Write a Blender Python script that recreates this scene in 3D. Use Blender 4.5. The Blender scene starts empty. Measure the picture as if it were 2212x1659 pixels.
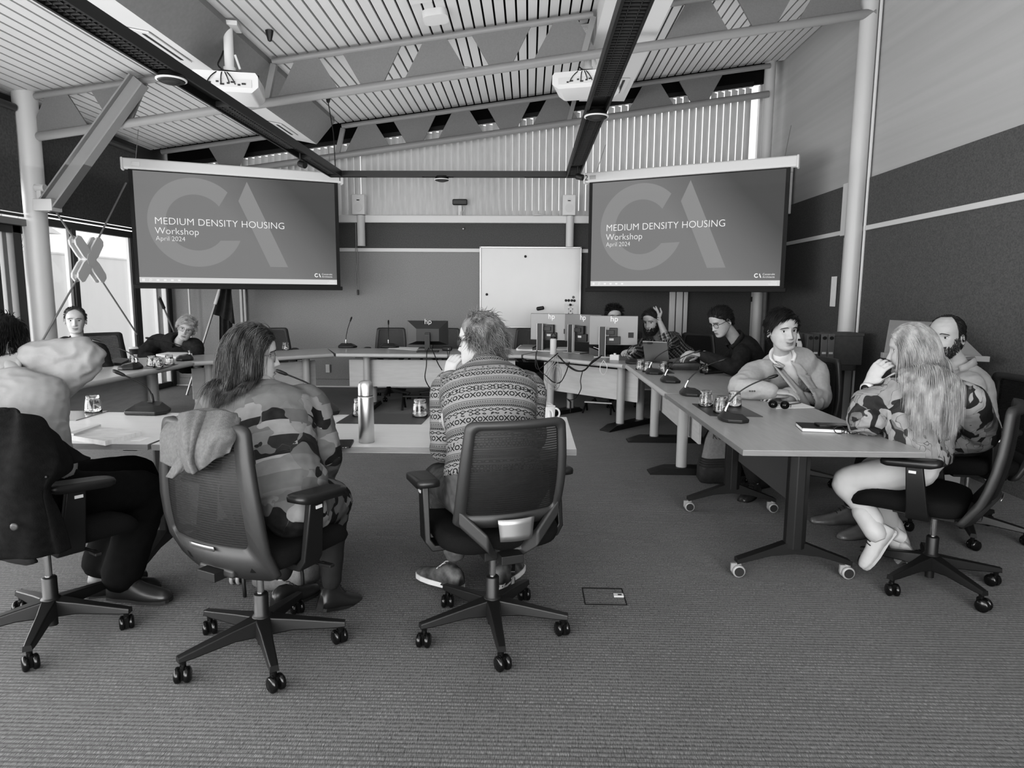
import bpy, math, random
from mathutils import Vector, Matrix, noise
from math import pi, sin, cos, radians as R
random.seed(7)
SC = bpy.context.scene
COL = SC.collection
V = Vector

# ------------------------------------------------------------------ camera model (frame 2212 x 1659)
F_PX, CXP, CYP, EYE = 1440.0, 1106.0, 829.5, 1.40
_dy = V(((1143 - CXP) / F_PX, (CYP - 639) / F_PX, 1.0)).normalized()
_up = V((69.0, 10876.0, -F_PX)); _up = (_up - _dy * _up.dot(_dy)).normalized() if False else _up.normalized()
_up = (_up - _dy * _up.dot(_dy)).normalized()
_dx = _up.cross(_dy).normalized()
if _dx.x < 0: _dx = -_dx
def _ray(px, py):
    r = V(((px - CXP) / F_PX, (CYP - py) / F_PX, 1.0))
    return V((r.dot(_dx), r.dot(_dy), r.dot(_up)))
def atZ(px, py, z=0.0):
    d = _ray(px, py); t = (z - EYE) / d.z; return V((d.x * t, d.y * t, z))
def atY(px, py, y):
    d = _ray(px, py); t = y / d.y; return V((d.x * t, y, EYE + d.z * t))
def atX(px, py, x):
    d = _ray(px, py); t = x / d.x; return V((x, d.y * t, EYE + d.z * t))
cam_d = bpy.data.cameras.new('camera'); cam = bpy.data.objects.new('camera', cam_d); COL.objects.link(cam)
cam_d.sensor_fit = 'HORIZONTAL'; cam_d.sensor_width = 36.0; cam_d.lens = 36.0 * F_PX / 2212.0
cam_d.clip_start = 0.05; cam_d.clip_end = 200
_m = Matrix.Identity(4)
for j, b in enumerate((V((1, 0, 0)), V((0, 1, 0)), V((0, 0, -1)))):
    w = V((b.x * _dx.x + b.y * _dx.y + b.z * _dx.z, b.x * _dy.x + b.y * _dy.y + b.z * _dy.z, b.x * _up.x + b.y * _up.y + b.z * _up.z))
    for i in range(3): _m[i][j] = w[i]
_m[2][3] = EYE
cam.matrix_world = _m
SC.camera = cam

# ------------------------------------------------------------------ materials
def lin(s):
    s = s / 255.0
    return s / 12.92 if s <= 0.04045 else ((s + 0.055) / 1.055) ** 2.4
def gcol(s):
    v = lin(s); return (v, v, v, 1)
def nod(nt, t, **kw):
    n = nt.nodes.new(t)
    for k, v in kw.items(): setattr(n, k, v)
    return n
def mat(name, s, rough=0.6, metal=0.0, spec=0.5, var=0.0, vscale=8.0, stretch=(1, 1, 1), bump=0.0, bscale=60.0, bstretch=None, space='Object', trans=0.0, coat=0.0, emit=0.0):
    """grey material: s = srgb 0-255, var = +- colour noise, bump = noise bump"""
    m = bpy.data.materials.new(name); m.use_nodes = True
    nt = m.node_tree; b = nt.nodes['Principled BSDF']
    b.inputs['Base Color'].default_value = gcol(s); b.inputs['Roughness'].default_value = rough
    b.inputs['Metallic'].default_value = metal; b.inputs['Specular IOR Level'].default_value = spec
    if coat: b.inputs['Coat Weight'].default_value = coat; b.inputs['Coat Roughness'].default_value = 0.15
    if emit:
        b.inputs['Emission Color'].default_value = gcol(s); b.inputs['Emission Strength'].default_value = emit
    if var or bump:
        tc = nod(nt, 'ShaderNodeTexCoord')
        def nz(sc, st):
            mp = nod(nt, 'ShaderNodeMapping'); mp.inputs['Scale'].default_value = st
            nt.links.new(tc.outputs[space], mp.inputs['Vector'])
            n = nod(nt, 'ShaderNodeTexNoise'); n.inputs['Scale'].default_value = sc; n.inputs['Detail'].default_value = 4
            nt.links.new(mp.outputs[0], n.inputs['Vector']); return n
        if var:
            n = nz(vscale, stretch)
            r = nod(nt, 'ShaderNodeValToRGB')
            r.color_ramp.elements[0].position = 0.3; r.color_ramp.elements[1].position = 0.7
            r.color_ramp.elements[0].color = gcol(max(0, s - var)); r.color_ramp.elements[1].color = gcol(min(255, s + var))
            nt.links.new(n.outputs['Fac'], r.inputs['Fac']); nt.links.new(r.outputs['Color'], b.inputs['Base Color'])
        if bump:
            n = nz(bscale, bstretch or stretch)
            bp = nod(nt, 'ShaderNodeBump'); bp.inputs['Strength'].default_value = bump; bp.inputs['Distance'].default_value = 0.01
            nt.links.new(n.outputs['Fac'], bp.inputs['Height']); nt.links.new(bp.outputs['Normal'], b.inputs['Normal'])
    return m
def glassmat(name, rough=0.0, tint=250, ior=1.45):
    m = bpy.data.materials.new(name); m.use_nodes = True; b = m.node_tree.nodes['Principled BSDF']
    b.inputs['Base Color'].default_value = gcol(tint); b.inputs['Roughness'].default_value = rough
    b.inputs['Transmission Weight'].default_value = 1.0; b.inputs['IOR'].default_value = ior
    return m
def panemat(name, refl=0.06, tint=250):
    m = bpy.data.materials.new(name); m.use_nodes = True; nt = m.node_tree; nt.nodes.clear()
    o = nod(nt, 'ShaderNodeOutputMaterial'); mx = nod(nt, 'ShaderNodeMixShader'); t = nod(nt, 'ShaderNodeBsdfTransparent'); g = nod(nt, 'ShaderNodeBsdfGlossy')
    t.inputs['Color'].default_value = gcol(tint); g.inputs['Roughness'].default_value = 0.02
    mx.inputs['Fac'].default_value = refl
    nt.links.new(t.outputs[0], mx.inputs[1]); nt.links.new(g.outputs[0], mx.inputs[2]); nt.links.new(mx.outputs[0], o.inputs['Surface'])
    return m
M = {}
M['black_plastic'] = mat('black_plastic', 33, 0.5, bump=0.05, bscale=400)
M['black_gloss'] = mat('black_gloss', 20, 0.2)
M['dark_plastic'] = mat('dark_plastic', 52, 0.5)
M['charcoal'] = mat('charcoal', 40, 0.55)
M['grey_plastic'] = mat('grey_plastic', 105, 0.45)
M['light_plastic'] = mat('light_plastic', 205, 0.45)
M['white'] = mat('white_paint', 200, 0.55)
M['white_gloss'] = mat('white_gloss', 215, 0.25)
M['paper'] = mat('paper', 225, 0.8, var=4, vscale=20)
M['chrome'] = mat('chrome', 215, 0.18, metal=1.0)
M['steel'] = mat('brushed_steel', 205, 0.32, metal=1.0, bump=0.08, bscale=30, bstretch=(40, 40, 0.5))
M['alu'] = mat('aluminium', 175, 0.4, metal=0.9)
M['seat_fabric'] = mat('black_seat_fabric', 24, 0.95, var=4, vscale=300, bump=0.2, bscale=500, spec=0.2)
M['cable'] = mat('black_cable', 30, 0.5)
M['cable_grey'] = mat('grey_cable', 150, 0.5)

# ------------------------------------------------------------------ mesh builder
class G:
    def __init__(s): s.v = []; s.f = []; s.m = []; s.s = []; s.T = Matrix.Identity(4); s.mi = 0; s.smooth = False
    def add(s, vs, fs, smooth=None):
        b = len(s.v); s.v.extend([s.T @ V(p) for p in vs])
        sm = s.smooth if smooth is None else smooth
        for f in fs: s.f.append(tuple(i + b for i in f)); s.m.append(s.mi); s.s.append(sm)
    def box(s, c, d, rot=None, taper=None):
        x, y, z = d[0] / 2, d[1] / 2, d[2] / 2; c = V(c)
        vs = [V((a * x, b * y, e * z)) for e in (-1, 1) for a, b in ((-1, -1), (1, -1), (1, 1), (-1, 1))]
        if taper:
            for p in vs[4:]: p.x *= taper[0]; p.y *= taper[1]
        if rot is not None:
            q = rot if not isinstance(rot, tuple) else (Matrix.Rotation(rot[2], 3, 'Z') @ Matrix.Rotation(rot[1], 3, 'Y') @ Matrix.Rotation(rot[0], 3, 'X'))
            vs = [q @ p for p in vs]
        s.add([p + c for p in vs], [(3, 2, 1, 0), (4, 5, 6, 7), (0, 1, 5, 4), (1, 2, 6, 5), (2, 3, 7, 6), (3, 0, 4, 7)])
    def hexa(s, p8): s.add(p8, [(3, 2, 1, 0), (4, 5, 6, 7), (0, 1, 5, 4), (1, 2, 6, 5), (2, 3, 7, 6), (3, 0, 4, 7)])
    def loft(s, rings, cap=True, close=True, smooth=True):
        n = len(rings[0]); vs = [p for r in rings for p in r]; fs = []
        for i in range(len(rings) - 1):
            for j in range(n if close else n - 1):
                k = (j + 1) % n
                fs.append((i * n + j, i * n + k, (i + 1) * n + k, (i + 1) * n + j))
        s.add(vs, fs, smooth)
        if cap and close:
            s.add(list(rings[0]), [tuple(range(n - 1, -1, -1))], False); s.add(list(rings[-1]), [tuple(range(n))], False)
    def tube(s, pts, r, n=8, cap=True, smooth=True, flat=1.0, upv=None):
        pts = [V(p) for p in pts]; rings = []; N = len(pts)
        t0 = (pts[1] - pts[0]).normalized()
        a = V(upv) if upv else (V((0, 0, 1)) if abs(t0.z) < 0.9 else V((1, 0, 0)))
        u = (a - t0 * a.dot(t0)).normalized()
        for i, p in enumerate(pts):
            t = (pts[min(i + 1, N - 1)] - pts[max(i - 1, 0)])
            t = t.normalized() if t.length > 1e-9 else t0
            u = (u - t * u.dot(t)); u = u.normalized() if u.length > 1e-6 else V((1, 0, 0))
            w = t.cross(u); rr = r[i] if isinstance(r, (list, tuple)) else r
            rings.append([p + (u * cos(2 * pi * k / n) * flat + w * sin(2 * pi * k / n)) * rr for k in range(n)])
        s.loft(rings, cap, True, smooth)
    def cyl(s, p0, p1, r, n=16, r1=None, smooth=True): s.tube([p0, p1], [r, r if r1 is None else r1], n, True, smooth)
    def lathe(s, prof, c=(0, 0, 0), n=24, smooth=True, rib=None, axis=None):
        c = V(c); rings = []
        q = axis.to_track_quat('Z', 'Y').to_matrix() if axis is not None else Matrix.Identity(3)
        for (r, z) in prof:
            rings.append([c + q @ V(((r if not rib else r * rib(k, n, z)) * cos(2 * pi * k / n), (r if not rib else r * rib(k, n, z)) * sin(2 * pi * k / n), z)) for k in range(n)])
        s.loft(rings, True, True, smooth)
    def prism(s, poly, p0, ux, uy, uz, h, smooth=False):
        """poly 2D in (ux,uy) plane from origin p0, extruded h along uz"""
        p0, ux, uy, uz = V(p0), V(ux), V(uy), V(uz); n = len(poly)
        a = [p0 + ux * x + uy * y for x, y in poly]; b = [p + uz * h for p in a]
        s.add(a + b, [(i, (i + 1) % n, n + (i + 1) % n, n + i) for i in range(n)], smooth)
        s.add(a, [tuple(range(n - 1, -1, -1))], False); s.add(b, [tuple(range(n))], False)
    def ball(s, c, r, n=16, m=10, sc=(1, 1, 1), rot=None):
        c = V(c); rings = []
        for i in range(m + 1):
            t = pi * (0.02 + 0.96 * i / m); row = []
            for k in range(n):
                p = V((sin(t) * cos(2 * pi * k / n) * r * sc[0], sin(t) * sin(2 * pi * k / n) * r * sc[1], -cos(t) * r * sc[2]))
                row.append(c + (rot @ p if rot else p))
            rings.append(row)
        s.loft(rings, True, True, True)
    def grid(s, fn, nu, nv, smooth=True):
        vs = [fn(i / nu, j / nv) for j in range(nv + 1) for i in range(nu + 1)]
        s.add(vs, [(j * (nu + 1) + i, j * (nu + 1) + i + 1, (j + 1) * (nu + 1) + i + 1, (j + 1) * (nu + 1) + i) for j in range(nv) for i in range(nu)], smooth)
    def build(s, name, mats, parent=None, bevel=0.0, seg=2, solid=0.0, sub=0):
        me = bpy.data.meshes.new(name); me.from_pydata([tuple(p) for p in s.v], [], s.f)
        if not isinstance(mats, (list, tuple)): mats = [mats]
        for m in mats: me.materials.append(M[m] if isinstance(m, str) else m)
        me.polygons.foreach_set('material_index', s.m); me.polygons.foreach_set('use_smooth', s.s)
        me.update()
        o = bpy.data.objects.new(name, me); COL.objects.link(o)
        if parent is not None: o.parent = parent
        if solid:
            md = o.modifiers.new('solid', 'SOLIDIFY'); md.thickness = solid; md.offset = 0
        if bevel:
            md = o.modifiers.new('bevel', 'BEVEL'); md.width = bevel; md.segments = seg; md.limit_method = 'ANGLE'; md.angle_limit = R(35)
            me.polygons.foreach_set('use_smooth', [True] * len(me.polygons)); md.harden_normals = True
        if sub:
            md = o.modifiers.new('sub', 'SUBSURF'); md.levels = sub; md.render_levels = sub
        return o
def tag(o, label=None, cat=None, group=None, kind=None):
    for k, v in (('label', label), ('category', cat), ('group', group), ('kind', kind)):
        if v: o[k] = v
    return o
def thing(name, label, cat, loc=(0, 0, 0), rz=0.0, group=None, rot=None):
    o = bpy.data.objects.new(name, None); COL.objects.link(o); o.empty_display_size = 0.05
    o.location = loc; o.rotation_euler = rot if rot else (0, 0, rz)
    return tag(o, label, cat, group)
def dup(o, loc=None, rz=None, label=None, parent=None, rot=None):
    c = o.copy(); COL.objects.link(c); c.parent = parent
    if loc is not None: c.location = loc
    if rz is not None: c.rotation_euler = (0, 0, rz)
    if rot is not None: c.rotation_euler = rot
    if label: c['label'] = label
    for ch in KIDS(o): dup(ch, parent=c)
    return c
def KIDS(o): return [x for x in list(o.children)]
def struct(g, name, mats, **kw): return tag(g.build(name, mats, **kw), kind='structure')
def text_mesh(txt, size, name, mat_, parent, mtx, thin=0.0, align='LEFT', extrude=0.0, spacing=1.0, xs=1.0):
    cu = bpy.data.curves.new(name, 'FONT'); cu.body = txt; cu.size = size; cu.align_x = align; cu.offset = thin; cu.extrude = extrude; cu.space_character = spacing
    cu.resolution_u = 4
    t = bpy.data.objects.new(name, cu); COL.objects.link(t)
    dg = bpy.context.evaluated_depsgraph_get(); me = bpy.data.meshes.new_from_object(t.evaluated_get(dg))
    bpy.data.objects.remove(t); bpy.data.curves.remove(cu)
    me.transform(mtx @ Matrix.Diagonal((xs, 1, 1, 1))); me.name = name
    me.materials.clear(); me.materials.append(M[mat_] if isinstance(mat_, str) else mat_)
    o = bpy.data.objects.new(name, me); COL.objects.link(o); o.parent = parent
    return o
def bez(p0, p1, p2, p3, n=12):
    p0, p1, p2, p3 = V(p0), V(p1), V(p2), V(p3)
    return [p0 * (1 - t) ** 3 + p1 * 3 * t * (1 - t) ** 2 + p2 * 3 * t * t * (1 - t) + p3 * t ** 3 for t in [i / n for i in range(n + 1)]]
def rrect(w, h, r, n=5, cx=0, cy=0):
    out = []
    for (sx, sy, a0) in ((1, 1, 0), (-1, 1, pi / 2), (-1, -1, pi), (1, -1, 1.5 * pi)):
        for i in range(n + 1):
            a = a0 + pi / 2 * i / n
            out.append((cx + sx * (w / 2 - r) + r * cos(a), cy + sy * (h / 2 - r) + r * sin(a)))
    return out
# ------------------------------------------------------------------ setting
XL, XR, YB = -5.45, 3.50, 10.05
def chord_top(x): return 3.425 + 0.1348 * (x + 5.371)
def chord_bot(x): return 3.017 + 0.1386 * (x + 5.384)
def slat_z(x): return chord_top(x) + 0.045
# carpet
def carpet_mat():
    m = bpy.data.materials.new('carpet'); m.use_nodes = True; nt = m.node_tree; b = nt.nodes['Principled BSDF']; L = nt.links.new
    b.inputs['Roughness'].default_value = 0.95; b.inputs['Specular IOR Level'].default_value = 0.15
    b.inputs['Sheen Weight'].default_value = 0.2; b.inputs['Sheen Roughness'].default_value = 0.45
    tc = nod(nt, 'ShaderNodeTexCoord')
    def noi(sc, st, det=3):
        mp = nod(nt, 'ShaderNodeMapping'); mp.inputs['Scale'].default_value = st; L(tc.outputs['Object'], mp.inputs['Vector'])
        n = nod(nt, 'ShaderNodeTexNoise'); n.inputs['Scale'].default_value = sc; n.inputs['Detail'].default_value = det; L(mp.outputs[0], n.inputs['Vector']); return n.outputs['Fac']
    def mth(op, a, bb=None, cl=False):
        n = nod(nt, 'ShaderNodeMath'); n.operation = op; n.use_clamp = cl
        for i, q in enumerate((a, bb)):
            if q is None: continue
            if isinstance(q, (int, float)): n.inputs[i].default_value = q
            else: L(q, n.inputs[i])
        return n.outputs[0]
    # rows across the room, about 2 cm apart, wavering
    wv = nod(nt, 'ShaderNodeTexWave'); wv.bands_direction = 'Y'; wv.inputs['Scale'].default_value = 15.7; wv.inputs['Distortion'].default_value = 1.1
    wv.inputs['Detail'].default_value = 2; wv.inputs['Detail Scale'].default_value = 2.5
    L(tc.outputs['Object'], wv.inputs['Vector'])
    row = mth('POWER', wv.outputs['Fac'], 0.3)
    # loops: fine strokes running along the view
    loop = noi(380, (1.0, 0.14, 1), 2)
    fine = noi(420, (1, 1, 1), 2)
    # short broken cross lines
    br = nod(nt, 'ShaderNodeTexBrick'); br.inputs['Scale'].default_value = 1.0; br.inputs['Mortar Size'].default_value = 0.0022
    br.inputs['Brick Width'].default_value = 0.085; br.inputs['Row Height'].default_value = 0.055; br.offset = 0.37; br.inputs['Mortar Smooth'].default_value = 0.6
    br.inputs['Color1'].default_value = (1, 1, 1, 1); br.inputs['Color2'].default_value = (.82, .82, .82, 1); br.inputs['Mortar'].default_value = (0.35, .35, .35, 1)
    mp = nod(nt, 'ShaderNodeMapping'); L(tc.outputs['Object'], mp.inputs['Vector']); L(mp.outputs[0], br.inputs['Vector'])
    brm = mth('MULTIPLY', mth('SUBTRACT', br.outputs['Color'], 1.0), mth('MULTIPLY', noi(3.0, (1, 1, 1)), 1.5))
    blot = noi(1.3, (1, 1, 1), 5)
    h = mth('ADD', mth('MULTIPLY', row, 0.50), mth('MULTIPLY', mth('SUBTRACT', mth('MULTIPLY', loop, 2.2), 0.6), 0.55))
    h = mth('ADD', h, mth('MULTIPLY', brm, 0.35)); h = mth('ADD', h, mth('MULTIPLY', fine, 0.35))
    c = mth('ADD', h, mth('MULTIPLY', blot, 0.22))
    cr = nod(nt, 'ShaderNodeValToRGB'); cr.color_ramp.elements[0].position = 0.36; cr.color_ramp.elements[1].position = 1.35 if False else 1.0
    cr.color_ramp.elements[0].color = gcol(46); cr.color_ramp.elements[1].color = gcol(168)
    e = cr.color_ramp.elements.new(0.72); e.color = gcol(102)
    sc = mth('MULTIPLY', c, 0.66); L(sc, cr.inputs['Fac']); L(cr.outputs['Color'], b.inputs['Base Color'])
    bp = nod(nt, 'ShaderNodeBump'); bp.inputs['Strength'].default_value = 0.55; bp.inputs['Distance'].default_value = 0.006
    L(h, bp.inputs['Height']); L(bp.outputs['Normal'], b.inputs['Normal'])
    return m
M['carpet'] = carpet_mat()
M['fabric_wall'] = mat('fabric_wall', 140, 0.95, var=9, vscale=90, bump=0.15, bscale=220, spec=0.15)
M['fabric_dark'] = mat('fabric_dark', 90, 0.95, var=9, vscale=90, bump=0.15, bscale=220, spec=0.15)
M['upper_wall'] = mat('upper_wall', 170, 0.7, var=4, vscale=2.2, stretch=(1, 0.12, 6), bump=0.02, bscale=40)
M['trim_white'] = mat('trim_white', 205, 0.45)
M['frame_dark'] = mat('window_frame', 62, 0.45)
M['frame_mid'] = mat('window_frame_mid', 120, 0.45)
M['slat'] = mat('ceiling_slat', 196, 0.5, var=3, vscale=3, stretch=(1, .2, 1))
M['void'] = mat('ceiling_void', 8, 1.0)
M['truss'] = mat('truss_paint', 130, 0.45)
M['truss_plate'] = mat('truss_plate', 112, 0.6, var=3, vscale=60)
M['duct_face'] = mat('duct_face', 128, 0.65, var=3, vscale=30)
M['node_paint'] = mat('node_paint', 205, 0.5); M['column'] = mat('column_paint', 188, 0.4)
M['blind_dark'] = mat('roller_blind', 88, 0.9, var=8, vscale=40, bump=0.1, bscale=250, spec=0.1)
M['louvre'] = mat('louvre_fabric', 196, 0.8, var=5, vscale=30, stretch=(1, 1, 0.2))
M['pane'] = panemat('window_glass', 0.05)
M['fence'] = mat('outdoor_fence', 206, 0.8, var=3, vscale=1.5, stretch=(1, 3, .3))
M['outground'] = mat('outdoor_paving', 200, 0.9)
M['outbuilding'] = mat('outdoor_roof', 190, 0.8)

g = G(); g.box((-1.0, 4.0, -0.05), (9.1, 13.0, 0.1)); struct(g, 'floor', 'carpet')
# right wall: fabric panels low, white boarding high
g = G(); g.box((XR + 0.08, 4.0, 2.6), (0.12, 13.0, 5.2)); g.mi = 1
g.box((XR + 0.01, 2.3, 1.1), (0.03, 9.85, 2.0)); g.box((XR + 0.01, 2.3, 2.385), (0.03, 9.85, 0.49))
g.box((XR + 0.01, 8.62, 1.1), (0.03, 2.66, 2.0)); g.box((XR + 0.01, 8.62, 2.385), (0.03, 2.66, 0.49))
struct(g, 'wall_right', ['upper_wall', 'fabric_dark'])
g = G(); g.box((XR - 0.005, 2.3, 2.12), (0.03, 9.83, 0.05)); g.box((XR - 0.005, 8.62, 2.12), (0.03, 2.6, 0.05)); struct(g, 'trim_1', 'trim_white', bevel=0.006)
g = G(); g.box((XR - 0.004, 4.0, 0.06), (0.02, 12.1, 0.12)); struct(g, 'baseboard_right', 'fabric_dark')
# back wall
g = G(); g.box((-1.0, YB + 0.1, 1.25), (9.1, 0.16, 2.5)); g.mi = 1
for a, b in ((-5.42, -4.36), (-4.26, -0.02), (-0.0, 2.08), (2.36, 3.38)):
    g.mi = 1 if a < -.01 else 2  # window light and screen shade put into the colours: left paler, right darker
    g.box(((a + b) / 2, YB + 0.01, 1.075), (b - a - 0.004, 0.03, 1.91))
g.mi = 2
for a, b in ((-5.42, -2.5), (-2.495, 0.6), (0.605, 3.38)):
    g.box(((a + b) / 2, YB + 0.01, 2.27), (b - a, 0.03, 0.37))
g.mi = 3; a, b = -5.4, 3.4
g.hexa([(a, YB + .1, chord_top(a) - .15), (b, YB + .1, chord_top(b) - .15), (b, YB + .16, chord_top(b) - .15), (a, YB + .16, chord_top(a) - .15), (a, YB + .1, chord_top(a) + .3), (b, YB + .1, chord_top(b) + .3), (b, YB + .16, chord_top(b) + .3), (a, YB + .16, chord_top(a) + .3)])
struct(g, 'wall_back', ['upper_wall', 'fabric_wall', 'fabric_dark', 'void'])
g = G(); g.box((-1.0, YB - 0.005, 2.062), (8.8, 0.03, 0.055)); struct(g, 'trim_2', 'trim_white', bevel=0.006)
g = G(); g.box((-1.0, YB - 0.03, 2.505), (8.85, 0.14, 0.11)); struct(g, 'trim_3', 'trim_white', bevel=0.012)
g = G(); g.box((-1.0, YB - 0.006, 0.06), (8.8, 0.02, 0.11)); g.mi = 1; g.box((-1.0, YB - 0.02, 0.008), (8.8, 0.03, 0.016)); struct(g, 'baseboard_back', ['fabric_wall', 'trim_white'])
g = G()
for a, b in ((-4.361, -4.315), (-4.305, -4.262), (2.08, 2.17), (2.18, 2.28), (2.29, 2.355)): g.box(((a + b) / 2, YB - 0.015, 1.03), (b - a - 0.006, 0.06, 2.0))
struct(g, 'trim_4', 'trim_white', bevel=0.008)
# clerestory window behind the louvres
g = G(); g.box((-1.0, YB + 0.2, 2.62), (9.0, 0.08, 0.08))
for x in (-5.4, -2.48, 0.58, 3.36): g.box((x, YB + 0.2, 3.5), (0.09, 0.08, 1.9))
wf = struct(g, 'window_3', 'trim_white')
g = G(); g.box((-1.0, YB + 0.2, 3.6), (8.9, 0.01, 2.1)); g.build('pane', 'pane', wf)
# left wall: solid above, glazing below
g = G(); g.box((XL - 0.1, 2.0, 3.1), (0.12, 17.0, 1.3)); g.box((XL - 0.05, 9.98, 1.1), (0.2, 0.1, 2.2))
struct(g, 'wall_left', 'frame_dark')
def bar(g, y0, y1, z0, z1, x=XL, t=0.07): g.box((x, (y0 + y1) / 2, (z0 + z1) / 2), (t, y1 - y0, z1 - z0))
g = G(); bar(g, 7.3, 9.25, 2.145, 2.23); bar(g, 9.12, 9.25, 0.06, 2.23); bar(g, 7.3, 9.95, 0.0, 0.08); bar(g, 7.9, 7.98, 0.06, 2.16, t=0.09); bar(g, 9.25, 9.95, 2.15, 2.23)
g.mi = 1; bar(g, 7.84, 7.895, 0.06, 2.15, t=0.04); bar(g, 9.06, 9.115, 0.06, 2.15, t=0.04); bar(g, 9.66, 9.71, 0.06, 2.15, t=0.05); bar(g, 9.9, 9.95, 0.06, 2.15)
w1 = struct(g, 'window_1', ['frame_dark', 'trim_white'], bevel=0.006)
g = G(); g.box((XL - 0.02, 8.62, 1.1), (0.008, 2.6, 2.1)); g.build('pane', 'pane', w1)
g = G(); bar(g, -2.4, 7.12, 2.02, 2.1, t=0.1); bar(g, 6.5, 6.62, 0.0, 2.1, t=0.1); bar(g, 6.7, 6.8, 0.0, 2.1, t=0.06); bar(g, 6.98, 7.1, 0.0, 2.1, t=0.1); bar(g, 4.7, 4.82, 0, 2.1, t=.1); bar(g, 2.9, 3.02, 0, 2.1, t=.1); bar(g, 0.9, 1.02, 0, 2.1, t=.1); bar(g, -2.4, 7.1, 0, 0.08, t=.1)
g.mi = 1; bar(g, 6.86, 6.92, 0.0, 2.05, t=0.05); bar(g, 5.8, 7.2, 2.1, 2.17, x=XL + 0.03, t=0.16)
w2 = struct(g, 'window_2', ['frame_dark', 'frame_mid'], bevel=0.006)
g = G(); g.box((XL - 0.02, 2.35, 1.05), (0.008, 9.4, 2.0)); g.build('pane', 'pane', w2)
# roller blinds, rolled two thirds down
def roller(y0, y1, z0, z1, x, label):
    t = thing('roller_blind', label, 'blind', (x, (y0 + y1) / 2, z0))
    w = y1 - y0; g = G(); g.box((0, 0, (z1 - z0) / 2 + 0.02), (0.006, w, z1 - z0 - 0.04)); g.build('cloth', 'blind_dark', t)
    g = G(); g.box((0, 0, 0.015), (0.022, w, 0.03)); g.build('bottom_bar', 'frame_dark', t, bevel=0.005)
    g = G(); g.cyl((0, -w / 2, z1 - z0), (0, w / 2, z1 - z0), 0.04); g.build('roller_tube', 'frame_dark', t)
roller(7.36, 9.1 + 0.18, 2.24, 3.32, XL + 0.06, 'dark roller blind over the window beside the cross bracing')
roller(3.6, 7.08, 2.19, 3.3, XL + 0.1, 'dark roller blind at the left edge in front of the round column')
# outside
g = G(); g.box((-16, 6, -0.12), (21, 40, 0.1)); struct(g, 'ground', 'outground')
g = G(); g.box((-8.6, 8, 1.02), (0.12, 40, 2.16)); g.box((-8.6, 8, 2.11), (0.16, 40, 0.03)); tag(g.build('garden_fence', 'fence'), 'pale boundary wall outside the left windows', 'fence', kind='structure')
bt = thing('house', 'pale house roof seen above the boundary wall outside', 'house', (-15.5, 17.8, 0))
g = G(); g.box((0, 0, 1.6), (3, 3.2, 3.2)); g.build('wall', 'fence', bt)
g = G(); g.prism([(-1.8, 3.1), (1.8, 3.1), (0, 4.3)], (0, -1.8, 0), (1, 0, 0), (0, 0, 1), (0, 1, 0), 3.6); g.build('roof', 'outbuilding', bt)
g = G(); random.seed(3)
for k in range(46):
    x, y = random.uniform(-.3, .3), random.uniform(-1.1, 1.1); h = random.uniform(2.2, 3.0) - abs(y) * .25
    p = [V((x, y, 0)), V((x, y + random.uniform(-.2, .2), h * .6)), V((x + random.uniform(-.2, .2), y + random.uniform(-.5, .5), h))]
    g.tube(p, [0.012, 0.008, 0.003], 4)
    for j in range(14):
        a = p[1].lerp(p[2], random.random()); d = V((random.uniform(-1, 1), random.uniform(-1, 1), random.uniform(-.3, 1))).normalized() * 0.07
        g.add([a, a + d * .5 + V((0, .02, 0)), a + d, a + d * .5 - V((0, .02, 0))], [(0, 1, 2, 3)])
sb = tag(g.build('shrub', 'grey_plastic'), 'thin twiggy shrub above the boundary wall outside the window', 'shrub'); sb.location = (-9.3, 11.3, 0)
# columns
def column(name, x, y, r, z1, base=0.0):
    g = G(); g.cyl((x, y, base), (x, y, z1), r, 28); return struct(g, name, 'column')
column('column_left', -5.33, 7.22, 0.118, 3.6)
column('column_right', XR - 0.09, 7.26, 0.085, 5.0)
column('column_back', 3.33, 9.88, 0.075, 4.8)
g = G(); g.box((XR - 0.02, 7.38, 1.05), (0.05, 0.13, 2.1)); g.box((XR - 0.01, 7.19, 2.6), (0.03, 0.025, 5.2)); struct(g, 'trim_5', 'trim_white', bevel=0.01)
g = G(); g.box((XR - 0.005, 7.5, 2.6), (0.012, 0.02, 4.8)); struct(g, 'trim_6', 'void')
# ceiling: boards with dark gaps
g = G(); x = -5.5
while x < 3.52:
    zc = slat_z(x); dx, dz = 0.044, 0.044 * 0.1348
    g.hexa([(x - dx, -2.5, zc - dz), (x + dx, -2.5, zc + dz), (x + dx, 9.86, zc + dz), (x - dx, 9.86, zc - dz), (x - dx, -2.5, zc - dz + .025), (x + dx, -2.5, zc + dz + .025), (x + dx, 9.86, zc + dz + .025), (x - dx, 9.86, zc - dz + .025)])
    x += 0.108
g.mi = 1; a, b = -5.6, 3.65
g.hexa([(a, -2.5, slat_z(a) + .09), (b, -2.5, slat_z(b) + .09), (b, 10.4, slat_z(b) + .09), (a, 10.4, slat_z(a) + .09), (a, -2.5, slat_z(a) + .2), (b, -2.5, slat_z(b) + .2), (b, 10.4, slat_z(b) + .2), (a, 10.4, slat_z(a) + .2)])
struct(g, 'ceiling', ['slat', 'void'])
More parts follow.
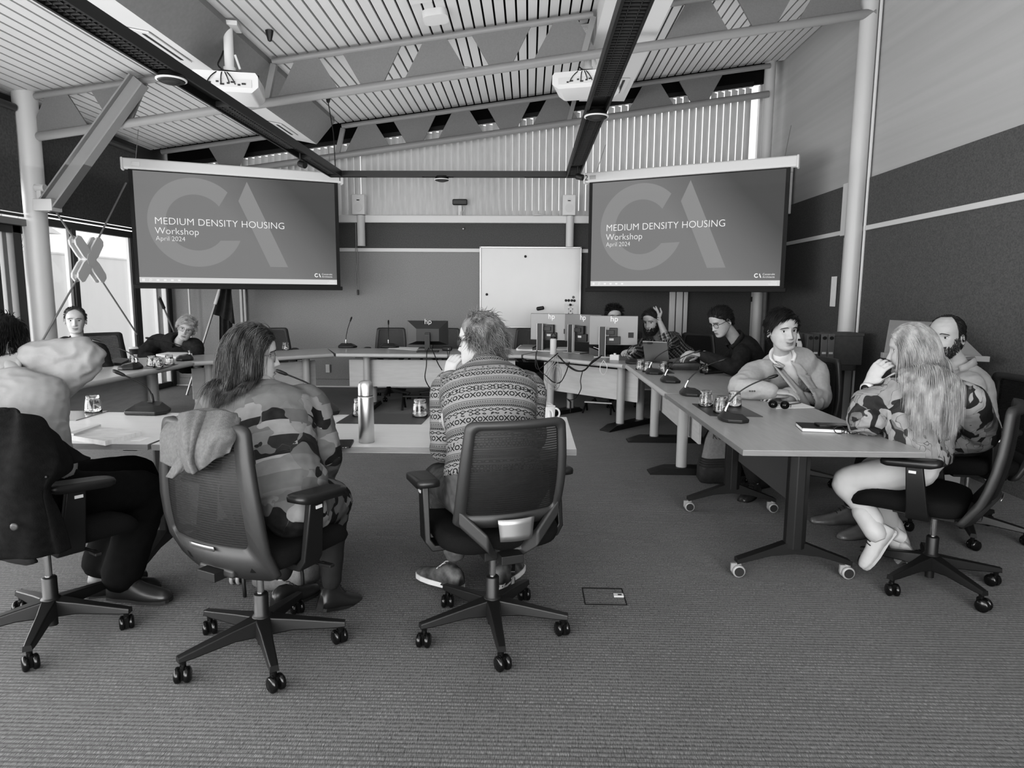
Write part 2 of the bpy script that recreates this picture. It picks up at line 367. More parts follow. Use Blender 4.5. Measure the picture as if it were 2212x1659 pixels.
# duct casings
def duct(name, prof, y0, y1, mats, mi):
    g = G(); n = len(prof)
    for i in range(n):
        a, b = prof[i], prof[(i + 1) % n]; g.mi = mi[i]
        g.add([(a[0], y0, a[1]), (b[0], y0, b[1]), (b[0], y1, b[1]), (a[0], y1, a[1])], [(0, 1, 2, 3)])
    g.mi = mi[0]
    for y in (y0, y1): g.add([(p[0], y, p[1]) for p in prof], [tuple(range(n))])
    return struct(g, name, mats)
M['soffit'] = mat('soffit_paint', 198, 0.6)
duct('trim_7', [(-3.77, 3.62), (-2.97, 3.47), (-2.71, 3.765), (-2.72, 3.86), (-3.77, 3.75)], -2.4, 9.55, ['soffit', 'duct_face'], [0, 1, 1, 0, 0])
duct('trim_8', [(0.66, 4.05), (1.275, 4.05), (1.275, 4.4), (0.66, 4.32)], -2.4, 9.6, ['soffit'], [0, 0, 0, 0])
# trusses
def truss(y, x0, x1, label, skip, dz=0.0):
    t = thing('roof_truss', label, 'truss', (0, y, 0))
    for nm, fn, r, segs in (('top_chord', chord_top, 0.034, [(x0, -3.75), (-2.68, 0.62), (1.3, x1)]), ('bottom_chord', chord_bot, 0.046, [(x0, x1)])):
        g = G()
        for a, b in segs: g.cyl((a, 0, fn(a) + dz), (b, 0, fn(b) + dz), r, 16)
        g.build(nm, 'truss', t)
    k = -3
    while k < 5:
        for c, wt, wb in ((-1.643 + 1.332 * k, 0.60, 0.24), (-0.99 + 1.332 * k, 0.25, 0.63)):
            if c - .32 < x0 or c + .3 > x1 or any(a < c < b for a, b in skip): continue
            zt = lambda x: chord_top(x) - 0.03 + dz
            zb = lambda x: chord_bot(x) + 0.035 + dz
            p = [(c - wb / 2, 0, zb(c - wb / 2)), (c + wb / 2, 0, zb(c + wb / 2)), (c + wt / 2, 0, zt(c + wt / 2)), (c - wt / 2, 0, zt(c - wt / 2))]
            g = G(); g.hexa([V(q) + V((0, -.012, 0)) for q in p] + [V(q) + V((0, .012, 0)) for q in p]); g.build('web_plate', 'truss_plate', t)
        k += 1
    for xa, xb in ((-2.66, -2.76), (0.5, 0.66)):
        g = G(); g.box(((xa + xb) / 2, 0, (chord_top(xa) + chord_bot(xb)) / 2 + dz), (0.06, 0.05, 0.36), rot=(0, 0.25, 0)); g.build('strut', 'truss', t)
    return t
truss(7.22, -5.4, 3.44, 'nearer steel roof truss with tapered web plates crossing under the boarded ceiling', [(-3.75, -2.75), (0.7, 1.25)])
truss(9.8, -5.3, 3.3, 'farther steel roof truss in front of the vertical louvre blinds', [(-3.7, -2.75), (.7, 1.2)], -0.02)
# steel brace on the left column
t = thing('steel_brace', 'diagonal grey steel beam bracing the left column to the roof', 'brace', (-5.05, 7.08, 2.33))
d = V((-4.1, 7.08, 3.555)) - V((-5.1, 7.08, 2.36)); L_ = d.length; ang = math.atan2(d.z, d.x)
g = G(); q = Matrix.Rotation(-ang, 3, 'Y'); c = d / 2
for off, dim in (((0, 0, 0.075), (L_ + .1, 0.13, 0.016)), ((0, 0, -0.075), (L_ + .1, 0.13, 0.016)), ((0, 0, 0), (L_ + .1, 0.016, 0.15))): g.box(c + q @ V(off), dim, rot=q)
g.build('beam', 'truss', t)
g = G(); g.box((-0.03, 0, -0.02), (0.2, 0.16, 0.12)); g.box((-.1, 0, .1), (0.05, 0.05, .2)); g.cyl((-.14, 0, .16), (-.04, 0, .16), .04); g.build('bracket', 'column', t, bevel=0.006)
# wind bracing rods with a cast node, inside the left window
xb_ = -5.2; nc = atX(190, 561, xb_)
t = thing('cross_brace', 'grey steel cross bracing with cast X node in front of the left window', 'brace', nc)
ends = [atX(104, 432, xb_), atX(272, 395, xb_), atX(92, 735, xb_), atX(296, 722, xb_)]
for e in ends:
    d = (e - nc); u = d.normalized(); g = G(); g.cyl(u * 0.2, d, 0.011, 10); g.build('rod', 'truss', t)
    w = V((1, 0, 0)).cross(u)
    ring = []
    g = G()
    for sx in (-.035, .035):
        pr = [(0.02, -.05), (0.12, -.075), (0.29, -.07), (0.33, -.04), (0.33, .04), (0.29, .07), (0.12, .075), (0.02, .05)]
        hole = [(0.09, -.012), (0.17, -.018), (.17, .018), (.09, .012)]
        g.prism(pr, V((sx - .01, 0, 0)), u, w, V((1, 0, 0)), 0.02)
    g.box(u * .28, (.06, .05, .05), rot=None); g.build('clevis', 'node_paint', t, bevel=0.004)
g = G(); g.cyl((-.05, 0, 0), (.05, 0, 0), 0.085, 8, smooth=False); g.build('hub', 'node_paint', t, bevel=.006)
t = thing('brace_rod', 'short steel bracing rod with turnbuckle beside the flag', 'brace', atX(345, 640, -5.32))
a = atX(343, 640, -5.32) - t.location; b = atX(374, 712, -5.32) - t.location; b = b + (b - a) * 1.2; a = a * 1.0
g = G(); g.cyl(a, b, 0.012, 8); g.build('rod', 'truss', t)
g = G(); g.cyl(a + (b - a) * .02, a + (b - a) * .16, 0.024, 8); g.build('turnbuckle', 'frame_dark', t)
# ------------------------------------------------------------------ projection screens
def slide_mat():
    m = bpy.data.materials.new('slide'); m.use_nodes = True; nt = m.node_tree; b = nt.nodes['Principled BSDF']; L = nt.links.new
    tc = nod(nt, 'ShaderNodeTexCoord'); sx = nod(nt, 'ShaderNodeSeparateXYZ'); L(tc.outputs['Generated'], sx.inputs[0])
    # the slide's own dark corner: grows to the upper right
    a = nod(nt, 'ShaderNodeMath'); a.operation = 'MULTIPLY_ADD'; L(sx.outputs['X'], a.inputs[0]); a.inputs[1].default_value = 0.8
    z = nod(nt, 'ShaderNodeMath'); z.operation = 'MULTIPLY'; L(sx.outputs['Z'], z.inputs[0]); z.inputs[1].default_value = 0.42; L(z.outputs[0], a.inputs[2])
    r = nod(nt, 'ShaderNodeValToRGB'); r.color_ramp.elements[0].position = 0.62; r.color_ramp.elements[0].color = gcol(120); r.color_ramp.elements[1].position = 1.14 if False else 1.0; r.color_ramp.elements[1].color = gcol(74)
    e = r.color_ramp.elements.new(0.82); e.color = gcol(104)
    L(a.outputs[0], r.inputs['Fac']); b.inputs['Base Color'].default_value = gcol(30); b.inputs['Roughness'].default_value = 0.9
    L(r.outputs['Color'], b.inputs['Emission Color']); b.inputs['Emission Strength'].default_value = 0.92
    return m
M['slide'] = slide_mat()
def emat(n, s): M[n] = mat(n, 30, 0.9); b = M[n].node_tree.nodes['Principled BSDF']; b.inputs['Emission Color'].default_value = gcol(s); b.inputs['Emission Strength'].default_value = 0.95
emat('slide_mark', 133); emat('slide_text', 246); emat('slide_bar', 205); emat('slide_small', 232); emat('slide_icon', 240)
M['screen_border'] = mat('screen_border', 34, 0.8)
M['screen_case'] = mat('screen_case', 205, 0.35)
def arc_band(cx, cz, ro, ri, a0, a1, n=48, sx=1.0):
    o = [(cx + sx * ro * cos(a0 + (a1 - a0) * i / n), cz + ro * sin(a0 + (a1 - a0) * i / n)) for i in range(n + 1)]
    return o
def screen(A, B, label, num, numx, sticker):
    A, B = V(A), V(B); W = (B - A).length; rz = math.atan2(B.y - A.y, B.x - A.x)
    t = thing('projection_screen', label, 'screen', A, rz)
    FX = Matrix.Rotation(pi / 2, 4, 'X')
    g = G(); g.box((W / 2, 0.03, -0.045), (W - .03, 0.11, 0.125)); g.build('housing', 'screen_case', t, bevel=0.02, seg=3)
    for x in (0.012, W - 0.012):
        g = G(); g.box((x, 0.03, -.05), (0.03, 0.125, 0.145)); g.build('end_cap', 'screen_case', t, bevel=0.012)
    g = G(); g.box((sticker, -0.0275, -0.05), (0.085, 0.003, 0.05)); g.build('rating_plate', 'alu', t)
    text_mesh(num, 0.10, 'number', 'black_plastic', t, Matrix.Translation((numx, -0.0345, -0.085)) @ FX)
    x0, x1, zt, zb = 0.117, 2.503, -0.12, -1.465
    bx0, bx1 = 0.07, 2.55
    g = G(); g.box(((bx0 + bx1) / 2, 0.02, (-0.1 - 1.52) / 2), (bx1 - bx0, 0.004, 1.42)); g.build('border', 'screen_border', t)
    g = G(); g.box(((bx0 + bx1) / 2, 0.015, -1.515), (bx1 - bx0 + 0.05, 0.03, 0.05)); g.build('bottom_bar', 'screen_border', t, bevel=0.008)
    g = G(); y = 0.0165
    g.add([(x0, y, zb), (x1, y, zb), (x1, y, zt), (x0, y, zt)], [(0, 1, 2, 3)]); g.build('projected_slide', 'slide', t)
    y = 0.0155
    g = G(); g.add([(x0, y, zb), (x1, y, zb), (x1, y, -1.40), (x0, y, -1.40)], [(0, 1, 2, 3)]); g.build('task_bar', 'slide_bar', t)
    # the large pale letter shapes behind the title
    g = G(); cx, cz, ro, ri = 0.79, -0.712, 0.548, 0.345
    n = 60; a0, a1 = R(46), R(338)
    po = [V((cx + ro * cos(a0 + (a1 - a0) * i / n), y, cz + ro * sin(a0 + (a1 - a0) * i / n))) for i in range(n + 1)]
    b0, b1 = R(38), R(322)
    pi_ = [V((cx + ri * cos(b0 + (b1 - b0) * i / n), y, cz + ri * sin(b0 + (b1 - b0) * i / n))) for i in range(n + 1)]
    g.add(po + pi_, [(i, i + 1, n + 2 + i, n + 1 + i) for i in range(n)])
    g.add([(1.405, y, -0.169), (1.294, y, -0.417), (1.649, y, -1.243), (1.872, y, -1.243)], [(0, 1, 2, 3)])
    g.build('slide_emblem', 'slide_mark', t)
    yt = 0.0148
    def tx(s, x, z, size, nm, m='slide_text', thin=-0.006, xs=1.0, sp=1.0): text_mesh(s, size, nm, m, t, Matrix.Translation((x, yt, z)) @ FX, thin=thin * size / .12 * .3, xs=xs, spacing=sp)
    tx('MEDIUM DENSITY HOUSING', 0.318, -0.748, 0.122, 'title_text', xs=SCR_XS[0])
    tx('Workshop', 0.318, -0.866, 0.118, 'subtitle_text', xs=SCR_XS[1])
    tx('April 2024', 0.322, -0.948, 0.082, 'date_text', 'slide_small', xs=SCR_XS[2])
    # small logo bottom right
    g = G(); cx, cz, ro, ri = 2.235, -1.342, 0.026, 0.0165; n = 24; a0, a1 = R(50), R(325)
    po = [V((cx + ro * cos(a0 + (a1 - a0) * i / n), yt, cz + ro * sin(a0 + (a1 - a0) * i / n))) for i in range(n + 1)]
    pj = [V((cx + ri * cos(a0 + (a1 - a0) * i / n), yt, cz + ri * sin(a0 + (a1 - a0) * i / n))) for i in range(n + 1)]
    g.add(po + pj, [(i, i + 1, n + 2 + i, n + 1 + i) for i in range(n)]); g.add([(2.272, yt, -1.316), (2.266, yt, -1.328), (2.280, yt, -1.368), (2.292, yt, -1.368)], [(0, 1, 2, 3)])
    g.build('logo', 'slide_text', t)
    tx('Construkt', 2.305, -1.338, 0.033, 'logo_text', 'slide_small', -0.002); tx('Architects', 2.305, -1.370, 0.033, 'logo_text', 'slide_small', -0.002)
    tx('3:36 pm', 2.40, -1.425, 0.022, 'clock_text', 'slide_icon', 0); tx('22/04/2024', 2.375, -1.452, 0.022, 'clock_text', 'slide_icon', 0)
    g = G()
    for i, x in enumerate((0.16, 0.24, 0.32, 0.40, 0.48, 0.56)):
        if i == 0:
            for a in (-.008, .008):
                for c in (-.008, .008): g.add([(x + a - .007, yt, -1.434 + c - .007), (x + a + .007, yt, -1.434 + c - .007), (x + a + .007, yt, -1.434 + c + .007), (x + a - .007, yt, -1.434 + c + .007)], [(0, 1, 2, 3)])
        elif i == 1:
            n = 16; g.add([(x + r * cos(2 * pi * k / n), yt, -1.43 + r * sin(2 * pi * k / n)) for r in (.014, .009) for k in range(n)], [(k, (k + 1) % n, n + (k + 1) % n, n + k) for k in range(n)])
            g.add([(x - .009, yt, -1.438), (x - .006, yt, -1.441), (x - .016, yt, -1.452), (x - .019, yt, -1.449)], [(0, 1, 2, 3)])
        else: g.add([(x - .015, yt, -1.444), (x + .015, yt, -1.444), (x + .015, yt, -1.424), (x - .015, yt, -1.424)], [(0, 1, 2, 3)])
    g.build('task_icon', 'slide_icon', t)
    for x in (0.16, W - .16):
        g = G(); g.tube([(x, .03, .02), (x + .02, .3, 0.42)], 0.004, 6); g.build('hanger_wire', 'alu', t)
    return t
SCR_XS = (0.985, 0.96, 0.95)
screen((-4.922, 8.166, 3.0), (-2.532 + .004, 9.224, 3.0), 'left projection screen marked 1 showing a grey workshop title slide', '1', 2.545, 0.16)
screen((0.715, 9.155, 3.0), (3.077, 7.984, 3.0), 'right projection screen marked 2 showing the same grey title slide', '2', 0.02, 0.13)
# bracket on the right wall behind the screen end
g = G(); g.box((XR - 0.03, 9.3, 2.82), (0.05, 0.11, .62)); g.box((XR - .06, 9.3, 3.1), (0.1, .14, .1)); tag(g.build('screen_bracket', 'trim_white', bevel=.008), 'white wall bracket just right of the right projection screen', 'bracket')

# ------------------------------------------------------------------ suspended black rail frame
tr = thing('suspended_rail', 'black U shaped rail frame hung below the trusses with louvres and speakers', 'rail', (-1.0, 8.7, 2.9))
M['rail'] = mat('rail_black', 24, 0.45); M['louvre_dark'] = mat('rail_louvre', 46, 0.5)
XA, XBr, YBk = -2.47 + 1.0, 0.535 + 1.0, 0.0
g = G()
for x in (XA, XBr):
    for sx in (-.075, .075): g.box((x + sx, -5.3, .02), (0.018, 10.6, 0.075))
    g.box((x, -5.3, .045), (0.14, 10.6, 0.01))
for sy in (-.04, .04): g.box(((XA + XBr) / 2, YBk + sy, .02), (XBr - XA + .17, 0.016, 0.07))
g.box(((XA + XBr) / 2, YBk, .045), (XBr - XA + .17, 0.08, 0.01))
g.build('frame', 'rail', tr)
g = G()
for x, segs in ((XA, [(-10.5, -4.05), (-3.15, -1.6), (-1.1, -.15)]), (XBr, [(-10.5, -3.4), (-2.9, -0.75), (-.4, -.1)])):
    for a, b in segs:
        g.box((x, (a + b) / 2, 0.035), (0.13, b - a, 0.004)); y = a
        while y < b:
            g.box((x, y, 0.012), (0.132, 0.006, 0.04)); y += 0.045
        for sx in (-.03, .03): g.box((x + sx, (a + b) / 2, .012), (.004, b - a, .04))
for a, b in ((.4, 1.1), (1.5, 2.4)):
    g.box(((XA + a + XA + b) / 2, 0, -.012), (b - a, .06, .012))
g.build('louvre', 'louvre_dark', tr)
def rail_speaker(x, y, sc=1.0):
    g = G(); g.T = Matrix.Translation((x, y, 0)); g.lathe([(.0, -.075), (.03, -.075), (.05, -.07), (.062, -.06), (.075, -.062), (.088, -.055), (.09, -.045), (.085, -.03), (.08, -.005)], n=28); g.mi = 1
    g.lathe([(.09, -.052), (.1, -.05), (.1, -.042), (.088, -.04)], n=28)
    o = g.build('speaker', ['rail', 'light_plastic'], tr); return o
rail_speaker(XA - .0, -3.95); rail_speaker(XBr, -3.0); rail_speaker(-.02 - .1, 0)
def spot(x, y):
    g = G(); g.T = Matrix.Translation((x, y, 0)); g.cyl((0, 0, -.0), (0, 0, -.09), .012, 8); g.ball((0, 0, -.11), .035, 14, 8); g.cyl((0, -.0, -.11), (.06, -.03, -.13), .035, 14)
    g.build('spotlight', 'black_plastic', tr)
spot(XA, -1.35); spot(XBr + .02, -.62)
for i, (px, py, y) in enumerate(((583, 97, 6.6), (709, 222, 8.6))):
    p = atY(px, py, y); p.z = slat_z(p.x) - .002
    t = thing('ceiling_hook', ['black ceiling hook above the nearer truss beside the left duct', 'black ceiling hook holding the cable of the rail frame corner'][i], 'hook', p)
    g = G(); g.lathe([(.04, 0), (.035, -.03), (.018, -.09), (0.0, -.1)], n=8, smooth=False); g.build('hook_body', 'black_plastic', t)
    if i == 1:
        e = V((XA - 1.0, 8.68, 2.96)) - p; g = G(); g.tube([(0, 0, -.09), (e.x * .5 + .02, e.y * .5, e.z * .5), e], 0.006, 6); g.build('cable', 'cable', t)
# ------------------------------------------------------------------ projectors
M['proj_white'] = mat('projector_white', 222, 0.35)
def projector(loc, rz, h, label, w=0.56):
    t = thing('ceiling_projector', label, 'projector', loc, rz)
    hw = w / 2
    # body: front to +y (screen side); underside tapers
    def ring(y, hx, z0, z1): return [V(p) for p in ((-hx, y, z0 + .05), (-hx * .8, y, z0), (hx * .8, y, z0), (hx, y, z0 + .05), (hx, y, z1 - .03), (hx * .92, y, z1), (-hx * .92, y, z1), (-hx, y, z1 - .03))]
    g = G(); g.loft([ring(-.21, hw, -.0, .17), ring(.14, hw, -.03, .17), ring(.22, hw * .8, 0.0, .14)], smooth=False); g.build('body', 'proj_white', t, bevel=0.018, seg=3)
    g = G(); g.box((0, -.212, .075), (w * .8, .012, .065)); g.build('port_panel', 'light_plastic', t)
    g = G()
    for k, x in enumerate((-.17, -.13, -.06, -.02, .03, .07, .12, .16)): g.box((x, -.22, .06 + .01 * (k % 3)), (.022 + .012 * (k % 2), .008, .014))
    g.build('port', 'charcoal', t)
    g = G(); g.cyl((0, .2, .07), (0, .26, .07), .05); g.build('lens', 'black_gloss', t)
    g = G(); g.cyl((0, .02, .25), (0, .02, h), .042, 20); g.cyl((0, .02, .2), (0, .02, .27), .055, 16); g.box((0, .02, .19), (.2, .14, .02)); g.box((0, .02, h - .02), (.2, .2, .04)); g.box((.075, 0, h - .33), (.02, .02, .13), rot=(0, -.3, 0)); g.build('ceiling_mount', 'white_gloss', t, bevel=.004)
    g = G()
    for k, (x, z) in enumerate(((-.15, .06), (-.03, .06), (.04, .07), (.09, .06))): g.tube(bez((-.02, -.08, .21), (-.02, -.2, .2), (x * .7, -.26, .14), (x, -.222, z), 8), .005, 6)
    g.tube(bez((-.02, -.08, .21), (-.12, -.1, .26), (-.08, .02, .3), (-.05, .04, .42), 8), .007, 6); g.tube(bez((-.02, -.08, .21), (.1, -.1, .2), (.2, -.1, .19), (.27, -.1, .17), 8), .012, 6)
    g.build('cable', 'cable', t)
    return t
p = atY(497, 190, 6.3); projector((p.x, p.y, p.z - .09), R(12), slat_z(p.x) - (p.z - .09) - .01, 'white ceiling projector on a pole left of the first rail arm')
p = atY(1268, 182, 7.6); projector((p.x, p.y, p.z - .09), R(-14), slat_z(p.x) - (p.z - .09) - .01, 'white ceiling projector partly behind the right rail arm', .68)
# ------------------------------------------------------------------ ceiling items
def ceil_item(px, py, y, fn, name, label, cat):
    p = atY(px, py, y); p.z = slat_z(p.x); o = fn(); tag(o, label, cat); o.location = p; o.rotation_euler = (0, -math.atan(.1348), 0); return o
def ap():
    g = G(); g.prism(rrect(.24, .24, .07, 6), (0, 0, -.065), (1, 0, 0), (0, 1, 0), (0, 0, 1), .065); return g.build('wireless_access_point', 'white', bevel=.025, seg=3)
def bx():
    g = G(); g.box((0, 0, -.04), (.2, .25, .08)); return g.build('sensor_box', 'white', bevel=.006)
def sd():
    g = G(); g.lathe([(0, -.05), (.05, -.05), (.07, -.035), (.09, -.03), (.1, -.02), (.1, 0), (0, 0)], n=28); return g.build('smoke_detector', 'white_gloss')
ceil_item(940, 60, 6.75, ap, '', 'rounded white wireless access point on the ceiling above the nearer truss', 'access point')
ceil_item(903, 0, 6.2, bx, '', 'small white square box on the ceiling at the top edge of the photo', 'sensor box')
ceil_item(1000, 190, 8.4, sd, '', 'round white smoke detector between the two trusses', 'smoke detector')
def diffuser(x, y, z, w, l, tilt, label):
    t = thing('air_diffuser', label, 'air vent', (x, y, z), rot=(0, tilt, 0))
    g = G(); g.box((0, 0, -.004), (w, l, .012)); g.build('frame', 'soffit', t, bevel=.003)
    g = G()
    for k in range(4): g.box((w * (-.33 + .22 * k), 0, -.012), (w * .07, l * .86, .006))
    g.build('slot', 'charcoal', t); return t
diffuser(-3.27, 5.95, 3.52, .4, .7, math.atan(.1875), 'slotted air vent in the left duct soffit nearer the camera')
diffuser(-3.27, 8.8, 3.52, .4, .6, math.atan(.1875), 'slotted air vent in the left duct soffit near the left screen')
diffuser(1.0, 8.9, 4.045, .42, .6, 0, 'slotted air vent in the right duct soffit beside the right projector')
# ------------------------------------------------------------------ vertical louvre blinds of the back wall
def vblind(x0, x1, label, ang, group=None):
    t = thing('vertical_blind', label, 'blind', ((x0 + x1) / 2, YB + .06, 2.57)); cx = (x0 + x1) / 2
    g = G(); n = int((x1 - x0) / .098)
    for i in range(n + 1):
        x = x0 + i * .098 - cx; zt = chord_top(x + cx) - .20 - 2.57
        a = ang(i / n) if callable(ang) else ang; c, s_ = cos(a) * .056, sin(a) * .056
        def fn(u, v, x=x, c=c, s_=s_, zt=zt):
            q = (u - .5) * 2; return V((x + q * c + .008 * (1 - q * q) * s_ / .06, q * s_ - .010 * (1 - q * q), v * zt))
        g.grid(fn, 4, 1)
    g.mi = 1; zt = lambda x: chord_top(x) - .155 - 2.57
    for i in range(n + 1): x = x0 + i * .098 - cx; g.cyl((x, 0, zt(x + cx) - .06), (x, 0, zt(x + cx) - .0), .007, 6)
    g.build('louvre_set', ['louvre', 'white_gloss'], t)
    g = G(); zt = lambda x: chord_top(x) - .155 - 2.57
    a, b = x0 - cx, x1 - cx
    g.hexa([(a, -.03, zt(x0) - .03), (b, -.03, zt(x1) - .03), (b, .03, zt(x1) - .03), (a, .03, zt(x0) - .03), (a, -.03, zt(x0) + .03), (b, -.03, zt(x1) + .03), (b, .03, zt(x1) + .03), (a, .03, zt(x0) + .03)])
    g.build('head_rail', 'rail', t)
    return t
vblind(-5.3, -2.50, 'vertical louvre blind above the left projection screen', R(48))
vblind(-2.37, 3.18, 'wide pale vertical louvre blind over the back clerestory windows', lambda f: R(24 + 10 * sin(f * 3)))
# ------------------------------------------------------------------ wall fittings on the back wall
def wall_speaker(px, label):
    p = atY(px, 445, YB - .12); t = thing('wall_speaker', label, 'speaker', (p.x, YB - .12, 2.56))
    g = G(); g.box((0, 0, .14), (.19, .13, .29)); g.build('cabinet', 'light_plastic', t, bevel=.012)
    g = G(); g.cyl((0, -.066, .1), (0, -.07, .1), .06, 24); g.cyl((0, -.066, .21), (0, -.07, .21), .03, 20); g.build('grille', 'white', t)
    g = G(); g.box((0, -.068, .2), (.04, .004, .012)); g.build('badge', 'white_gloss', t)
    g = G(); g.cyl((0.02, .0, -.01), (0.02, .0, -.45), .058, 20); g.build('bracket_tube', 'white', t); return t
wall_speaker(776, 'white wall speaker on a tube bracket beside the left screen')
wall_speaker(1229, 'white wall speaker on a tube bracket above the whiteboard')
p = atY(994, 467, YB - .05); t = thing('video_camera', 'dark video conference camera on a clamp on the white sill', 'camera', (p.x, YB - .05, 2.56))
g = G(); g.box((0, -.02, .19), (.22, .07, .085)); g.build('head', 'dark_plastic', t, bevel=.02, seg=3)
g = G(); g.box((0, 0, .07), (.05, .05, .15)); g.box((0, -.03, .03), (.02, .02, .05)); g.tube(bez((.03, 0, .14), (.09, 0, .1), (.03, 0, .06), (.01, 0, .0), 8), .005, 6); g.build('clamp', 'white', t, bevel=.006)
p = atY(1162, 466, YB - .06); g = G(); g.lathe([(.085, 0), (.08, .012), (.05, .022), (0, .026)], n=24); o = tag(g.build('dome_sensor', 'white_gloss'), 'flat white dome on the sill right of the video camera', 'sensor'); o.location = (p.x, YB - .06, 2.56)
p = atY(1001, 494, YB - .02); g = G(); g.lathe([(0, 0), (.02, 0), (.02, .01), (.012, .016), (0, .018)], n=12, axis=V((0, -1, 0))); o = tag(g.build('wall_hook', 'alu'), 'tiny metal hook on the dark panel under the video camera', 'hook'); o.location = (p.x, YB - .006, p.z)
# blind control cord
a = atY(768, 470, YB - .08); b = atY(770, 640, YB - .08)
t = thing('blind_cord', 'long looped blind cord hanging by the left screen', 'cord', a)
g = G(); L_ = a.z - b.z
for s_ in (-1, 1):
    pts = [V((s_ * .002 + s_ * (.016 * abs(sin(max(0, k / 24 - .35) * 9))), 0, -L_ * .93 * k / 24)) for k in range(25)]
    g.tube(pts, .004, 5)
g.build('cord_loop', 'cable_grey', t); g = G(); g.box((.01, 0, -L_ * .95), (.028, .028, .08)); g.build('weight', 'dark_plastic', t, bevel=.006)
# whiteboard
t = thing('whiteboard', 'large whiteboard leaning against the grey back wall', 'whiteboard', (0.016, YB - .05, .925), rot=(0, 0, 0))
M['wb'] = mat('whiteboard_face', 206, 0.25, var=2, vscale=3)
g = G(); g.box((0, 0, .595), (1.47, .02, 1.16)); g.build('panel', 'wb', t)
g = G()
for x in (-.74, .74): g.box((x, -.005, .595), (.025, .036, 1.19))
for z in (.01, 1.18): g.box((0, -.005, z), (1.5, .036, .025))
g.build('frame', 'alu', t, bevel=.005)
def wb_at(px, py): p = atY(px, py, YB - .065); return p
mags = [(1135, 554, 'dark', 'dark round magnet near the top middle of the whiteboard'), (1051.5, 636, 'dark', 'dark round magnet at the left edge of the whiteboard'), (1238.5, 642, 'pale', 'pale magnet above the row of four dark magnets'),
        (1222.5, 649, 'dark', 'first dark magnet from the left in the row of four'), (1228.5, 649, 'dark', 'second dark magnet from the left in the row of four'), (1235, 649, 'dark', 'third dark magnet from the left in the row of four'), (1240.5, 649.5, 'dark', 'fourth dark magnet from the left in the row of four'),
        (1232, 658.5, 'dark', 'dark magnet holding the top of the paper notice'), (1229.5, 693, 'dark', 'dark magnet holding the bottom of the paper notice')]
for px, py, c, lb in mags:
    g = G(); g.lathe([(0, 0), (.019, 0), (.019, .008), (.015, .012), (0, .012)], n=16, axis=V((0, -1, 0))); o = tag(g.build('magnet', 'charcoal' if c == 'dark' else 'grey_plastic'), lb, 'magnet', 'magnets on the whiteboard'); o.location = wb_at(px, py)
p = wb_at(1167, 666); g = G(); g.box((0, -.02, 0), (.115, .04, .055), rot=(0, -.16, 0)); o = tag(g.build('board_eraser', 'black_plastic', bevel=.02, seg=3), 'black board eraser stuck on the whiteboard', 'eraser'); o.location = p
a, b = wb_at(1219, 656), wb_at(1246, 696); t = thing('paper_notice', 'printed paper notice held by magnets on the whiteboard', 'notice', (a.x, YB - .0635, b.z))
w, h = b.x - a.x, a.z - b.z
g = G(); g.box((w / 2, 0, h / 2), (w, .001, h)); g.build('sheet', 'paper', t)
g = G()
for k, (zz_, ww) in enumerate(((.93, .5), (.9, .42), (.8, .15), (.36, .8), (.33, .74), (.27, .6), (.2, .35), (.17, .5))): g.box((w * .5, -.001, h * zz_), (w * ww, .001, .0045))
for q in ((.35, .72), (.65, .72), (.35, .48), (.65, .48)): g.box((w * q[0], -.001, h * q[1]), (.02, .001, .012))
for q in (.35, .65): g.box((w * q, -.001, h * .6), (.003, .001, .06))
g.cyl((w * .5, -.0005, h * .6), (w * .5, -.0015, h * .6), .012, 10); g.build('print', 'grey_plastic', t)
# sockets and switches
def plate(name, label, cat, loc, d, rz, parts=None, m='white'):
    t = thing(name, label, cat, loc, rz); g = G(); g.box((0, -.006, 0), (d[0], .012, d[1])); g.build('face', m, t, bevel=.004); return t
p = atY(708, 796, YB - .01); t = plate('power_socket', 'white wall socket low on the back wall between the tables', 'socket', (p.x, YB - .006, p.z), (.06, .125), 0); g = G(); g.box((.036, -.008, 0), (.012, .016, .12)); g.build('side_plate', 'grey_plastic', t)
p = atX(2181, 1044, XR); t = plate('power_outlet', 'white double power outlet low on the right wall', 'outlet', (XR - .012, p.y, p.z + .02), (.12, .075), R(90))
g = G()
for x in (-.03, .03):
    for s_ in (-1, 1): g.box((x + s_ * .009, -.0125, .0), (.004, .002, .012), rot=(0, s_ * .4, 0))
    g.box((x, -.0125, -.017), (.003, .002, .012)); g.box((x, -.0125, .026), (.012, .003, .008))
g.build('pin_slot', 'grey_plastic', t)
for px, lb in ((2136, 'round white data plate farther from the double power outlet'), (2153, 'round white data plate next to the double power outlet')):
    p = atX(px, 1033 if px < 2140 else 1038, XR); g = G(); g.lathe([(0, 0), (.03, 0), (.03, .006), (.022, .008), (0, .008)], n=20, axis=V((-1, 0, 0))); o = tag(g.build('data_plate', 'white'), lb, 'data plate', 'round plates on the right skirting'); o.location = (XR - .014, p.y, p.z + .01)
p = atX(1812, 697, XR - .05); t = plate('light_switch', 'white light switch box on the column cover of the right wall', 'switch', (XR - .045, 7.44, p.z), (.085, .135), R(90))
g = G(); g.box((0, .012, 0), (.085, .03, .135)); g.box((0, -.016, .01), (.03, .008, .05)); g.build('rocker', 'white_gloss', t, bevel=.003)
p = atX(1822, 420, XR); t = thing('junction_box', 'long white cable box high on the right column', 'box', (XR - .045, 7.5, 2.35)); g = G(); g.box((0, 0, 0), (.09, .16, .56)); g.build('box_body', 'trim_white', t, bevel=.008); g = G(); g.box((-.0, -.09, -.05), (.05, .02, .3)); g.build('latch', 'alu', t)
